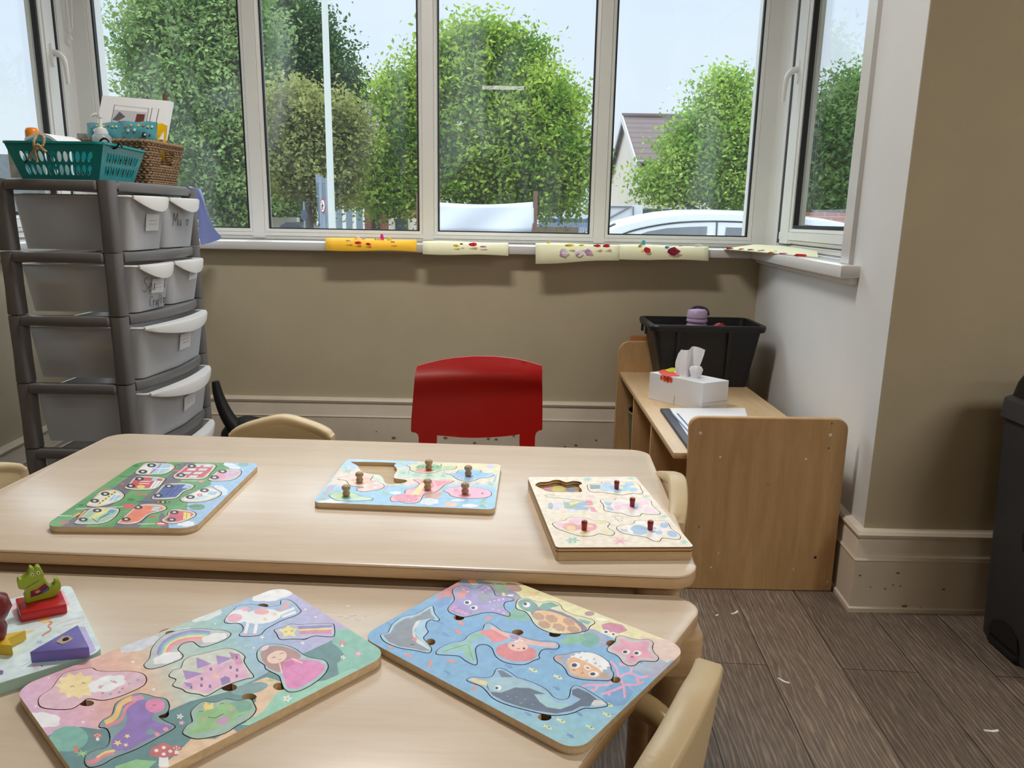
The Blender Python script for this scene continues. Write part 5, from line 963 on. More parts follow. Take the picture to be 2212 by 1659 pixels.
G_ = [
 dict(label='blue bear puzzle piece with a red peg at the far right of the farm board', bg=(226, 214, 186), knob=(1115, 400), o=[(785, 365), (840, 348), (940, 340), (960, 318), (1060, 318), (1200, 325), (1300, 320), (1370, 360), (1390, 400), (1410, 440), (1390, 460), (1300, 450), (1200, 468), (1100, 462), (960, 440), (820, 430)],
      art=[(ell(1020, 385, 110, 48), LB), (ell(1160, 392, 120, 40), (150, 190, 220)), (ell(1260, 348, 50, 22), (140, 190, 226)), (ell(1300, 410, 56, 24), (140, 190, 226)), ([(810, 355), (930, 355), (930, 400), (820, 405)], (120, 150, 170)), (ell(1160, 388, 32, 17), (226, 206, 130)), (ell(1010, 335, 46, 16), (170, 190, 220)), (ell(1130, 430, 40, 20), (150, 190, 226))]),
 dict(label='pink pig puzzle piece with a red peg in the middle of the farm board', bg=(226, 218, 206), knob=(1293, 600), o=[(935, 540), (960, 525), (1090, 530), (1120, 508), (1250, 512), (1400, 512), (1500, 535), (1520, 590), (1600, 660), (1595, 690), (1480, 690), (1400, 680), (1380, 705), (1280, 712), (1180, 680), (990, 650), (975, 590)],
      art=[([(965, 545), (1070, 555), (1040, 600), (1000, 590)], (150, 180, 206)), ([(1000, 605), (1080, 610), (1080, 650), (1010, 640)], (150, 180, 206)), (ell(1150, 605, 90, 48), (232, 206, 216)), (ell(1130, 612, 46, 26), (236, 176, 200)), (ell(1320, 600, 95, 50), (236, 186, 204)), (ell(1330, 600, 40, 40), (150, 186, 206)), (ell(1430, 555, 50, 28), (236, 196, 216)), (ell(1490, 645, 66, 28), (232, 196, 216)), (ell(1190, 540, 70, 16), (232, 220, 226))]),
 dict(label='red hen puzzle piece with a red peg at the near left of the farm board', bg=(226, 214, 190), knob=(747, 868), o=[(392, 800), (430, 775), (520, 765), (560, 735), (640, 728), (780, 735), (860, 765), (980, 765), (1035, 795), (1010, 835), (1080, 890), (1085, 915), (1040, 932), (920, 910), (840, 935), (700, 935), (560, 895), (440, 850)],
      art=[(ell(600, 835, 105, 46, 0.1), (226, 140, 144)), (ell(790, 835, 105, 50), (226, 132, 136)), (ell(600, 850, 50, 32), (228, 200, 110)), (ell(470, 805, 56, 20, 0.2), (232, 176, 206)), (cloud(660, 765, 90, 30), (232, 180, 206)), (star(950, 785, 60, 26, 5, 0.5), (222, 206, 110)), (star(1000, 890, 66, 26, 5, 0.5), (222, 206, 110)), (star(740, 905, 66, 24, 5, 0.5), (226, 190, 90)), (ell(820, 825, 30, 16), (228, 196, 130))]),
 dict(label='blue and white cow puzzle piece with red peg, near right of the farm board', bg=(226, 216, 192), knob=(1497, 868), o=[(1122, 855), (1150, 820), (1300, 800), (1330, 765), (1400, 760), (1560, 770), (1620, 762), (1700, 790), (1730, 850), (1800, 900), (1840, 940), (1820, 975), (1700, 965), (1630, 960), (1600, 995), (1530, 990), (1450, 950), (1300, 925), (1180, 900)],
      art=[(ell(1375, 870, 100, 56, 0.1), (140, 176, 214)), (ell(1560, 880, 100, 56), (222, 222, 230)), (ell(1600, 900, 40, 24), (160, 184, 216)), (ell(1540, 850, 30, 16), (160, 170, 200)), (line(catmull([(1225, 820), (1260, 840), (1240, 870), (1290, 890), (1290, 915)], 4, False), 22), WHT), ([(1150, 855), (1240, 865), (1240, 890), (1170, 880)], (176, 180, 210)), (ell(1660, 815, 50, 30), (140, 170, 220)), (ell(1750, 915, 60, 34, 0.3), (140, 170, 220)), (cloud(1395, 785, 56, 20), WHT), (cloud(1535, 950, 50, 26), WHT)]),
]
emp = [(190, 355), (240, 325), (340, 318), (400, 300), (470, 300), (540, 325), (620, 310), (700, 320), (722, 345), (690, 360), (700, 385), (720, 410), (715, 435), (640, 438), (500, 436), (340, 432), (265, 400), (220, 378)]
eb = [(ell(450, 400, 84, 32), (226, 212, 130)), (ell(340, 392, 50, 24), (232, 170, 190)), ([(530, 375), (640, 358), (640, 382), (560, 386)], (120, 160, 206)), ([(540, 400), (640, 410), (630, 436), (560, 430)], (120, 160, 206)), ([(680, 395), (712, 400), (712, 434), (686, 430)], (170, 130, 120))]
PLYS = bpy.data.materials.new('plywood_layers'); PLYS.use_nodes = True; MATS['plywood_layers'] = PLYS
n = PLYS.node_tree.nodes; l = PLYS.node_tree.links; b_ = n['Principled BSDF']; tcn = n.new('ShaderNodeTexCoord'); wv = n.new('ShaderNodeTexWave'); wv.bands_direction = 'Z'; wv.inputs['Scale'].default_value = 62; wv.inputs['Distortion'].default_value = 0.5; rp = n.new('ShaderNodeValToRGB')
l.new(tcn.outputs['Object'], wv.inputs['Vector']); l.new(wv.outputs[0], rp.inputs[0]); rp.color_ramp.elements[0].position = 0.3; rp.color_ramp.elements[0].color = (*lin((120, 84, 46)), 1); rp.color_ramp.elements[1].position = 0.5; rp.color_ramp.elements[1].color = (*lin((204, 174, 128)), 1); l.new(rp.outputs[0], b_.inputs['Base Color']); b_.inputs['Roughness'].default_value = 0.6
puzzle('farm_puzzle', 'thick plywood puzzle board of farm figures with red pegs at the right table end', cr, [(103, 266), (1333, 262), (1997, 1060), (428, 1066)], 0.006, ZT1, art, bg_farm, G_, [emp], [], [], side=PLYS, pgroup='pieces of the farm puzzle', knob=knob_red, base_t=0.012, extra_base=eb)

# ---------------------------------------------------------------- shape puzzle at the left edge
cr = Crop(0, 1200, 420/2177, ZT2+0.014)
Wr = [cr.w(p) for p in ((786, 320), (1150.6, 1074.5))]; e1 = np.array(Wr[1])-np.array(Wr[0]); e1 /= np.linalg.norm(e1); e2 = np.array([e1[1], -e1[0]])*1.0
if e2[0] > 0: e2 = -e2
TRp, BRp = np.array(Wr[0]), np.array(Wr[1]); corners = [cr.c(p) for p in (TRp, BRp, BRp+e2*0.30, TRp+e2*0.30)]
def bg_sh(x, y): return mix((196, 220, 222), (206, 226, 230), 0.5+0.5*math.sin(x*0.01+y*0.02))
art = [(rounded([(95, 545), (700, 375), (790, 560), (180, 735)], 30, 4), (222, 170, 186)), ([(280, 850), (410, 825), (280, 890), (130, 1020), (80, 1130), (0, 1110)], (222, 206, 120)), ([(880, 790), (950, 800), (1075, 1060), (1000, 1110)], (178, 168, 214)),
       (line(catmull([(440, 745), (500, 730), (580, 750), (540, 790), (570, 830), (500, 880), (470, 905)], 4, False), 20), (206, 130, 110)), (star(500, 720, 90, 50, 9, 0.6), (232, 206, 130)), (line(catmull([(620, 780), (740, 740), (880, 700), (940, 720), (800, 770), (700, 790)], 4, False), 8), (226, 160, 170)), (flower(590, 1160, 50, 26), (196, 110, 130)), (flower(440, 970, 50, 22), (150, 176, 222)), (star(665, 860, 34, 20), (232, 180, 170)), (flower(400, 1250, 50, 26), (222, 180, 210)), (ell(468, 1236, 14, 10), (90, 120, 190)), (line([(250, 1240), (340, 1190)], 5), (120, 140, 150)), ([(0, 1280), (40, 1290), (30, 1330), (0, 1340)], (110, 90, 160)), (flower(790, 630, 40, 18), (196, 214, 170))]
t = empty('shape_puzzle', 'pale blue shape puzzle board at the left edge of the nearer table', 'puzzle', (*tuple((TRp+BRp)/2), ZT2))
MINT = mat('pale_mint_paint', (164, 196, 188), 0.4, noise=0.03)
outer = [cr.c(p) for p in rounded([cr.w(p) for p in corners], 0.014, 6)]
loc = tuple(t.location); o = slab('board_top', cr, outer, [], art, bg_sh, cr.z, ZT2+0.0004, None, MINT, 60, loc, True); o.parent = t; o.location = (0, 0, 0)
def block(name, label, q, h, m_, z0, bev=0.0012, cat='puzzle piece', group='shapes of the pale blue puzzle board', mats=None):
    c_ = cen_of(q); mb = MB(); mb.prism(q, z0, z0+h, bev); o = mb.build(name, m_, smooth=30, loc=(c_[0], c_[1], z0)); return tag(o, label, cat, group)
crt = Crop(cr.o[0], cr.o[1], cr.s, cr.z+0.013)
q = rounded([crt.w(p) for p in ((170, 482), (682, 388), (748, 547), (226, 650))], 0.002, 3)
red_b = block('rectangle_block', 'red rectangular block carrying the crocodile on the pale blue board', q, 0.013, mat('red_block_paint', (186, 26, 34), 0.3), cr.z+0.0003)
crt2 = Crop(cr.o[0], cr.o[1], cr.s, cr.z+0.014)
PURP = mat('purple_block_paint', (116, 108, 186), 0.4, noise=0.05)
q = [crt2.w(p) for p in ((325, 1085), (872, 775), (1000, 1030))]; tri_b = block('triangle_block', 'purple triangular block with a torn sticker on the pale blue board', rounded(q, 0.001, 3), 0.014, PURP, cr.z+0.0003)
mb = MB(); q = [crt2.w(p) for p in ((628, 972), (700, 912), (770, 905), (822, 940), (740, 985), (695, 1000))]; zz = cr.z+0.0144
mb.prism(q, zz, zz+0.0006); o = mb.build('torn_sticker', mat('torn_paper', (196, 180, 160), 0.9, noise=0.2), tri_b, smooth=0, loc=tuple(tri_b.location)); o.location = (0, 0, 0)
mb = MB(); c_ = crt2.w((738, 948)); mb.lathe([(0.0, 0), (0.0035, 0.0002), (0.003, 0.0012), (0.001, 0.0014)], (c_[0], c_[1], zz+0.0006), 14); o = mb.build('peg_hole', DARKHOLE, tri_b, smooth=0, loc=tuple(tri_b.location)); o.location = (0, 0, 0)
YEL = mat('yellow_block_paint', (222, 186, 56), 0.35)
c0 = np.array(crt2.w((-35, 930))); arm = np.array(crt2.w((282, 828))); rr = np.linalg.norm(arm-c0); a0 = math.atan2(*(arm-c0)[::-1])
q = [tuple(c0+(rr if k % 2 == 0 else rr*0.42)*np.array([math.cos(a0+math.pi*k/5), math.sin(a0+math.pi*k/5)])) for k in range(10)]
star_b = block('star_block', 'yellow star block cut off by the left photo edge', q, 0.013, YEL, cr.z+0.0003)
m = MB(); kx, ky = c0; m.lathe([(0, 0), (0.008, 0.0), (0.010, 0.004), (0.012, 0.014), (0.010, 0.022), (0.014, 0.028), (0.019, 0.038), (0.016, 0.052), (0.0, 0.058)], (kx, ky, cr.z+0.0135), 24); o = m.build('figure_knob', mat('dark_red_paint', (112, 30, 34), 0.3), star_b, smooth=60, loc=tuple(star_b.location)); o.location = (0, 0, 0)
# crocodile: upright cut-out standing on the red block, its face towards the viewer
base_z = cr.z+0.0134; cb = Crop(cr.o[0], cr.o[1], cr.s, base_z); A = np.array(cb.w((300, 540))); B = np.array(cb.w((640, 455))); dd = (B-A)/np.linalg.norm(B-A); nn = np.array([dd[1], -dd[0]])
if nn[1] > 0: nn = -nn
def wall_pt(p):
    d = ray(cr.o[0]+p[0]*cr.s, cr.o[1]+p[1]*cr.s); k = (A@nn)/(d[0]*nn[0]+d[1]*nn[1]); P = EYE+d*k; return (float((P[:2]-A)@dd), float(P[2]-base_z))
croc = [(300, 540), (285, 520), (290, 490), (270, 470), (285, 430), (275, 388), (215, 378), (198, 330), (197, 290), (212, 270), (238, 272), (290, 235), (322, 195), (330, 150), (348, 140), (372, 150), (388, 165), (402, 140), (428, 130), (452, 142), (470, 175), (492, 215), (490, 250), (530, 312), (560, 345), (604, 330), (616, 295), (597, 262), (630, 262), (665, 290), (685, 325), (680, 380), (645, 430), (600, 465), (540, 490), (480, 505), (420, 530), (350, 543)]
cq = catmull([wall_pt(p) for p in croc], 3); mz = min(z for _, z in cq); cq = [(u, max(z, 0.0)) for u, z in cq]
GRN = mat('lime_paint', (148, 168, 36), 0.35)
m = MB(); R_ = []
for ins_, k in ((0.0008, 0.0), (0, 0.0008), (0, 0.0112), (0.0008, 0.012)): R_.append([(A[0]+dd[0]*u-nn[0]*k, A[1]+dd[1]*u-nn[1]*k, base_z+z) for u, z in offset(cq, -ins_)])
m.rings(R_, cap=False)
sv, stri = skin(offset(cq, -0.0008), 0.008)
for k, rev in ((0.0, False), (0.012, True)): m.add([(A[0]+dd[0]*u-nn[0]*k, A[1]+dd[1]*u-nn[1]*k, base_z+z) for u, z in sv], [t_[::-1] if rev else t_ for t_ in stri])
o = m.build('crocodile', GRN, red_b, smooth=40, loc=tuple(red_b.location)); o.location = (0, 0, 0); crocodile = o; o['label'] = 'green upright crocodile figure'
def croc_art(name, polys, mt, k):
    mb = MB()
    for q in polys:
        w_ = [wall_pt(p) for p in q]; n0 = len(w_); v_ = [(A[0]+dd[0]*u+nn[0]*k, A[1]+dd[1]*u+nn[1]*k, base_z+z) for u, z in w_]
        mb.add(v_, [tuple(range(n0))])
    o = mb.build(name, mt, crocodile, smooth=0, loc=tuple(red_b.location)); o.location = (0, 0, 0)
croc_art('eyes', [ell(360, 212, 19, 19), ell(430, 192, 19, 19)], mat('eye_white', (236, 236, 220), 0.5), 0.0003)
croc_art('pupils', [ell(360, 212, 9, 10), ell(430, 193, 9, 10)], BLACKP, 0.0005)
croc_art('waistcoat', [[(340, 400), (420, 375), (500, 310), (545, 350), (550, 385), (440, 440), (345, 470)]], mat('waistcoat_maroon', (110, 24, 66), 0.5), 0.0003)
croc_art('waistcoat_trim', [line([(345, 385), (420, 360), (490, 315)], 8), [(385, 405), (430, 380), (460, 400), (410, 425)]], mat('waistcoat_trim', (206, 140, 70), 0.5), 0.0005)
croc_art('waistcoat_blue', [[(480, 400), (548, 350), (552, 380), (470, 430)]], mat('waistcoat_teal', (40, 110, 150), 0.5), 0.0006)
croc_art('mouth_line', [line([(290+i*9, 368-i*5.6+(5 if i % 2 else -5)) for i in range(17)], 4)], mat('mouth_dark', (70, 44, 30), 0.6), 0.0004)

# ================================================================== DRAWER TOWER
TX0, TX1, TY0, TY1 = -1.475, -1.130, 2.150, 2.730
tw = empty('drawer_tower', 'tall grey plastic drawer tower with frosted drawers, left of the window', 'drawer tower', ((TX0+TX1)/2, (TY0+TY1)/2, 0))
TO = ((TX0+TX1)/2, (TY0+TY1)/2, 0)
def TW(mb, name, mt, par=None, smooth=35):
    o = mb.build(name, mt, par or tw, smooth=smooth, loc=TO); o.location = (0, 0, 0); return o
ZR = [1.105, 0.905, 0.722, 0.520, 0.318, 0.115]      # underside of each rail
RH = 0.030
for cx, cy in ((TX1-0.028, TY0+0.022), (TX0+0.022, TY0+0.022), (TX1-0.028, TY1-0.022), (TX0+0.022, TY1-0.022)):
    m = MB()
    for k in range(5):   # stacked sockets, each slightly tapered, with a seam at the joint
        z1 = ZR[k]+RH if k else 1.137; z0 = ZR[k+1]+RH if k < 4 else ZR[5]
        a_, b_ = 0.026, 0.022
        m.rings([[(cx+x*f, cy+y*f, z) for x, y in rounded(rect(-b_, -b_, b_, b_), 0.012, 4)] for f, z in ((0.97, z0+0.0015), (1.0, z0+0.006), (0.94, z0+0.09), (0.99, z1-0.006), (0.96, z1-0.0015))])
    m.lathe([(0, 0.0), (0.022, 0.004), (0.022, 0.05), (0.012, 0.055), (0.012, ZR[5])], (cx, cy, 0), 16)
    TW(m, 'corner_post', GREYP)
def bowed_front(m, z0, z1, bow=0.035, x0=TX1-0.012, xin=0.03, y0=TY0+0.055, y1=TY1-0.055):
    pts = [(x0+bow*math.sin(math.pi*k/14)**0.7, y0+(y1-y0)*k/14) for k in range(15)]
    poly = [(x0-xin, y0)]+pts+[(x0-xin, y1)]
    m.prism(poly, z0, z1, 0.006)
for k in range(6):
    z0 = ZR[k]; top = z0+RH
    m = MB()
    m.prism(rounded(rect(TX0+0.040, TY0-0.004, TX1-0.046, TY0+0.03), 0.006, 3), z0, top, 0.007); TW(m, 'side_rail', GREYP)
    m = MB(); m.prism(rounded(rect(TX0+0.055, TY1-0.03, TX1-0.055, TY1+0.004), 0.006, 3), z0, top, 0.007); TW(m, 'side_rail', GREYP)
    m = MB(); bowed_front(m, z0, top); TW(m, 'front_rail', GREYP)
m = MB(); m.prism(rounded(rect(TX0+0.03, TY0+0.02, TX1-0.01, TY1-0.02), 0.02, 5), 1.112, 1.130, 0.004); TW(m, 'top_panel', GREYP)
# frosted drawers
def drawer(y0, y1, z0, z1, full, label, card=None, lipw=None):
    """open tub tapering to its base with a scalloped grip lip on its +x face"""
    xb, xf = TX0+0.02, TX1+0.018; t_ = 0.003
    top = [(xb, y0), (xf, y0), (xf+(0.022 if full else 0.006), (y0+y1)/2), (xf, y1), (xb, y1)]; ins_ = 0.016
    bot = [(xb+0.012, y0+ins_), (xf-0.022, y0+ins_), (xf-0.022+(0.018 if full else 0.004), (y0+y1)/2), (xf-0.022, y1-ins_), (xb+0.012, y1-ins_)]
    rt = [0.01, 0.022, 0.25 if full else 0.0, 0.022, 0.01]; top = rounded(top, rt, 6); bot = rounded(bot, rt, 6)
    m = MB(); n_ = min(len(top), len(bot)); top = top[:n_]; bot = bot[:n_]
    tin = offset(top, -t_); bin_ = offset(bot, -t_)
    R_ = [[(x, y, z0) for x, y in bot], [(x, y, z1) for x, y in top], [(x, y, z1) for x, y in tin], [(x, y, z0+0.004) for x, y in bin_]]
    if area(top) < 0: pass
    m.rings(R_); d = TW(m, 'drawer', TUB)
    # rolled rim
    m = MB(); m.tube([(x, y, z1) for x, y in top], 0.0042, 8, closed=True); TW(m, 'drawer_rim', TUBL, d)
    # scalloped lip
    m = MB(); ya, yb_ = y0+0.006, y1-0.006; N = 16; R_ = []
    for k in range(N+1):
        u = k/N; y = ya+(yb_-ya)*u; dip = (0.034 if not full else 0.030)*math.sin(math.pi*u)**0.8; out = (0.020 if not full else 0.030)*math.sin(math.pi*u)**0.6+0.006
        xx = xf+(0.022 if full else 0.006)*math.sin(math.pi*u)-0.002
        R_.append([(xx-0.004, y, z1+0.004), (xx+out, y, z1+0.004), (xx+out+0.003, y, z1-0.002), (xx+out+0.001, y, z1-0.006-dip), (xx+out-0.003, y, z1-0.006-dip), (xx+out-0.002, y, z1-0.002), (xx-0.004, y, z1-0.001)])
    m.rings(R_); TW(m, 'grip_lip', TUBL, d)
    return d
def face_x(z, z0, z1, u, full):   # outer x of the front face at height z and position u along it
    f = (z-z0)/(z1-z0); return TX1+0.018-0.022*(1-f)+(0.022 if full else 0.006)*math.sin(math.pi*u)+0.0022
YM = (TY0+TY1)/2
DR = []
for k in range(5):
    z1 = ZR[k]-0.012; z0 = ZR[k+1]+RH+0.004
    if k < 2:
        for a_, b_ in ((TY0+0.062, YM-0.003), (YM+0.003, TY1-0.062)): DR.append((drawer(a_, b_, z0, z1, False, ''), a_, b_, z0, z1, False))
    else: DR.append((drawer(TY0+0.062, TY1-0.062, z0, z1, True, ''), TY0+0.062, TY1-0.062, z0, z1, True))
def card(i, u, zc, w=0.06, h=0.036, tilt=0.0):
    d, a_, b_, z0, z1, fl = DR[i]; y = a_+(b_-a_)*u; c_, s_ = math.cos(tilt), math.sin(tilt); m = MB()
    q = [(y+dy*c_-dz*s_, zc+dy*s_+dz*c_) for dy, dz in ((-w/2, -h/2), (w/2, -h/2), (w/2, h/2), (-w/2, h/2))]
    yz_ = [(face_x(z, z0, z1, (yy-a_)/(b_-a_), fl)+0.0006, yy, z) for yy, z in q]; m.add(yz_+[(x-0.0004, y_, z_) for x, y_, z_ in yz_], [(0, 1, 2, 3), (7, 6, 5, 4), (0, 4, 5, 1), (1, 5, 6, 2), (2, 6, 7, 3), (3, 7, 4, 0)])
    o = TW(m, 'label_card', PAPERW, d, 0)
    mb = MB()   # faint handwriting on the card
    for r_ in range(2):
        pts = [(y-w*0.3+w*0.6*t_/9, zc+0.006-0.011*r_+0.0018*math.sin(t_*2.4+r_)) for t_ in range(10)]
        mb.tube([(face_x(z, z0, z1, (yy-a_)/(b_-a_), fl)+0.001, yy, z) for yy, z in pts], 0.00035, 5)
    TW(mb, 'handwriting', mat('pencil_grey', (150, 150, 156), 0.7), d, 0)
card(0, 0.55, 1.020, 0.085, 0.050); card(2, 0.55, 0.828, 0.082, 0.044, -0.03); card(3, 0.66, 0.850, 0.070, 0.044, 0.06)
card(4, 0.55, 0.635, 0.086, 0.052, 0.0); card(5, 0.55, 0.430, 0.088, 0.048, 0.1)
INK = mat('black_marker', (38, 38, 42), 0.6)
def write(i, strokes, u0, z0w, s, r=0.0007):
    d, a_, b_, z0, z1, fl = DR[i]; mb = MB()
    for st in strokes:
        st = catmull(st, 4, False) if len(st) > 2 else st
        pts = [(a_+(b_-a_)*u0+x*s, z0w+y*s) for x, y in st]
        mb.tube([(face_x(z, z0, z1, (yy-a_)/(b_-a_), fl)+0.0004, yy, z) for yy, z in pts], r, 6)
    TW(mb, 'handwriting', INK, d, 0)
# "Mu" and a heart on the far top drawer
write(1, [[(0, 0), (0.1, 1.6)], [(0.1, 1.6), (0.55, 0.6)], [(0.55, 0.6), (1.0, 1.6)], [(1.0, 1.6), (1.15, 0)], [(1.45, 0.8), (1.45, 0.2), (1.7, 0.0), (1.95, 0.25), (2.0, 0.8)], [(2.0, 0.8), (2.05, 0.0)], [(3.9, 0.0), (3.55, 0.5), (3.7, 0.8), (3.9, 0.6), (4.1, 0.8), (4.25, 0.5), (3.9, 0.0)]], 0.16, 1.008, 0.026)
# "Se" ... "l" either side of the card and "Craft" with a heart below
write(2, [[(0.9, 1.4), (0.4, 1.6), (0.1, 1.2), (0.5, 0.85), (0.8, 0.4), (0.4, 0.0), (0.0, 0.2)], [(1.1, 0.4), (1.6, 0.6), (1.5, 0.9), (1.15, 0.7), (1.2, 0.1), (1.7, 0.1)], [(2.3, 0.8), (1.95, 0.6), (2.0, 0.1), (2.3, 0.3), (2.35, 0.8)], [(2.35, 0.8), (2.45, 0.05)], [(5.0, 1.9), (5.0, 0.1)]], 0.16, 0.815, 0.027)
write(2, [[(0.9, 1.3), (0.4, 1.6), (0.05, 1.0), (0.2, 0.2), (0.8, 0.2)], [(1.1, 0.9), (1.15, 0.1)], [(1.15, 0.6), (1.4, 0.9), (1.65, 0.85)], [(2.3, 0.8), (1.95, 0.6), (2.0, 0.1), (2.3, 0.3), (2.35, 0.8)], [(2.35, 0.8), (2.5, 0.05)], [(3.3, 1.4), (3.0, 1.5), (2.9, 0.9), (2.85, -0.5)], [(2.65, 0.7), (3.15, 0.75)], [(3.6, 1.4), (3.6, 0.3), (3.85, 0.15)], [(3.35, 0.9), (3.9, 0.95)], [(4.7, 0.1), (4.4, 0.7), (4.55, 0.95), (4.7, 0.75), (4.9, 0.95), (5.0, 0.7), (4.7, 0.1)]], 0.34, 0.766, 0.021)
# things stored in the drawers, dim through the frosted plastic
def tagbox(name, label, cat, a_, b_, mt, bev=0.003, group=None):
    c_ = ((a_[0]+b_[0])/2, (a_[1]+b_[1])/2, min(a_[2], b_[2])); m = MB(); m.prism(rounded(rect(a_[0], a_[1], b_[0], b_[1]), bev*2, 3), a_[2], b_[2], bev); o = m.build(name, mt, smooth=30, loc=c_); return tag(o, label, cat, group)
tagbox('craft_box', 'yellow box seen dimly inside the second-level drawer', 'box', (-1.43, 2.24, 0.758), (-1.30, 2.40, 0.86), mat('stored_yellow', (200, 170, 70), 0.6))
tagbox('craft_box', 'pale wooden box seen dimly inside the third-level drawer', 'box', (-1.34, 2.235, 0.625), (-1.20, 2.36, 0.655), mat('stored_pale', (206, 186, 140), 0.6))
tagbox('craft_box', 'dark blue box seen dimly inside the third-level drawer', 'box', (-1.44, 2.24, 0.556), (-1.17, 2.50, 0.622), mat('stored_blue', (70, 80, 106), 0.6))
tagbox('craft_box', 'white box seen dimly inside the near top drawer', 'box', (-1.24, 2.25, 0.942), (-1.14, 2.38, 1.0), mat('stored_white', (220, 220, 220), 0.6))
tagbox('craft_box', 'peach card box seen dimly inside the far second-level drawer', 'box', (-1.30, 2.50, 0.760), (-1.135, 2.63, 0.83), mat('stored_peach', (206, 150, 120), 0.6))
tagbox('craft_box', 'grey box seen dimly inside the far top drawer', 'box', (-1.30, 2.50, 0.942), (-1.135, 2.62, 1.01), mat('stored_grey', (120, 122, 128), 0.6))
m = MB(); m.tube([(-1.20, 2.50, 0.318), (-1.14, 2.60, 0.322)], 0.005, 10); m.tube([(-1.14, 2.60, 0.322), (-1.13, 2.62, 0.323)], [0.008, 0.003], 10); tag(m.build('felt_pen', mat('toy_blue', (30, 70, 150), 0.4), smooth=50, loc=(-1.13, 2.55, 0.335)), 'dark blue felt pen at the top of the lowest visible drawer', 'pen')

# ---------------------------------------------------------------- on top of the tower
TT = 1.137
def quadmap(P, u, v): a_, b_, c_, d_ = [np.array(p, float) for p in P]; return tuple((a_*(1-u)+b_*u)*(1-v)+(d_*(1-u)+c_*u)*v)
def holed_panel(m, P, L, Hh, holes, th, nrm):
    """flat panel with openings, mapped onto the 3D quad P (bl, br, tr, tl)"""
    outer = rect(0, 0, L, Hh); pts = [Vector(p) for p in outer]; ed = [(i, (i+1) % 4) for i in range(4)]
    for h in holes: o = len(pts); pts += [Vector(p) for p in h]; ed += [(o+i, o+(i+1) % len(h)) for i in range(len(h))]
    v, e_, f, *_ = delaunay_2d_cdt(pts, ed, [], 0, 1e-7); T = []
    for t_ in f:
        c_ = (sum(v[i][0] for i in t_)/3, sum(v[i][1] for i in t_)/3)
        if not any(inside(c_, h) for h in holes): T.append(tuple(t_))
    both_skins(m, [tuple(q) for q in v], T, lambda x, y, d: tuple(np.array(quadmap(P, x/L, y/Hh))+np.array(nrm)*d), 0.0, th, None)
TEAL = mat('teal_plastic', (22, 146, 150), 0.35, 0.5)
bk = empty('plastic_basket', 'teal plastic basket with oval slots on top of the drawer tower', 'basket', (-1.29, 2.30, TT))
bl = [(-1.415, 2.205), (-1.190, 2.195), (-1.212, 2.435), (-1.430, 2.44)]; tl = [(-1.447, 2.190), (-1.157, 2.175), (-1.180, 2.46), (-1.460, 2.465)]; bh = 0.10
m = MB()
for i in range(4):
    j = (i+1) % 4; P_ = [(*bl[i], TT), (*bl[j], TT), (*tl[j], TT+bh), (*tl[i], TT+bh)]; L = 0.27; n_ = [(0, 1, 0), (-1, 0, 0), (0, -1, 0), (1, 0, 0)][i]
    hs = []
    for row, zc in ((0, 0.026), (1, 0.062)):
        nn_ = 12
        for k in range(nn_):
            x = 0.026+(L-0.052)*(k+0.5)/nn_; pair = (k % 2)*0.0; hs.append(ell(x, zc, 0.0072, 0.0145, 0.12*math.sin(k), 14))
    holed_panel(m, P_, L, bh, hs, 0.0025, n_)
m.prism([bl[0], bl[1], bl[2], bl[3]], TT, TT+0.003)
m.build('body', TEAL, bk, smooth=30, loc=tuple(bk.location)).location = (0, 0, 0)
m = MB(); q = rounded(tl, 0.02, 6); qo = offset(q, 0.008); qi = offset(q, -0.002); m.rings([[(x, y, TT+bh-0.006) for x, y in q], [(x, y, TT+bh-0.004) for x, y in qo], [(x, y, TT+bh+0.002) for x, y in qo], [(x, y, TT+bh+0.003) for x, y in qi], [(x, y, TT+bh-0.006) for x, y in qi]], cap=False)
m.build('rim', TEAL, bk, smooth=40, loc=tuple(bk.location)).location = (0, 0, 0)
# wicker basket of twisted rope rows
WICK = mat('seagrass_rope', (140, 112, 84), 0.8, noise=0.35, nscale=160, bump=0.6, bscale=400)
wk = empty('wicker_basket', 'brown woven seagrass basket with a handle hole, behind the teal basket on the tower', 'basket', (-1.2, 2.5, TT))
wb_ = [(-1.430, 2.515), (-1.195, 2.510), (-1.190, 2.69), (-1.430, 2.69)]; wt_ = [(-1.455, 2.500), (-1.186, 2.492), (-1.166, 2.715), (-1.455, 2.715)]; wh = 0.128; rows = 17
m = MB()
for r_ in range(rows):
    f = r_/(rows-1); q = [((a_[0]*(1-f)+b_[0]*f), (a_[1]*(1-f)+b_[1]*f)) for a_, b_ in zip(wb_, wt_)]; q = rounded(q, 0.014, 4)
    pts = []
    for i in range(len(q)):
        a_, b_ = np.array(q[i]), np.array(q[(i+1) % len(q)]); k = max(1, int(np.linalg.norm(b_-a_)/0.006))
        for s_ in range(k): pts.append(a_+(b_-a_)*s_/k)
    n_ = len(pts); out = []; hole = 8 <= r_ <= 13
    seq = []
    for i, p in enumerate(pts):
        d_ = pts[(i+1) % n_]-pts[i-1]; d_ /= np.linalg.norm(d_)+1e-9; nn_ = np.array([d_[1], -d_[0]]); w_ = 0.0035*math.sin(i*math.pi/1.5+(r_ % 2)*math.pi); z = TT+0.006+f*wh+0.0012*math.sin(i*2.1+r_)
        P_ = (*(p+nn_*w_), z)
        cut = hole and p[0] > -1.22 and 2.575 < p[1] < 2.645
        if cut:
            if len(seq) > 2: m.tube(seq, 0.0044, 6)
            seq = []
        else: seq.append(P_)
    if not hole: m.tube(seq, 0.0044 if r_ < rows-1 else 0.007, 6, closed=True)
    elif len(seq) > 2: m.tube(seq, 0.0044, 6)
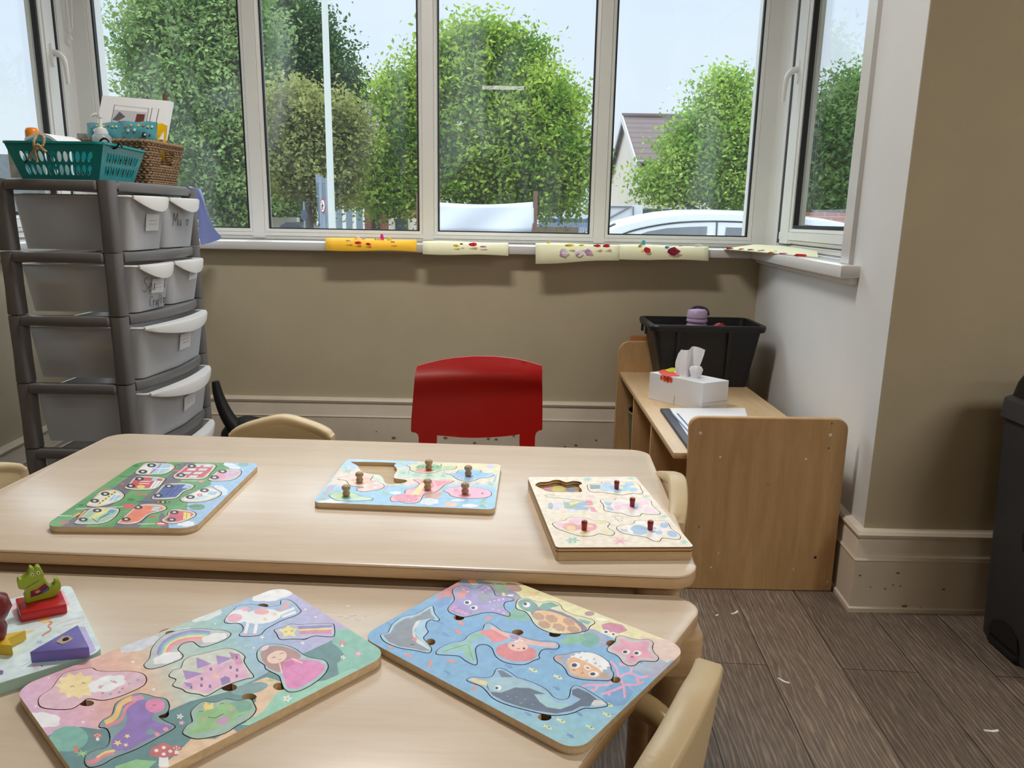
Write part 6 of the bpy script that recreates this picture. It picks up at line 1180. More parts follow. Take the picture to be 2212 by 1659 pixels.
m.prism(wb_, TT, TT+0.004); m.build('weave', WICK, wk, smooth=60, loc=tuple(wk.location)).location = (0, 0, 0)

def onp(px_, py_, Y): return tuple(py(px_, py_, Y))
# picture card in a box, leaning in the wicker basket
m = MB(); Yp = 2.66
c4 = [onp(207, 262, Yp-0.03), onp(221, 206, Yp), onp(366, 218, Yp), onp(356, 300, Yp-0.03)]
c4[0] = onp(205, 290, Yp-0.045)
bt = np.array([0, 0.035, 0.0]); V_ = [np.array(c) for c in c4]; V_[3] = V_[0]+(V_[2]-V_[1]); m.add([tuple(v) for v in V_]+[tuple(v+bt) for v in V_], [(0, 3, 2, 1), (4, 5, 6, 7), (0, 1, 5, 4), (1, 2, 6, 5), (2, 3, 7, 6), (3, 0, 4, 7)])
cloc = tuple(V_[0]); pc = m.build('white_box', PAPERW, smooth=0, loc=cloc); tag(pc, 'white box with a printed photo on its lid, standing in the woven basket', 'box')
def on_card(u, v, k=0.0008): p = np.array(quadmap((V_[0], V_[3], V_[2], V_[1]), u, v)); return tuple(p+np.array([0, -k, k*0.3]))
def cart(name, q, mt, k): m = MB(); m.add([on_card(u, v, k) for u, v in q], [tuple(range(len(q)))]); o = m.build(name, mt, pc, smooth=0, loc=cloc); o.location = (0, 0, 0)
cart('printed_photo', rect(0.22, 0.1, 0.70, 0.66), mat('photo_white', (196, 196, 200), 0.4), 0.0008)
cart('printed_photo_dark', [(0.22, 0.40), (0.30, 0.62), (0.40, 0.5), (0.30, 0.38)], mat('photo_dark', (96, 96, 100), 0.5), 0.0011)
cart('printed_photo_red', [(0.22, 0.22), (0.32, 0.38), (0.46, 0.40), (0.52, 0.30), (0.68, 0.32), (0.70, 0.18), (0.22, 0.14)], mat('photo_red', (178, 52, 40), 0.5), 0.0012)
cart('printed_photo_brown', [(0.55, 0.36), (0.56, 0.60), (0.68, 0.60), (0.68, 0.34)], mat('photo_brown', (110, 54, 50), 0.5), 0.0011)
for q in (line([(0.21, 0.05), (0.21, 0.78), (0.72, 0.76), (0.72, 0.05)], 0.008), line([(0.76, 0.05), (0.77, 0.78), (0.87, 0.77), (0.86, 0.05)], 0.008)):
    cart('printed_line', q, INK, 0.0013)
m = MB(); p0, p1 = onp(356, 320, 2.73), onp(356, 204, 2.73); m.tube([p0, p1], 0.008, 10); tag(m.build('wooden_post', wood('dark_walnut', (84, 54, 38), (110, 74, 54), 0.4, 2), smooth=40, loc=p0), 'dark brown wooden stick standing behind the white box', 'stick')
def packet(name, label, quad, Y, th, mt, art=None, crimp=True):
    """puffy foil or plastic pouch with crimped top edge"""
    P_ = [np.array(onp(x, y, Y)) for x, y in quad]; m = MB(); N = 9; front = []; back = []
    for j in range(N):
        for i in range(N):
            u, v = i/(N-1), j/(N-1); p = np.array(quadmap(P_, u, v)); puff = th*(math.sin(math.pi*min(1, max(0, u)))**0.5)*(math.sin(math.pi*v)**0.5 if 0 < v < 1 else 0)+0.0005; wob = 0.0015*math.sin(9*u+7*v*1.3)
            front.append(tuple(p+np.array([0, -puff/2+wob, 0.002*math.sin(11*u) if j == N-1 else 0]))); back.append(tuple(p+np.array([0, puff/2+0.0006, 0.002*math.sin(11*u) if j == N-1 else 0])))
    fs = [(j*N+i, j*N+i+1, (j+1)*N+i+1, (j+1)*N+i) for j in range(N-1) for i in range(N-1)]
    m.add(front, fs); m.add(back, [f[::-1] for f in fs]); lc = tuple(P_[0])
    o = m.build(name, mt, smooth=60, loc=lc); tag(o, label, 'packet')
    for k, (u, v, r_, col) in enumerate(art or []):
        m = MB(); pts = []
        for t_ in range(12):
            uu, vv = u+r_*math.cos(t_*0.524), v+r_*1.6*math.sin(t_*0.524); uu = min(0.98, max(0.02, uu)); vv = min(0.98, max(0.02, vv)); puff = th*(math.sin(math.pi*uu)**0.5)*(math.sin(math.pi*vv)**0.5)+0.0005
            pts.append(tuple(np.array(quadmap(P_, uu, vv))+np.array([0, -puff/2-0.0025, 0])))
        m.add(pts, [tuple(range(12))]); d = m.build('printed_dot', mat('pk_%d_%d_%d' % col, col, 0.4), o, smooth=0, loc=lc); d.location = (0, 0, 0)
    return o
PKT = mat('teal_foil', (84, 160, 172), 0.25, 0.6, noise=0.08, nscale=30)
dots = [(0.2, 0.82, 0.03, (216, 110, 110)), (0.35, 0.85, 0.03, (220, 200, 90)), (0.55, 0.84, 0.035, (220, 196, 90)), (0.68, 0.86, 0.035, (206, 100, 110)), (0.8, 0.80, 0.03, (226, 206, 96)), (0.12, 0.62, 0.04, (110, 180, 170)), (0.28, 0.64, 0.04, (226, 230, 226)), (0.46, 0.66, 0.04, (226, 230, 226)), (0.9, 0.8, 0.03, (210, 230, 230)), (0.72, 0.48, 0.06, (40, 46, 60)), (0.74, 0.48, 0.03, (226, 226, 220)), (0.86, 0.46, 0.03, (110, 60, 120)), (0.1, 0.2, 0.03, (226, 206, 96)), (0.4, 0.3, 0.05, (150, 200, 200))]
packet('snack_packet', 'teal patterned snack packet on the right, in the woven basket', [(262, 318), (337, 318), (340, 263), (259, 262)], 2.56, 0.03, PKT, dots)
packet('snack_packet', 'teal patterned snack packet on the left, in the woven basket', [(192, 312), (262, 312), (262, 264), (187, 266)], 2.60, 0.03, PKT, dots[:9])
packet('yellow_packet', 'shiny yellow packet bulging against the handle hole of the woven basket', [(318, 345), (356, 348), (361, 270), (320, 262)], 2.63, 0.03, mat('yellow_foil', (226, 178, 20), 0.2, 0.6))
# pump bottle
c_ = onp(223, 330, 2.478); m = MB(); zb = c_[2]
pb = empty('pump_bottle', 'clear bottle with a white pump top between the two baskets', 'bottle', c_)
zt_ = onp(223, 287, 2.478)[2]-zb
m.lathe([(0, 0), (0.026, 0.0), (0.028, 0.004), (0.028, zt_-0.012), (0.020, zt_-0.004), (0.017, zt_)], (0, 0, 0), 20); m.build('body', plastic_clear('clear_bottle', (226, 232, 236), 0.5, 0.2), pb, smooth=50)
m = MB(); m.lathe([(0, zt_-0.004), (0.020, zt_-0.004), (0.020, zt_+0.006), (0.017, zt_+0.007), (0.017, zt_+0.012), (0.013, zt_+0.014), (0.006, zt_+0.016), (0.0045, zt_+0.045), (0.0075, zt_+0.046), (0.0075, zt_+0.058), (0, zt_+0.059)], (0, 0, 0), 18); m.tube([(0, 0, zt_+0.052), (-0.012, -0.004, zt_+0.055), (-0.022, -0.008, zt_+0.049)], [0.006, 0.005, 0.003], 10); m.build('pump', TUBL, pb, smooth=50)
# orange bottle
c_ = onp(76, 340, 2.36); ob = empty('orange_bottle', 'orange sun lotion bottle standing in the teal basket', 'bottle', c_); hz = onp(76, 276, 2.36)[2]-c_[2]
m = MB(); m.lathe([(0, 0), (0.018, 0.0), (0.0195, 0.004), (0.0195, hz-0.012), (0.017, hz-0.003), (0.012, hz), (0, hz)], (0, 0, 0), 20); m.build('body', mat('orange_plastic', (226, 132, 30), 0.35), ob, smooth=50)
m = MB(); m.rings([[(0.0197*math.cos(a_), 0.0197*math.sin(a_), z) for a_ in np.linspace(math.radians(185), math.radians(245), 8)] for z in (hz-0.07, hz-0.018)], closed=False, cap=False); m.build('label_sticker', PAPERW, ob, smooth=40)
# notebook pages, folded leaflet and rope in the teal basket
m = MB(); R_ = []
for k in range(9):
    u = k/8; x, z = onp(80+u*70, 300-14*math.sin(math.pi*u*1.0)+6*u, 2.33)[0::2]; R_.append([(x, 2.27, z-0.012), (x, 2.42, z-0.004), (x, 2.42, z), (x, 2.27, z-0.004)])
m.rings(R_); tag(m.build('open_book', PAPERW, smooth=40, loc=(R_[0][0][0], 2.27, R_[0][0][2])), 'open booklet with white pages lying in the teal basket', 'book')
for k, (x0, x1, yy) in enumerate(((50, 90, 345), (95, 130, 350), (135, 175, 345))):
    a_, b_ = onp(x0, 372, 2.30), onp(x1, 325, 2.34); tagbox('folded_paper', ['white folded paper at the left inside the teal basket', 'white folded paper in the middle inside the teal basket', 'white folded paper toward the right inside the teal basket'][k], 'paper', (a_[0], 2.24+0.02*k, TT+0.004), (b_[0], 2.25+0.02*k, b_[2]), PAPERW, 0.001)
ROPE = mat('twisted_rope', (190, 160, 120), 0.7, noise=0.35, nscale=300)
m = MB(); rp_ = [onp(x, y, Y) for x, y, Y in ((80, 350, 2.15), (74, 322, 2.142), (73, 305, 2.14), (80, 293, 2.15), (90, 292, 2.15), (96, 300, 2.14), (92, 316, 2.136), (82, 322, 2.136), (76, 318, 2.134), (82, 312, 2.13), (92, 322, 2.136), (100, 328, 2.14))]
cc = catmull(rp_, 5, False)
for ph in (0, 2.1, 4.2):
    m.tube([tuple(np.array(p)+0.0022*np.array([math.cos(i*0.9+ph), math.sin(i*0.9+ph)*0.5, math.sin(i*0.9+ph)])) for i, p in enumerate(cc)], 0.0020, 6)
m.tube([onp(78, 318, 2.135), onp(68, 332, 2.14), onp(60, 345, 2.145)], 0.0028, 8)
ro_ = m.build('rope', ROPE, smooth=60, loc=rp_[0]); tag(ro_, 'knotted beige rope with black tips over the rim of the teal basket', 'rope')
m = MB(); m.tube([onp(60, 344, 2.145), onp(53, 352, 2.147)], [0.0032, 0.002], 8); m.tube([onp(100, 328, 2.14), onp(108, 338, 2.142)], [0.0032, 0.002], 8); o = m.build('rope_tip', BLACKP, ro_, smooth=50, loc=rp_[0]); o.location = (0, 0, 0)
m = MB(); m.tube(catmull([onp(x, y, 2.24) for x, y in ((192, 315), (196, 307), (206, 309), (214, 318), (216, 306), (224, 299), (234, 304), (236, 318), (250, 320), (258, 310), (264, 318))], 4, False), 0.0028, 8); tag(m.build('black_cable', BLACKP, smooth=60, loc=onp(192, 315, 2.24)), 'looped black cable lying in the teal basket', 'cable')
m = MB(); m.prism(rounded([onp(168, 312, 2.5)[:2], onp(188, 312, 2.5)[:2], (onp(188, 312, 2.5)[0], 2.512), (onp(168, 312, 2.5)[0], 2.512)], 0.001, 2), onp(168, 318, 2.5)[2], onp(168, 288, 2.5)[2]); tag(m.build('grey_leaflet', mat('leaflet_grey', (150, 160, 160), 0.5), smooth=0, loc=onp(168, 318, 2.5)), 'small grey leaflet sticking out of the woven basket by the teal packets', 'leaflet')
# blue cloth draped from the far end of the tower down to the sill
m = MB(); top_ = [onp(408, 402, 2.79), onp(438, 425, 2.80)]; R_ = []
prof = [((405, 400), (434, 408)), ((415, 425), (441, 432)), ((425, 452), (447, 456)), ((430, 475), (458, 482)), ((428, 498), (466, 500)), ((430, 512), (486, 514)), ((434, 530), (462, 522))]
Ys_ = [2.78, 2.80, 2.86, 2.95, 3.1, 3.22, 3.235]
for (l_, r_), Y in zip(prof, Ys_):
    row = []
    for k in range(9):
        u = k/8; p = onp(l_[0]+(r_[0]-l_[0])*u, l_[1]+(r_[1]-l_[1])*u, Y+0.012*math.sin(u*9+Y*6)); row.append(p)
    R_.append(row)
m.rings(R_, closed=False, cap=False); o = m.build('blue_cloth', plastic_clear('pale_blue_cotton', (206, 215, 247), 1.0, 0.85), smooth=80, loc=R_[0][0]); tag(o, 'pale blue cloth draped from the tower onto the window sill', 'cloth')
md = o.modifiers.new('thickness', 'SOLIDIFY'); md.thickness = 0.002; md = o.modifiers.new('soft', 'SUBSURF'); md.levels = 2; md.render_levels = 2
m = MB(); m.prism(rounded([onp(388, 404, 2.62)[:2], (-1.13, 2.60), (-1.12, 2.70), (-1.22, 2.72)], 0.02, 4), TT, TT+0.006, 0.002)
# black long-handled dustpan behind the tower
dp = empty('dustpan', 'black object with a narrow upright handle on the floor behind the tower', 'dustpan', (-1.12, 2.95, 0))
m = MB(); m.tube(catmull([(-1.085, 2.90, 0.06), (-1.105, 2.90, 0.18), (-1.15, 2.90, 0.26), (-1.178, 2.90, 0.34), (-1.187, 2.90, 0.40)], 5, False), list(np.linspace(0.040, 0.014, 21)), 14); m.build('handle', BLACKP, dp, smooth=60, loc=(-1.12, 2.95, 0)).location = (0, 0, 0)
m = MB(); m.rings([[(-1.08+r_*math.cos(a_), 2.93+0.7*r_*math.sin(a_), z) for a_ in np.linspace(0, 2*math.pi, 24, endpoint=False)] for r_, z in ((0.11, 0.0), (0.12, 0.02), (0.12, 0.12), (0.105, 0.19), (0.07, 0.235), (0.02, 0.25))]); m.build('hood', BLACKP, dp, smooth=60, loc=(-1.12, 2.95, 0)).location = (0, 0, 0)

# ================================================================== ON THE SHELF UNIT
ZS = STZ
cx0, cx1, cy0, cy1 = 0.535, 0.955, 2.90, 3.165
ct = empty('storage_crate', 'black plastic storage crate on the far end of the shelf unit', 'crate', ((cx0+cx1)/2, (cy0+cy1)/2, ZS)); CL = tuple(ct.location)
b0 = [(0.59, 2.925), (0.925, 2.925), (0.925, 3.14), (0.59, 3.14)]; t0 = [(cx0, cy0), (cx1+0.01, cy0), (cx1+0.01, cy1), (cx0, cy1)]; ch_ = 0.245
m = MB(); B_ = rounded(b0, 0.02, 5); T_ = rounded(t0, 0.025, 5); Ti = offset(T_, -0.005); Bi = offset(B_, -0.005)
m.rings([[(x, y, ZS) for x, y in B_], [(x, y, ZS+ch_) for x, y in T_], [(x, y, ZS+ch_) for x, y in Ti], [(x, y, ZS+0.005) for x, y in Bi]]); m.build('body', BLACKP, ct, smooth=40, loc=CL).location = (0, 0, 0)
m = MB(); To = offset(T_, 0.016); m.rings([[(x, y, ZS+ch_-0.022) for x, y in offset(T_, 0.012)], [(x, y, ZS+ch_-0.004) for x, y in To], [(x, y, ZS+ch_+0.003) for x, y in offset(T_, 0.012)], [(x, y, ZS+ch_+0.003) for x, y in Ti], [(x, y, ZS+ch_-0.01) for x, y in Ti]], cap=False); m.build('rim', BLACKP, ct, smooth=40, loc=CL).location = (0, 0, 0)
for xx in (0.63, 0.83):
    m = MB(); m.add([(xx, 2.924, ZS+0.01), (xx+0.012, 2.924, ZS+0.01), (xx+0.014, 2.896, ZS+ch_-0.02), (xx-0.002, 2.896, ZS+ch_-0.02), (xx, 2.914, ZS+0.01), (xx+0.012, 2.914, ZS+0.01), (xx+0.014, 2.888, ZS+ch_-0.02), (xx-0.002, 2.888, ZS+ch_-0.02)], [(4, 5, 6, 7), (0, 4, 7, 3), (1, 2, 6, 5), (3, 7, 6, 2)]); m.build('rib', BLACKP, ct, smooth=0, loc=CL).location = (0, 0, 0)
for yy in (2.98, 3.07):
    m = MB(); m.box((cx0-0.018, yy-0.006, ZS+ch_-0.045), (cx0-0.008, yy+0.006, ZS+ch_-0.015)); m.build('handle_clip', BLACKP, ct, smooth=0, loc=CL).location = (0, 0, 0)
LIL = mat('lilac_plastic', (176, 150, 184), 0.4)
c_ = py(1504, 712, 3.02); bz = ZS+0.008; zt_ = py(1504, 664, 3.02)[2]-bz; wbt = empty('water_bottle', 'lilac drinking bottle with a dark cap loop, standing in the black crate', 'bottle', (c_[0], 3.02, bz))
m = MB(); m.lathe([(0, 0), (0.040, 0), (0.043, 0.005), (0.043, zt_-0.075), (0.036, zt_-0.062), (0.036, zt_-0.056)], (0, 0, 0), 28); m.build('body', LIL, wbt, smooth=50)
m = MB(); m.lathe([(0, zt_-0.058), (0.042, zt_-0.056), (0.042, zt_-0.050), (0.038, zt_-0.042), (0.041, zt_-0.040), (0.039, zt_-0.014), (0.028, zt_-0.006), (0, zt_-0.005)], (0, 0, 0), 28); m.build('cap', LIL, wbt, smooth=50)
m = MB(); m.tube(catmull([(-0.028, 0, zt_-0.008), (-0.01, 0, zt_+0.002), (0.018, 0, zt_+0.0), (0.036, -0.004, zt_-0.010), (0.044, -0.004, zt_-0.030)], 4, False), 0.006, 8); m.build('carry_loop', mat('dark_plum', (62, 44, 58), 0.5), wbt, smooth=60)
a_ = py(1552, 712, 2.98); m = MB(); m.tube(catmull([(a_[0]-0.03, 2.98, ZS+0.17), (a_[0]-0.02, 2.98, ZS+0.22), (a_[0]+0.01, 2.98, ZS+0.235), (a_[0]+0.03, 2.98, ZS+0.20)], 4, False), [0.014]*13, 10); tag(m.build('red_toy', RED, smooth=60, loc=(a_[0], 2.98, ZS+0.17)), 'small red toy poking up inside the black crate', 'toy')
m = MB(); m.prism(rounded(rect(0.60, 2.93, 0.90, 3.12), 0.02, 3), ZS+0.006, ZS+0.16, 0.01); tag(m.build('dark_bag', mat('dark_fabric', (30, 30, 34), 0.9, bump=0.5, bscale=40), smooth=50, loc=(0.75, 3.0, ZS+0.006)), 'dark cloth bag filling the bottom of the black crate', 'bag')
# tissue box
q = [(0.495, 2.699), (0.648, 2.520), (0.752, 2.577), (0.599, 2.756)]; q = [tuple(p) for p in q]; th_ = 0.100
cq = cen_of(q); tx = empty('tissue_box', 'white cardboard tissue box with a red flower print on the shelf unit', 'tissue box', (*cq, ZS)); TL = (*cq, ZS)
m = MB(); m.prism(rounded(q, 0.001, 2), ZS, ZS+th_, 0.0012); m.build('carton', mat('white_card', (226, 226, 228), 0.5), tx, smooth=0, loc=TL).location = (0, 0, 0)
m = MB(); mid = ((q[0][0]+q[1][0])/2-0.0006, (q[0][1]+q[1][1])/2-0.0006); m.tube([(*mid, ZS+0.001), (*mid, ZS+0.035)], 0.0006, 5); f_ = [(q[1][0]+0.0005, q[1][1]-0.0009, ZS+0.028), (q[2][0]+0.0005, q[2][1]-0.0009, ZS+0.028)]; m.tube(f_, 0.0005, 5); m.build('fold_line', mat('card_crease', (150, 148, 146), 0.7), tx, smooth=0, loc=TL).location = (0, 0, 0)
qc = Crop(0, 0, 1.0, ZS+th_+0.0004); rd = mat('print_red', (220, 70, 40), 0.5); ye = mat('print_yellow', (206, 206, 30), 0.5)
def deco(nm, poly, mt, dz=0.0):
    m = MB(); w_ = [qc.w(p) for p in poly]
    if area(w_) < 0: w_ = w_[::-1]
    m.prism(w_, ZS+th_+0.0002+dz, ZS+th_+0.0005+dz); m.build(nm, mt, tx, smooth=0, loc=TL).location = (0, 0, 0)
deco('flower_print', catmull([(1423, 804), (1432, 798), (1447, 800), (1460, 806), (1468, 812), (1450, 813), (1436, 812)], 3), rd); deco('leaf_print', [(1436, 799), (1452, 794), (1462, 796), (1456, 803), (1444, 803)], ye, 0.0003)
m = MB()
for x_, r_ in ((1427, 3.5), (1434, 4.5), (1441, 4.8), (1448, 4.2)):   # petals running over the front edge
    p = py(x_, 0, 1)
    u = (x_-1400)/115.0; P_ = np.array(q[0])*(1-u)+np.array(q[1])*u; nrm_ = np.array([-(q[1][1]-q[0][1]), q[1][0]-q[0][0]]); nrm_ = -nrm_/np.linalg.norm(nrm_); dr = (np.array(q[1])-np.array(q[0]))/np.linalg.norm(np.array(q[1])-np.array(q[0])); rr_ = r_*0.0016
    base = P_+nrm_*0.0008*(1 if nrm_[1] < 0 else -1)
    m.add([(*(base+dr*rr_*math.cos(a)), ZS+th_-0.006-r_*0.0016+rr_*1.5*math.sin(a)) for a in np.linspace(0, 5.8, 12)], [tuple(range(12))])
m.build('petal_print', rd, tx, smooth=0, loc=TL).location = (0, 0, 0)
m = MB(); R_ = []; cc_ = np.array(cq)
for k, (z, w_, dx, dy) in enumerate(((0.0, 0.034, -0.01, 0), (0.02, 0.044, -0.008, 0), (0.05, 0.050, -0.004, 0), (0.08, 0.050, 0.004, 0.004), (0.100, 0.046, 0.010, 0.006))):
    R_.append([(cc_[0]+dx+w_*(u-0.5)*2*0.9, cc_[1]+dy+0.010*math.sin(u*9+k*0.7)+0.006*math.cos(u*17+k), ZS+th_+z+0.006*math.sin(u*6+k)*(k > 3)) for u in np.linspace(0, 1, 19)])
m.rings(R_, closed=False, cap=False)
R_ = [[(cc_[0]+0.02+r_*math.cos(a), cc_[1]-0.022+r_*0.8*math.sin(a)+0.003*math.sin(5*a), ZS+th_+z) for a in np.linspace(0, 2*math.pi, 20, endpoint=False)] for r_, z in ((0.016, 0.0), (0.020, 0.016), (0.024, 0.030), (0.018, 0.040), (0.006, 0.036))]
m.rings(R_, cap=False); o = m.build('tissue', mat('tissue_paper', (238, 238, 242), 0.9, 0.1), tx, smooth=80, loc=TL); o.location = (0, 0, 0)
# folders beside the end panel
a_, b_ = pz(1428, 889, ZS), pz(1466, 942, ZS)
m = MB(); m.prism([tuple(pz(1426, 889, ZS)[:2]), (0.50, 2.06), (0.66, 2.06), tuple(pz(1530, 889, ZS)[:2])], ZS, ZS+0.012, 0.002); fo = m.build('ring_binder', mat('navy_binder', (40, 48, 62), 0.5), smooth=30, loc=(0.55, 2.2, ZS)); tag(fo, 'dark blue folder lying on the shelf unit behind the end panel', 'folder')
m = MB(); m.prism([tuple(pz(1446, 890, ZS)[:2]), (0.52, 2.07), (0.70, 2.07), tuple(pz(1608, 890, ZS)[:2])], ZS+0.012, ZS+0.014); sh = m.build('paper_sheet', PAPERW, smooth=0, loc=(0.55, 2.2, ZS+0.012)); tag(sh, 'white sheet with blue stripes lying on the dark blue folder', 'paper')
for k in range(2):
    m = MB(); x0_ = 1450+k*11; m.prism([tuple(pz(x0_, 893, ZS+0.0142)[:2]), (0.535+0.014*k, 2.08), (0.540+0.014*k, 2.08), tuple(pz(x0_+4, 893, ZS+0.0142)[:2])], ZS+0.0141, ZS+0.0144); m.build('stripe', mat('stripe_blue', (90, 110, 150), 0.6), sh, smooth=0, loc=(0.55, 2.2, ZS+0.012)).location = (0, 0, 0)
# olive waste bin in the far bay
OL = mat('olive_plastic', (112, 104, 70), 0.5)
wbn = empty('waste_bin', 'small olive waste bin inside the far bay of the shelf unit', 'waste bin', (0.592, 3.03, 0.048))
m = MB(); m.lathe([(0, 0), (0.092, 0), (0.096, 0.004), (0.116, 0.225), (0.112, 0.225), (0.092, 0.006), (0, 0.006)], (0, 0, 0), 32); m.build('body', OL, wbn, smooth=50)
m = MB(); m.tube([(0.118*math.cos(a), 0.118*math.sin(a), 0.228) for a in np.linspace(0, 2*math.pi, 32, endpoint=False)], 0.0065, 8, closed=True); m.build('rim', OL, wbn, smooth=60)

# ================================================================== BLACK FLIP-LID BIN
bn = empty('flip_lid_bin', 'large dark grey bin with a black flip lid beside the right wall', 'bin', (1.378, 1.665, 0), math.radians(-90))
DG = mat('charcoal_plastic', (58, 58, 62), 0.5, 0.4, bump=0.1, bscale=300)
m = MB(); q0 = rounded(rect(-0.155, -0.132, 0.155, 0.132), 0.03, 6); q1 = rounded(rect(-0.185, -0.150, 0.185, 0.150), 0.035, 6)
m.rings([[(x, y, 0.004) for x, y in offset(q0, -0.004)], [(x, y, 0.012) for x, y in q0], [(x, y, 0.60) for x, y in q1]]); m.build('body', DG, bn, smooth=40)
m = MB(); q2 = offset(q1, 0.010); m.rings([[(x, y, 0.585) for x, y in offset(q1, 0.003)], [(x, y, 0.590) for x, y in q2], [(x, y, 0.635) for x, y in offset(q1, 0.006)], [(x, y, 0.645) for x, y in offset(q1, -0.01)]]); m.build('collar', mat('graphite_plastic', (62, 62, 66), 0.45), bn, smooth=40)
m = MB(); m.rings([[(x*f, y*g_, z) for x, y in q1] for f, g_, z in ((0.96, 0.95, 0.645), (0.90, 0.94, 0.68), (0.72, 0.93, 0.72), (0.45, 0.92, 0.745), (0.1, 0.9, 0.755))]); m.build('lid', BLACKP, bn, smooth=50)
m = MB(); m.tube([(-0.02, -0.136, 0.36), (-0.02, -0.146, 0.33), (-0.02, -0.140, 0.29)], 0.008, 8); m.build('lid_catch', BLACKP, bn, smooth=50)
m = MB(); m.prism(rounded(rect(-0.11, -0.142, 0.01, -0.12), 0.02, 5), 0.006, 0.022, 0.004); m.rings([[(x*0.06-0.05, -0.1345-0.003*k, 0.03+0.05*z) for x, z in [(-1, 0), (1, 0), (0.8, 0.7), (0.3, 1.0), (-0.3, 1.0), (-0.8, 0.7)]] for k in (0, 1)]); m.build('pedal', BLACKP, bn, smooth=40)

# ================================================================== PAPER SCRAPS ON THE FLOOR
for k, (x, y, L, a, lb) in enumerate(((1587, 1325, 0.026, 0.5, 'short white paper strip on the floor nearest the shelf unit end panel'), (1692, 1472, 0.028, -0.9, 'white paper strip on the floor midway between chair and skirting'), (2141, 1580, 0.030, -0.1, 'white paper strip on the floor at the lower right'), (1548, 1330, 0.008, 0, 'tiny white paper scrap on the floor by the table corner'), (2192, 1416, 0.008, 0.5, 'tiny white scrap on the floor by the dark bin'))):
    c_ = pz(x, y, 0.0); m = MB(); w_ = 0.0035; ca, sa = math.cos(a), math.sin(a)
    P_ = [(c_[0]+u*ca-v*sa, c_[1]+u*sa+v*ca) for u, v in ((-L/2, -w_), (L*0.1, -w_*0.8), (L/2, -w_*0.2), (L/2, w_*1.2), (L*0.1, w_*0.9), (-L/2, w_))]
    m.add([(x_, y_, 0.0012+0.0025*(i in (2, 3, 0))) for i, (x_, y_) in enumerate(P_)]+[(x_, y_, 0.0004) for x_, y_ in P_], [(0, 1, 4, 5), (1, 2, 3, 4), (11, 10, 7, 6), (10, 9, 8, 7)]+[(i, (i+6), (i+1) % 6+6, (i+1) % 6) for i in range(6)]); tag(m.build('paper_scrap', PAPERW, smooth=0, loc=(c_[0], c_[1], 0)), lb, 'paper', 'paper scraps on the floor')

# ================================================================== PAPER CRAFTS ON THE SILL
rs = random.Random(3)
def tissue_bit(par, loc, c_, col, sx_, sz_, kind=0):
    m = MB(); N = 9; ring = []
    for k in range(N):
        a = 2*math.pi*k/N; r_ = (0.75+0.35*rs.random()) if kind == 0 else 1.0
        if kind == 1: a = 2*math.pi*k/N; r_ = 1/(abs(math.cos(a))+abs(math.sin(a)))
        ring.append((c_[0]+sx_*r_*math.cos(a), c_[1]-0.004-0.006*rs.random()*(kind == 0)+0.004*math.sin(2*a), c_[2]+sz_*r_*math.sin(a)+0.001*rs.random()))
    inner = [(c_[0]+(p[0]-c_[0])*0.5, c_[1]-0.008-0.003*rs.random(), c_[2]+(p[2]-c_[2])*0.5) for p in ring]
    m.rings([ring, inner, [(c_[0], c_[1]-0.006, c_[2])]*N], cap=False)
    o = m.build('tissue_petal', mat('tissue_%d_%d_%d' % col, col, 0.8), par, smooth=50, loc=loc); o.location = (0, 0, 0)
CRM2 = mat('cream_sugar_paper', (234, 232, 196), 0.8, 0.2, noise=0.02); YPP = mat('yellow_sugar_paper', (242, 186, 52), 0.75, 0.2, noise=0.02)
PK, RD_, YL, WH, LI, TE, MR, OR_ = (222, 60, 140), (214, 44, 62), (238, 218, 60), (238, 232, 232), (206, 160, 206), (70, 180, 220), (150, 30, 62), (232, 150, 60)
sheets = [('yellow paper collage with a pink tissue flower, leftmost on the window sill', YPP, (703, 900), 541, 543, [(772, 513, WH, 7, 3), (787, 517, LI, 6, 3), (826, 514, PK, 5, 8), (820, 520, PK, 7, 4), (775, 525, RD_, 8, 4), (797, 528, RD_, 6, 3), (842, 517, YL, 6, 4), (812, 517, (170, 200, 80), 3, 2), (850, 523, (240, 190, 150), 7, 2), (755, 520, (240, 206, 140), 8, 2)]),
          ('cream paper collage with few tissue petals, second from the left on the window sill', CRM2, (913, 1098), 549, 552, [(986, 531, YL, 8, 3), (1022, 528, RD_, 9, 4), (1045, 533, LI, 8, 2), (997, 527, (110, 80, 40), 4, 2)]),
          ('cream paper collage with white and lilac petals, third from the left on the window sill', CRM2, (1157, 1338), 570, 562, [(1185, 526, YL, 4, 6), (1230, 530, YL, 10, 3), (1218, 545, WH, 11, 8), (1216, 551, LI, 8, 4), (1250, 548, WH, 10, 7), (1251, 552, LI, 7, 4), (1271, 544, LI, 9, 6), (1290, 531, RD_, 8, 3), (1310, 531, RD_, 9, 4), (1256, 530, YL, 7, 2)]),
          ('cream paper collage with a dark red diamond, just left of the sill corner', CRM2, (1338, 1531), 560, 563, [(1389, 526, TE, 5, 7), (1382, 532, YL, 5, 4), (1398, 541, RD_, 9, 7), (1412, 532, WH, 10, 3), (1440, 534, TE, 5, 3), (1470, 533, (230, 130, 140), 6, 2), (1508, 531, WH, 10, 4), (1448, 531, WH, 6, 2)])]
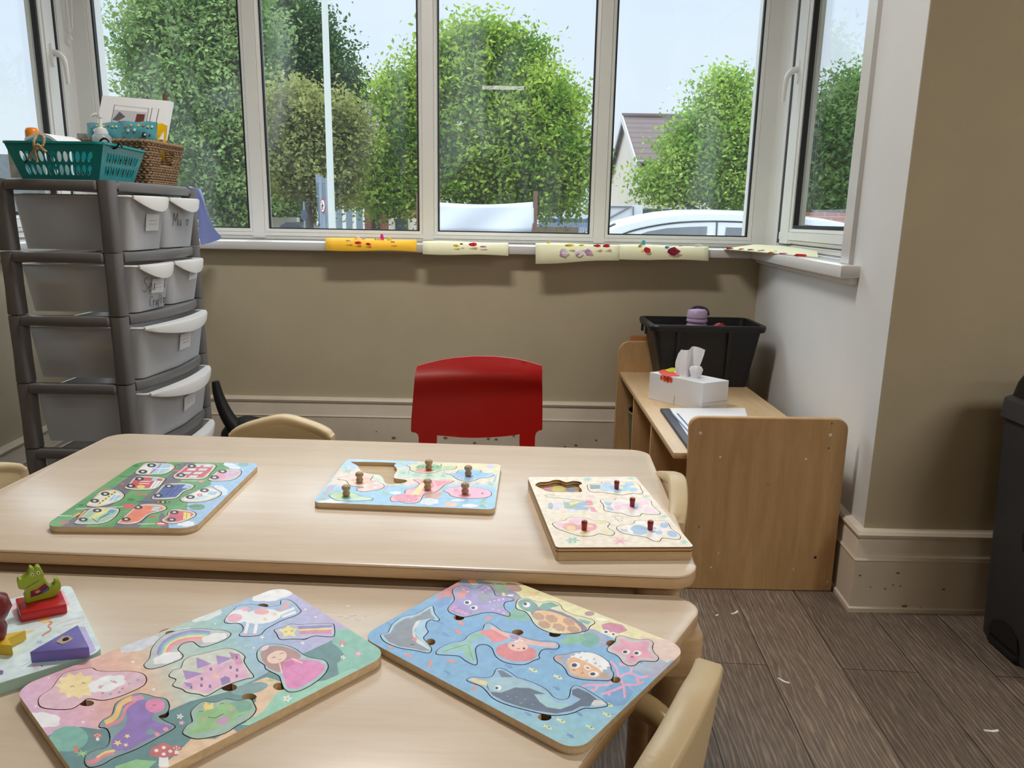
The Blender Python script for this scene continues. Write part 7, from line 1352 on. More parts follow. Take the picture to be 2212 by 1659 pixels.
for lb, mt, (x0, x1), yb0, yb1, bits in sheets:
    m = MB(); R_ = []; N = 13
    pts = []
    for k in range(N):
        u = k/(N-1); x = x0+(x1-x0)*u; X0 = py(x, 520, 3.30)[0]; X1 = py(x, 540, 3.25)[0]; yb = yb0+(yb1-yb0)*u+1.2*math.sin(u*7)
        pb_ = py(x, yb, 3.222)
        lift = 0.018 if '(703' in '' or x0 == 703 else 0.012; pts.append([(X0*3.42/3.30, 3.42, SZ1+0.002), (X0*3.36/3.30, 3.36, SZ1+lift*0.7), (X0, 3.30, SZ1+lift+0.002*math.sin(u*6)), (X1, 3.258, SZ1+0.004+0.0015*math.sin(u*8)), (pb_[0], 3.226, pb_[2])])
    for r_ in range(5): R_.append([p[r_] for p in pts])
    m.rings(R_, closed=False, cap=False); lc = tuple(pts[0][1]); o = m.build('paper_collage', mt, smooth=60, loc=lc); tag(o, lb, 'collage', 'paper collages on the window sill')
    md = o.modifiers.new('thickness', 'SOLIDIFY'); md.thickness = 0.0006
    for (x, y, col, a_, b_) in bits:
        Yb = 3.30 if y < 514+(x-459)*0.0195 else 3.238; c_ = py(x, y, Yb); tissue_bit(o, lc, c_, col, a_*3.28/1620, b_*3.28/1620, 1 if col == MR else 0)
    if 'diamond' in lb: tissue_bit(o, lc, py(1454, 543, 3.228), MR, 16*3.28/1620, 11*3.28/1620, 1)
cs = Crop(0, 0, 1.0, SZ1+0.002); q = [(1562, 536), (1600, 531), (1660, 519), (1720, 521), (1800, 529), (1762, 551), (1700, 549), (1645, 549), (1600, 543)]
q = [(min(py(x, y, Y)[0], gR(Y)-0.012), Y) for x, y, Y in ((1562, 536, 3.27), (1632, 524, 3.44), (1720, 521, 3.2), (1800, 529, 2.78), (1768, 551, 2.60), (1700, 549, 2.80), (1645, 549, 2.98), (1600, 543, 3.14))]; m = MB(); n_ = len(q); cxy = cen_of(q)
m.rings([[(x, y, SZ1+0.0012) for x, y in q], [(x, y, SZ1+0.002+(0.002, 0.018, 0.020, 0.016, 0.004, 0.002, 0.003, 0.002)[i]) for i, (x, y) in enumerate(q)]]); lc = (*cxy, SZ1+0.001); o = m.build('paper_collage', CRM2, smooth=0, loc=lc); tag(o, 'cream paper collage with a teal diamond, lying in the right corner of the sill', 'collage', 'paper collages on the window sill')
for x, y, col, a_, b_ in ((1576, 533, RD_, 9, 3), (1600, 536, (230, 130, 150), 8, 2), (1622, 535, RD_, 8, 3), (1645, 535, RD_, 10, 2), (1665, 541, OR_, 7, 2), (1675, 538, LI, 6, 3), (1690, 545, (226, 160, 200), 10, 2), (1728, 545, RD_, 13, 3), (1617, 533, TE, 4, 2)):
    Yt = 3.24-(x-1576)*0.0030-(0.12 if y > 540 else 0); c_ = py(x, y, Yt); tissue_bit(o, lc, (min(c_[0], gR(c_[1])-0.03), c_[1], SZ1+0.006), col, a_*3.0/1620, max(b_*3.0/1620, 0.004))
m = MB(); w_ = [(1.035, 2.78), (1.050, 2.86), (1.085, 2.90), (1.070, 2.81)]; m.prism(w_ if area(w_) > 0 else w_[::-1], SZ1+0.0045, SZ1+0.005); oo = m.build('tissue_petal', mat('tissue_teal', (60, 160, 164), 0.8), o, smooth=0, loc=lc); oo.location = (0, 0, 0)

# ================================================================== OUTSIDE
GZ = -0.4
def ep_(px_, py_, Y): return py(px_, py_, Y)
ASPH = mat('asphalt_grey', (150, 150, 150), 0.9, noise=0.12, nscale=3)
m = MB(); m.box((-60, 3.75, GZ-0.3), (60, 80, GZ)); struct(m.build('ground', ASPH, smooth=0))
m = MB(); m.box((-60, 10.4, GZ), (60, 12.6, GZ+0.08)); struct(m.build('pavement', mat('pavement_slabs', (176, 172, 164), 0.9, noise=0.08, nscale=2), smooth=0))
BARK = mat('bark', (92, 80, 68), 0.9, noise=0.3, nscale=12, bump=0.6, bscale=30)
def tree(name, label, Y, blobs, mt, n, leaf, trunk, tw_=0.22, seed=1, group='trees across the road', shell=0.55):
    """crown built from leaf clusters inside ellipsoids, with trunk and boughs"""
    g = np.random.default_rng(seed); cs_ = []; vol = []
    for bx, by, rx, ry in blobs:
        c_ = ep_(bx, by, Y); k = Y/F*1.02; R3 = np.array([rx*k, 0.5*(rx+ry)*k*0.85, ry*k]); c_[1] += g.uniform(-0.3, 0.3)*R3[0]; cs_.append((c_, R3)); vol.append(R3[0]*R3[2])
    vol = np.array(vol)/sum(vol); base = ep_(*trunk[0], Y); base[2] = GZ; root = empty(name, label, 'tree', tuple(base), group=group)
    P_ = []; 
    for (c_, R3), v_ in zip(cs_, vol):
        k = int(n*3.6*v_); ncl = max(14, k//85); d = g.normal(size=(ncl, 3)); d /= np.linalg.norm(d, axis=1)[:, None]; r_ = g.uniform(shell, 1.0, ncl)**0.7
        ph = g.uniform(0, 6.28, 6); lob = 1+0.18*np.sin(4*d[:, 0]+ph[0])*np.sin(5*d[:, 2]+ph[1])+0.16*np.sin(9*d[:, 0]+ph[2])*np.cos(8*d[:, 2]+ph[3])+0.08*np.sin(17*d[:, 2]+ph[4]+11*d[:, 0]); r_ = r_*lob*(1+0.22*(g.uniform(0, 1, ncl) > 0.86))
        cen_ = c_+d*R3*r_[:, None]; idx = g.integers(0, ncl, k); P_.append(cen_[idx]+g.normal(size=(k, 3))*leaf*1.75*np.array([1, 1, 0.62]))
    P_ = np.concatenate(P_)-base; k = len(P_)
    nrm = g.normal(size=(k, 3))+np.array([0, -0.5, 0.9]); nrm /= np.linalg.norm(nrm, axis=1)[:, None]
    t1 = np.cross(nrm, g.normal(size=(k, 3))); t1 /= np.linalg.norm(t1, axis=1)[:, None]; t2 = np.cross(nrm, t1); s_ = leaf*0.46*g.uniform(0.45, 1.0, k)[:, None]
    V_ = np.stack([P_-t1*s_, P_-t2*s_*0.55+nrm*s_*0.12, P_+t1*s_, P_+t2*s_*0.55+nrm*s_*0.12], 1).reshape(-1, 3)
    me = bpy.data.meshes.new('foliage'); me.vertices.add(4*k); me.vertices.foreach_set('co', V_.ravel().astype(np.float32)); me.loops.add(4*k); me.loops.foreach_set('vertex_index', np.arange(4*k, dtype=np.int32)); me.polygons.add(k)
    me.polygons.foreach_set('loop_start', np.arange(0, 4*k, 4, dtype=np.int32)); me.update(calc_edges=True); me.materials.append(mt)
    o = bpy.data.objects.new('foliage', me); C.objects.link(o); o.parent = root
    # trunk and boughs
    tp = [np.array(base)-base]+[ep_(x, y, Y)-base for x, y in trunk[0:]]
    m = MB(); r0 = tw_; m.tube(catmull([tuple(p) for p in tp], 3, False), list(np.linspace(r0, r0*0.5, (len(tp)-1)*3+1)), 10); m.build('trunk', BARK, root, smooth=60)
    m = MB()
    for (c_, R3) in cs_:
        e_ = c_-base; f_ = tp[min(len(tp)-1, 1+int(g.integers(0, max(1, len(tp)-1))))]; md_ = (np.array(f_)+e_)/2+np.array([0, 0, 0.15*R3[2]]); m.tube(catmull([tuple(f_), tuple(md_), tuple(e_), tuple(e_+np.array([0, 0, R3[2]*0.5]))], 3, False), list(np.linspace(r0*0.4, r0*0.08, 10)), 6)
    m.build('branches', BARK, root, smooth=60)
    return root
tree('dense_tree', 'tall dense green tree at the far left of the window view', 16, [(420, 40, 120, 110), (390, 160, 100, 100), (480, 200, 100, 120), (345, 130, 60, 90), (430, 310, 110, 80), (500, 60, 80, 100), (395, 410, 60, 60), (480, 440, 60, 50), (510, 330, 60, 120), (330, 200, 50, 30), (450, 380, 80, 60), (360, 30, 60, 60)],
     leaf_mat('leaf_sage', (104, 138, 76), (164, 190, 122)), 22000, 0.15, [(500, 470), (492, 400), (480, 300), (450, 150)], 0.2, 1, shell=0.45)
tree('dense_tree', 'dark green tree rising behind the lamp post in the second pane', 20, [(620, 90, 70, 80), (680, 170, 75, 90), (715, 240, 50, 80), (600, 240, 60, 120), (650, 330, 80, 90), (600, 400, 40, 60), (640, 60, 60, 45), (560, 150, 60, 130), (735, 180, 30, 50), (570, 60, 50, 50)],
     leaf_mat('leaf_dark', (50, 78, 44), (92, 120, 68)), 17000, 0.17, [(600, 480), (600, 380), (620, 250), (640, 120)], 0.25, 2, shell=0.4)
tree('young_tree', 'small olive tree in front of the dark tree, beside the lamp post', 13, [(640, 270, 45, 80), (690, 300, 60, 90), (625, 370, 50, 50), (712, 385, 56, 50), (740, 260, 24, 50), (738, 335, 34, 50), (610, 300, 30, 40), (660, 220, 20, 40)],
     leaf_mat('leaf_olive', (112, 122, 66), (164, 168, 104)), 8000, 0.12, [(668, 490), (668, 430), (680, 330), (690, 250)], 0.08, 3, shell=0.3)
tree('broad_tree', 'broad bright green tree in the middle of the window view', 15, [(1040, 130, 85, 70), (970, 150, 50, 70), (1110, 180, 90, 90), (895, 230, 56, 76), (862, 225, 26, 40), (868, 335, 48, 74), (1000, 280, 110, 110), (1150, 290, 90, 100), (1200, 370, 60, 80), (1080, 370, 110, 70), (960, 380, 110, 60), (850, 415, 78, 46), (1190, 220, 34, 40), (1232, 340, 28, 60), (1130, 430, 80, 30), (1220, 420, 34, 36), (1020, 80, 34, 22), (1095, 90, 26, 22), (800, 395, 34, 24)],
     leaf_mat('leaf_bright', (96, 138, 40), (172, 196, 84)), 26000, 0.14, [(1030, 480), (1030, 420), (1040, 320), (1045, 200)], 0.16, 4, shell=0.45)
tree('airy_tree', 'airy green tree standing before the cream house in the right pane', 14, [(1580, 200, 36, 36), (1560, 260, 60, 50), (1600, 300, 50, 110), (1480, 345, 60, 45), (1420, 388, 42, 28), (1530, 390, 80, 50), (1600, 400, 50, 50), (1500, 280, 30, 24), (1540, 320, 60, 60), (1440, 420, 40, 18), (1560, 185, 20, 20)],
     leaf_mat('leaf_spring', (104, 146, 54), (176, 204, 100)), 9500, 0.12, [(1555, 480), (1568, 420), (1578, 320), (1580, 230)], 0.10, 5, shell=0.2)
tree('dense_tree', 'green tree seen only through the narrow right side window', 14, [(1835, 220, 45, 70), (1800, 290, 55, 80), (1850, 330, 60, 120), (1780, 380, 50, 80), (1740, 300, 40, 60), (1900, 300, 60, 120), (1820, 430, 60, 40)],
     leaf_mat('leaf_moss', (74, 106, 62), (122, 152, 96)), 9000, 0.13, [(1830, 480), (1830, 400), (1838, 300), (1840, 230)], 0.16, 6, shell=0.35)
tree('hedge_shrub', 'green shrub behind the low wall at the left edge of the second pane', 19, [(590, 458, 50, 26), (630, 455, 40, 24), (560, 450, 30, 30)], leaf_mat('leaf_hedge', (84, 110, 54), (130, 150, 80)), 2600, 0.11, [(600, 485), (600, 470), (602, 458)], 0.05, 7, group='shrubs')

# houses
BRICK = bpy.data.materials.new('red_brick'); BRICK.use_nodes = True; n = BRICK.node_tree.nodes; l = BRICK.node_tree.links
t_ = n.new('ShaderNodeTexCoord'); mpn = n.new('ShaderNodeMapping'); mpn.inputs['Rotation'].default_value = (math.radians(90), 0, 0); bt_ = n.new('ShaderNodeTexBrick'); bt_.inputs['Scale'].default_value = 1.0; bt_.inputs['Brick Width'].default_value = 0.225; bt_.inputs['Row Height'].default_value = 0.075; bt_.inputs['Mortar Size'].default_value = 0.008
bt_.inputs['Color1'].default_value = (*lin((172, 96, 72)), 1); bt_.inputs['Color2'].default_value = (*lin((150, 80, 62)), 1); bt_.inputs['Mortar'].default_value = (*lin((176, 150, 130)), 1)
l.new(t_.outputs['Object'], mpn.inputs[0]); l.new(mpn.outputs[0], bt_.inputs['Vector']); l.new(bt_.outputs[0], n['Principled BSDF'].inputs['Base Color']); n['Principled BSDF'].inputs['Roughness'].default_value = 0.9
def tiles(name, c1):
    m_ = bpy.data.materials.new(name); m_.use_nodes = True; n = m_.node_tree.nodes; l = m_.node_tree.links; t_ = n.new('ShaderNodeTexCoord'); w_ = n.new('ShaderNodeTexWave'); w_.bands_direction = 'Z'; w_.inputs['Scale'].default_value = 1.25; w_.inputs['Distortion'].default_value = 0.3
    r_ = n.new('ShaderNodeValToRGB'); r_.color_ramp.elements[0].color = (*[v*0.6 for v in lin(c1)], 1); r_.color_ramp.elements[1].color = (*lin(c1), 1); r_.color_ramp.elements[1].position = 0.3
    l.new(t_.outputs['Object'], w_.inputs['Vector']); l.new(w_.outputs[0], r_.inputs[0]); l.new(r_.outputs[0], n['Principled BSDF'].inputs['Base Color']); n['Principled BSDF'].inputs['Roughness'].default_value = 0.85; return m_
TILE = tiles('brown_roof_tiles', (104, 86, 84)); TILE2 = tiles('plum_roof_tiles', (120, 106, 108))
RENDER = mat('cream_render', (226, 216, 196), 0.9, noise=0.03, nscale=1); DWIN = mat('window_dark', (46, 54, 62), 0.15, 0.6)
def house(name, label, x0, x1, Y0, Y1, zeave, zridge, wall, tile, wins, gutter=True, verge=WHT):
    h = empty(name, label, 'house', ((x0+x1)/2, (Y0+Y1)/2, GZ)); L = tuple(h.location); ym = (Y0+Y1)/2
    m = MB(); m.box((x0, Y0, GZ), (x1, Y1, zeave)); m.add([(x0, Y0, zeave), (x0, Y1, zeave), (x0, ym, zridge-0.12), (x1, Y0, zeave), (x1, Y1, zeave), (x1, ym, zridge-0.12)], [(0, 2, 1), (3, 4, 5), (0, 3, 5, 2), (1, 2, 5, 4)]); m.build('walls', wall, h, smooth=0, loc=L).location = (0, 0, 0)
    for sg, Ya in ((-1, Y0), (1, Y1)):
        m = MB(); o_ = 0.35; za = zeave-(zridge-zeave)*o_/(ym-Y0); V_ = [(x0-0.2, Ya+sg*o_, za), (x1+0.2, Ya+sg*o_, za), (x1+0.2, ym, zridge), (x0-0.2, ym, zridge)]; m.hexa([(a, b, c-0.12) for a, b, c in V_], V_); m.build('roof_slope', tile, h, smooth=0, loc=L).location = (0, 0, 0)
    m = MB(); m.tube([(x0-0.22, ym, zridge+0.02), (x1+0.22, ym, zridge+0.02)], 0.12, 8); m.build('ridge', tile, h, smooth=50, loc=L).location = (0, 0, 0)
    wv_ = mat('painted_verge', (222, 220, 214), 0.6)
    for xx in (x0-0.24, x1+0.2):
        m = MB()
        for Ya, sg in ((Y0, -1), (Y1, 1)):
            za = zeave-(zridge-zeave)*0.35/(ym-Y0); m.hexa([(xx, Ya+sg*0.36, za-0.28), (xx+0.05, Ya+sg*0.36, za-0.28), (xx+0.05, ym, zridge-0.25), (xx, ym, zridge-0.25)], [(xx, Ya+sg*0.36, za+0.03), (xx+0.05, Ya+sg*0.36, za+0.03), (xx+0.05, ym, zridge+0.06), (xx, ym, zridge+0.06)])
        m.build('verge', wv_, h, smooth=0, loc=L).location = (0, 0, 0)
    m = MB(); m.tube([(x0-0.2, Y0-0.42, zeave-0.15), (x1+0.2, Y0-0.42, zeave-0.15)], 0.07, 8); m.build('gutter', GREYP, h, smooth=50, loc=L).location = (0, 0, 0)
    for (a, b, c, d, nb) in wins:
        m = MB(); m.box((a, Y0-0.05, b), (c, Y0-0.01, d)); fr = m.build('window', CREAM, h, smooth=0, loc=L); fr.location = (0, 0, 0)
        for k in range(nb):
            w_ = (c-a)/nb; m = MB(); m.box((a+w_*k+0.07, Y0-0.07, b+0.06), (a+w_*(k+1)-0.07, Y0-0.051, d-0.06)); g_ = m.build('pane', mat('window_sky', (150, 166, 176), 0.2, 0.6), fr, smooth=0, loc=L); g_.location = (0, 0, 0)
    return h
X_ = lambda px_, Y: (px_-1112)/1600.0*Y
h1 = house('cream_house', 'cream rendered house with brown tiled roof in the right pane', X_(1362, 30), X_(1900, 30), 30, 39, ep_(1400, 352, 30)[2]+0.15, ep_(1400, 252, 34.5)[2], RENDER, TILE, [])
m = MB(); L = tuple(h1.location)
a_ = ep_(1383, 459, 29.9); b_ = ep_(1470, 462, 29.9); m.box((a_[0], 29.85, a_[2]-0.35), (b_[0], 29.95, a_[2]+0.15)); m.build('dark_window_band', DWIN, h1, smooth=0, loc=L).location = (0, 0, 0)
for px_ in (1436, 1444, 1466):
    m = MB(); p = ep_(px_, 290, 32); m.tube([tuple(p), (p[0], p[1], p[2]+0.7)], 0.02, 6); m.tube([(p[0]-0.15, p[1], p[2]+0.65), (p[0]+0.15, p[1], p[2]+0.65)], 0.012, 6); m.build('roof_aerial', GREYP, h1, smooth=0, loc=L).location = (0, 0, 0)
wx = lambda px_: ep_(px_, 470, 26)[0]; wz = lambda py_: ep_(780, py_, 26)[2]
h2 = house('brick_house', 'red brick house with white windows half hidden behind the trees', wx(648), wx(905), 26, 34, wz(330), ep_(830, 212, 30)[2], BRICK, TILE2, [(wx(684), wz(500), wx(714), wz(446), 1), (wx(722), wz(500), wx(788), wz(446), 3)])
L = tuple(h2.location); m = MB(); m.box((wx(740), 25.93, wz(405)), (wx(905), 25.99, wz(322))); m.build('cream_upper_wall', RENDER, h2, smooth=0, loc=L).location = (0, 0, 0)
m = MB(); m.box((wx(840), 25.9, GZ), (wx(905), 25.99, wz(470))); m.build('cream_porch_wall', RENDER, h2, smooth=0, loc=L).location = (0, 0, 0)
m = MB(); m.box((wx(855), 25.85, GZ+0.1), (wx(882), 25.9, wz(471))); m.build('dark_door', DWIN, h2, smooth=0, loc=L).location = (0, 0, 0)
for px_ in (808, 818):
    m = MB(); m.tube([(wx(px_), 25.85, GZ), (wx(px_), 25.85, wz(400))], 0.06, 8); m.build('downpipe', BLACKP, h2, smooth=0, loc=L).location = (0, 0, 0)
def xbox(name, label, cat, x0, x1, y0, y1, Y, dep, mt, to_ground=True, group=None):
    a_ = ep_(x0, y0, Y); b_ = ep_(x1, y1 or 500, Y); z0 = GZ if to_ground else b_[2]; c_ = ((a_[0]+b_[0])/2, Y+dep/2, z0); m = MB(); m.box((a_[0], Y, z0), (b_[0], Y+dep, a_[2])); return tag(m.build(name, mt, smooth=0, loc=c_), label, cat, group)
xbox('warehouse', 'pale grey warehouse wall right of the broad tree', 'building', 1205, 1420, 398, 500, 48, 10, mat('pale_cladding', (214, 220, 226), 0.8))
o = xbox('warehouse_shed', 'white shed with a blue roof edge behind the palisade fence', 'building', 1170, 1300, 476, 500, 30, 4, mat('shed_white', (206, 214, 222), 0.8)); L = tuple(o.location)
m = MB(); a_ = ep_(1168, 471, 29.9); b_ = ep_(1300, 477, 29.9); m.box((a_[0], 29.8, b_[2]-0.02), (b_[0], 34.1, a_[2])); m.build('blue_roof_edge', mat('fascia_blue', (60, 100, 170), 0.6), o, smooth=0, loc=L).location = (0, 0, 0)
pf = empty('palisade_fence', 'grey-blue steel palisade fence right of the white banner', 'fence', tuple(ep_(1215, 490, 22)[:2])+(GZ,)); L = tuple(pf.location); PAL = mat('palisade_steel', (140, 156, 184), 0.5)
for k in range(26):
    p = ep_(1165+k*5.2, 480, 22); m = MB(); z = p[2]; m.prism(rect(p[0]-0.022, 22, p[0]+0.022, 22.02), GZ, z); m.build('pale', PAL, pf, smooth=0, loc=L).location = (0, 0, 0)
m = MB(); a_, b_ = ep_(1160, 486, 22), ep_(1300, 486, 22); m.box((a_[0], 22.02, a_[2]-0.03), (b_[0], 22.06, a_[2]+0.03)); m.build('fence_rail', PAL, pf, smooth=0, loc=L).location = (0, 0, 0)
xbox('timber_fence', 'low brown timber fence in front of the palisade fence', 'fence', 1158, 1250, 489, 500, 20, 0.05, mat('weathered_timber', (128, 112, 96), 0.9, noise=0.2, nscale=3))
xbox('white_trailer', 'white box trailer parked behind the white car', 'trailer', 1300, 1386, 441, 500, 13, 2.0, mat('trailer_white', (222, 226, 232), 0.5))
o = [x for x in bpy.data.objects if x.name == 'white_trailer'][0]; L = tuple(o.location); m = MB()
for a_, b_ in (((1308, 446), (1365, 446)), ((1314, 472), (1360, 447)), ((1368, 446), (1368, 480)), ((1316, 446), (1315, 480))): m.tube([ep_(*a_, 12.98), ep_(*b_, 12.98)], 0.012, 6)
m.build('trim_seam', GREYP, o, smooth=0, loc=L).location = (0, 0, 0)
xbox('garden_wall', 'low cream stone wall at the left of the second pane', 'wall', 540, 642, 468, 500, 18, 0.25, mat('cream_stone', (206, 196, 172), 0.9, noise=0.15, nscale=3))
xbox('garden_shed', 'low pale shed with a blue roof beyond the left pane', 'shed', 460, 486, 466, 500, 18, 2.0, mat('shed_beige', (196, 190, 180), 0.9))
xbox('brick_wall', 'low red brick wall seen through the narrow right side window', 'wall', 1730, 1860, 458, 500, 12.5, 0.3, BRICK)
xbox('far_building', 'grey slate roofed building low in the left side window', 'building', -60, 60, 332, 500, 20, 6, mat('slate_grey', (116, 122, 128), 0.8, noise=0.15, nscale=8))
m = MB(); p = ep_(625, 482, 10); 
# dark parked car behind the wall, only its roof shows
dc = empty('dark_car', 'dark grey parked car, only its roof showing at the left of the second pane', 'car', tuple(ep_(620, 490, 16)[:2])+(GZ,)); L = tuple(dc.location)
def car(root, L, x0, length, Y0, wid, zr, col, glass, wheels=True):
    prof = [(0.0, 0.30), (0.0, 0.62), (0.03, 0.70), (0.22, 0.80), (0.27, 0.82), (0.985, 0.80), (1.0, 0.66), (1.0, 0.32), (0.985, 0.26), (0.015, 0.26)]
    H_ = zr-GZ
    P_ = [(x0+length*u, GZ+H_*v*(0.72 if v > 0.5 else 0.78)) for u, v in prof]
    m = MB(); R_ = [[(cen_of(P_)[0]+(x-cen_of(P_)[0])*f, Y0+wid*y, cen_of(P_)[1]+(z-cen_of(P_)[1])*f) for x, z in P_] for y, f in ((0.0, 0.97), (0.04, 1.0), (0.96, 1.0), (1.0, 0.97))]
    m.rings(R_); m.build('body', col, root, smooth=40, loc=L).location = (0, 0, 0)
    return H_
H_ = car(dc, L, ep_(600, 480, 16)[0], 4.0, 16, 1.7, ep_(622, 481, 16)[2], mat('dark_car_paint', (60, 66, 74), 0.3), DWIN)
m = MB(); c0 = [ep_(x, y, 16.1) for x, y in ((598, 500), (606, 487), (618, 480), (635, 481), (650, 488), (665, 500))]; m.rings([[(p[0], 16.1+k, p[2]) for p in c0] for k in (0, 0.2, 1.2, 1.4)]); m.build('cabin', mat('dark_car_paint', (60, 66, 74), 0.3), dc, smooth=40, loc=L).location = (0, 0, 0)

# white car in front of the right pane
wc = empty('white_car', 'white car parked outside, its roof and side windows above the sill', 'car', (X_(1540, 8.5), 9.3, GZ)); L = tuple(wc.location); YC_ = 8.5
WPAINT = mat('white_car_paint', (232, 238, 246), 0.3, 0.5, coat=0.5)
def cp_(px_, py_, Y=8.5): p = ep_(px_, py_, Y); return (p[0], p[2])
roofp = [cp_(*p) for p in ((1180, 560), (1240, 535), (1300, 508), (1345, 489), (1400, 475), (1440, 468), (1490, 463), (1560, 462), (1640, 465), (1720, 470), (1800, 478), (1850, 488), (1890, 512), (1925, 545))]
bl_ = [(roofp[-1][0]+0.1, GZ+0.9), (roofp[-1][0]+0.1, GZ+0.35), (roofp[0][0]-0.85, GZ+0.35), (roofp[0][0]-0.85, GZ+0.68), (roofp[0][0]-0.1, GZ+0.84)]
full = roofp+bl_
m = MB(); R_ = []
for dy, ins_, zk in ((0.0, 0.0, 0), (0.0, 0.0, 0)): pass
zb_ = GZ+0.88
def ring_at(y, tuck, inset):
    o_ = []
    for x, z in full:
        h_ = max(0, (z-zb_)/0.62); o_.append((x, y, z-inset*(z > zb_)))
    return o_
# tumblehome: cabin sides lean inwards above the waistline
def side(ysign):
    o_ = []
    for x, z in full:
        h_ = max(0.0, min(1.0, (z-zb_)/0.62)); y = (8.5+0.20*h_) if ysign < 0 else (10.2-0.20*h_); o_.append((x, y, z))
    return o_
s0, s1 = side(-1), side(1)
mid0 = [(x, y+0.10, z+0.028*(z > zb_)) for x, y, z in s0]; mid1 = [(x, y-0.10, z+0.028*(z > zb_)) for x, y, z in s1]; mid = [(x, 9.35, z+0.06*(z > zb_)) for x, y, z in s0]
m.rings([s0, mid0, mid, mid1, s1]); m.build('body', WPAINT, wc, smooth=45, loc=L).location = (0, 0, 0)
def on_side(px_, py_, off=0.012):
    d = ray(px_, py_)
    t = 8.5/d[1]
    for _ in range(4):
        z = H+d[2]*t; h_ = max(0.0, min(1.0, (z-zb_)/0.62)); t = (8.5+0.20*h_-off)/d[1]
    return tuple(EYE+d*t)
def sidepoly(nm, pts, mt, off=0.012):
    m = MB(); q = [on_side(x, y, off) for x, y in pts]; m.rings([[(x, y+0.02, z) for x, y, z in q], q]); m.build(nm, mt, wc, smooth=0, loc=L).location = (0, 0, 0)
sidepoly('side_window', [(1355, 516), (1400, 500), (1440, 493), (1490, 490), (1528, 489), (1524, 530), (1345, 530)], DWIN)
sidepoly('side_window', [(1569, 491), (1640, 493), (1700, 496), (1696, 532), (1564, 532)], DWIN)
sidepoly('side_window', [(1730, 497), (1790, 500), (1820, 506), (1826, 532), (1726, 532)], DWIN)
for pts in ([(1332, 512), (1360, 500), (1400, 490), (1450, 482), (1500, 478.5), (1560, 478), (1640, 481), (1720, 486), (1800, 492)], [(1549, 479), (1547, 520)], [(1712, 486), (1708, 524)]):
    m = MB(); m.tube([on_side(x, y, 0.008) for x, y in catmull(pts, 3, False)] if len(pts) > 2 else [on_side(x, y, 0.008) for x, y in pts], 0.009, 6); m.build('door_seal', GASKET, wc, smooth=0, loc=L).location = (0, 0, 0)
for xw in (roofp[0][0]-0.05, roofp[-1][0]-0.65):
    for yw in (8.52, 10.0):
        m = MB(); m.rings([[(xw+r_*math.cos(a), yw+k, GZ+0.32+r_*math.sin(a)) for a in np.linspace(0, 2*math.pi, 28, endpoint=False)] for k, r_ in ((0, 0.28), (0.02, 0.32), (0.16, 0.32), (0.18, 0.28))]); m.build('wheel', BLACKP, wc, smooth=40, loc=L).location = (0, 0, 0)
m = MB(); m.rings([[(x, y, z) for x, y, z in ((roofp[1][0]-0.02, 8.75, roofp[1][1]+0.03), (roofp[1][0]-0.02, 9.95, roofp[1][1]+0.03), (roofp[3][0]-0.03, 9.9, roofp[3][1]+0.03), (roofp[3][0]-0.03, 8.8, roofp[3][1]+0.03))]]*2); m.build('windscreen', DWIN, wc, smooth=0, loc=L).location = (0, 0, 0)

# white banner between two posts
by = 11.0; bb = empty('banner', 'blank white banner sheet tied between two brown posts in the middle pane', 'banner', (ep_(1030, 500, by)[0], by, GZ)); L = tuple(bb.location)
m = MB(); R_ = []
for v in np.linspace(0, 1, 7):
    row = []
    for u in np.linspace(0, 1, 25):
        yt = 433+(436-433)*u+7*math.sin(math.pi*u)*(1-v); yb_ = 502; y = yt+(yb_-yt)*v; x = 909+(1153-909)*u; p = ep_(x, y, by+0.03*math.sin(u*10+v*3)*(0.4+v)); row.append(tuple(p))
    R_.append(row)
m.rings(R_, closed=False, cap=False); o = m.build('sheet', mat('banner_white', (232, 236, 246), 0.8, bump=0.3, bscale=6), bb, smooth=80, loc=L); o.location = (0, 0, 0); md = o.modifiers.new('thickness', 'SOLIDIFY'); md.thickness = 0.004
for px_, pt in ((904, 418), (1157, 413)):
    p = ep_(px_, pt, by); m = MB(); m.box((p[0]-0.03, by-0.02, GZ), (p[0]+0.03, by+0.05, p[2])); m.build('post', mat('brown_post', (120, 84, 70), 0.8), bb, smooth=0, loc=L).location = (0, 0, 0)
# lamp post
lp = empty('lamp_post', 'tall white street lamp post in the second pane', 'lamp post', tuple(ep_(717, 480, 10.9)[:2])+(GZ,)); L = tuple(lp.location); b_ = ep_(717, 480, 10.9)
m = MB(); m.lathe([(0, 0), (0.07, 0), (0.07, 1.1), (0.05, 1.2), (0.036, 7.5), (0, 7.5)], (0, 0, 0), 16); m.build('pole', mat('post_white', (216, 220, 214), 0.5), lp, smooth=40)
m = MB(); m.tube([(0, 0, 7.4), (0.1, -0.3, 7.7), (0.15, -0.9, 7.8)], 0.035, 8); m.build('arm', GREYP, lp, smooth=50)
m = MB(); m.box((0.06, -1.5, 7.72), (0.26, -0.85, 7.84)); m.build('lantern', GREYP, lp, smooth=0)
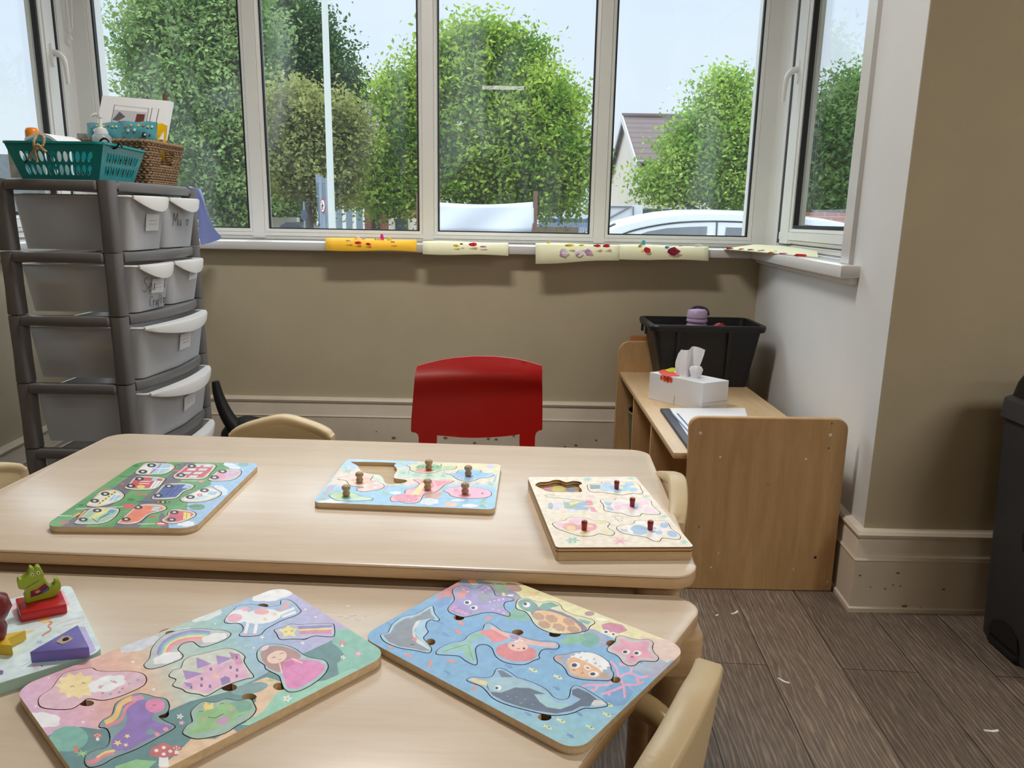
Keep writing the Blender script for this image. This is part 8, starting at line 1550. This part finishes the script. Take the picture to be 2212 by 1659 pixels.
# traffic signs
sg = empty('road_sign', 'grey back of a tall road sign beside the lamp post', 'road sign', tuple(ep_(697, 480, 12.2)[:2])+(GZ,)); L = tuple(sg.location); ALU = mat('sign_aluminium', (150, 166, 182), 0.45)
q = [ep_(681, 376, 12.2), ep_(709, 388, 12.35), ep_(713, 480, 12.35), ep_(688, 478, 12.2)]; m = MB(); m.rings([[tuple(p) for p in q], [(p[0]+0.01, p[1]+0.02, p[2]) for p in q]]); m.build('panel', ALU, sg, smooth=0, loc=L).location = (0, 0, 0)
for px_ in (692, 706):
    p = ep_(px_, 384, 12.15); m = MB(); m.tube([(p[0], 12.15, GZ), (p[0], 12.15, p[2])], 0.03, 8); m.build('post', ALU, sg, smooth=50, loc=L).location = (0, 0, 0)
for yy in (392, 424):
    m = MB(); m.tube([tuple(ep_(683, yy, 12.12)), tuple(ep_(711, yy+6, 12.2))], 0.012, 6); m.build('brace', ALU, sg, smooth=0, loc=L).location = (0, 0, 0)
c_ = ep_(698, 445, 11.9); rsn = empty('round_road_sign', 'small round road sign with a red rim and black symbol beside the lamp post', 'road sign', (c_[0], 11.9, GZ)); zc = c_[2]-GZ
ang = math.radians(58); ca, sa = math.cos(ang), math.sin(ang)
def disc(m, r_, k, n_=28): return m.rings([[(r_*math.cos(a)*ca+kk*sa*-1, r_*math.cos(a)*sa*-1-kk*ca, zc+r_*math.sin(a)) for a in np.linspace(0, 2*math.pi, n_, endpoint=False)] for kk in (k, k+0.004)])
m = MB(); disc(m, 0.115, 0.0); m.build('rim', mat('sign_red', (206, 50, 60), 0.4), rsn, smooth=0)
m = MB(); disc(m, 0.086, 0.005); m.build('face', PAPERW, rsn, smooth=0)
m = MB()
for st in ([(-0.04, -0.03), (-0.02, 0.02), (0.03, 0.03), (0.045, -0.02)], [(-0.03, 0.045), (0.02, 0.055)], [(-0.05, -0.05), (0.05, -0.045)], [(0.0, -0.04), (0.01, 0.03)]): m.tube([(x*ca-0.011*sa, -x*sa-0.011*ca, zc+z) for x, z in st], 0.006, 6)
m.build('symbol', BLACKP, rsn, smooth=0)
m = MB(); m.tube([(0, 0.03, 0), (0, 0.03, zc+0.1)], 0.02, 8); m.build('post', ALU, rsn, smooth=50)
c_ = ep_(657, 465, 12.5); rs2 = empty('round_road_sign', 'small round dark road sign seen from behind, left of the lamp post', 'road sign', (c_[0], 12.5, GZ)); zc = c_[2]-GZ
m = MB(); m.rings([[(0.055*math.cos(a), k, zc+0.085*math.sin(a)) for a in np.linspace(0, 2*math.pi, 24, endpoint=False)] for k in (0, 0.006)]); m.build('panel', mat('sign_back_dark', (58, 66, 84), 0.5), rs2, smooth=0)
m = MB(); m.tube([(0, 0.02, 0), (0, 0.02, zc+0.22)], 0.016, 8); m.build('post', ALU, rs2, smooth=50)
# outdoor base colours scaled down so the bright sky does not overexpose them
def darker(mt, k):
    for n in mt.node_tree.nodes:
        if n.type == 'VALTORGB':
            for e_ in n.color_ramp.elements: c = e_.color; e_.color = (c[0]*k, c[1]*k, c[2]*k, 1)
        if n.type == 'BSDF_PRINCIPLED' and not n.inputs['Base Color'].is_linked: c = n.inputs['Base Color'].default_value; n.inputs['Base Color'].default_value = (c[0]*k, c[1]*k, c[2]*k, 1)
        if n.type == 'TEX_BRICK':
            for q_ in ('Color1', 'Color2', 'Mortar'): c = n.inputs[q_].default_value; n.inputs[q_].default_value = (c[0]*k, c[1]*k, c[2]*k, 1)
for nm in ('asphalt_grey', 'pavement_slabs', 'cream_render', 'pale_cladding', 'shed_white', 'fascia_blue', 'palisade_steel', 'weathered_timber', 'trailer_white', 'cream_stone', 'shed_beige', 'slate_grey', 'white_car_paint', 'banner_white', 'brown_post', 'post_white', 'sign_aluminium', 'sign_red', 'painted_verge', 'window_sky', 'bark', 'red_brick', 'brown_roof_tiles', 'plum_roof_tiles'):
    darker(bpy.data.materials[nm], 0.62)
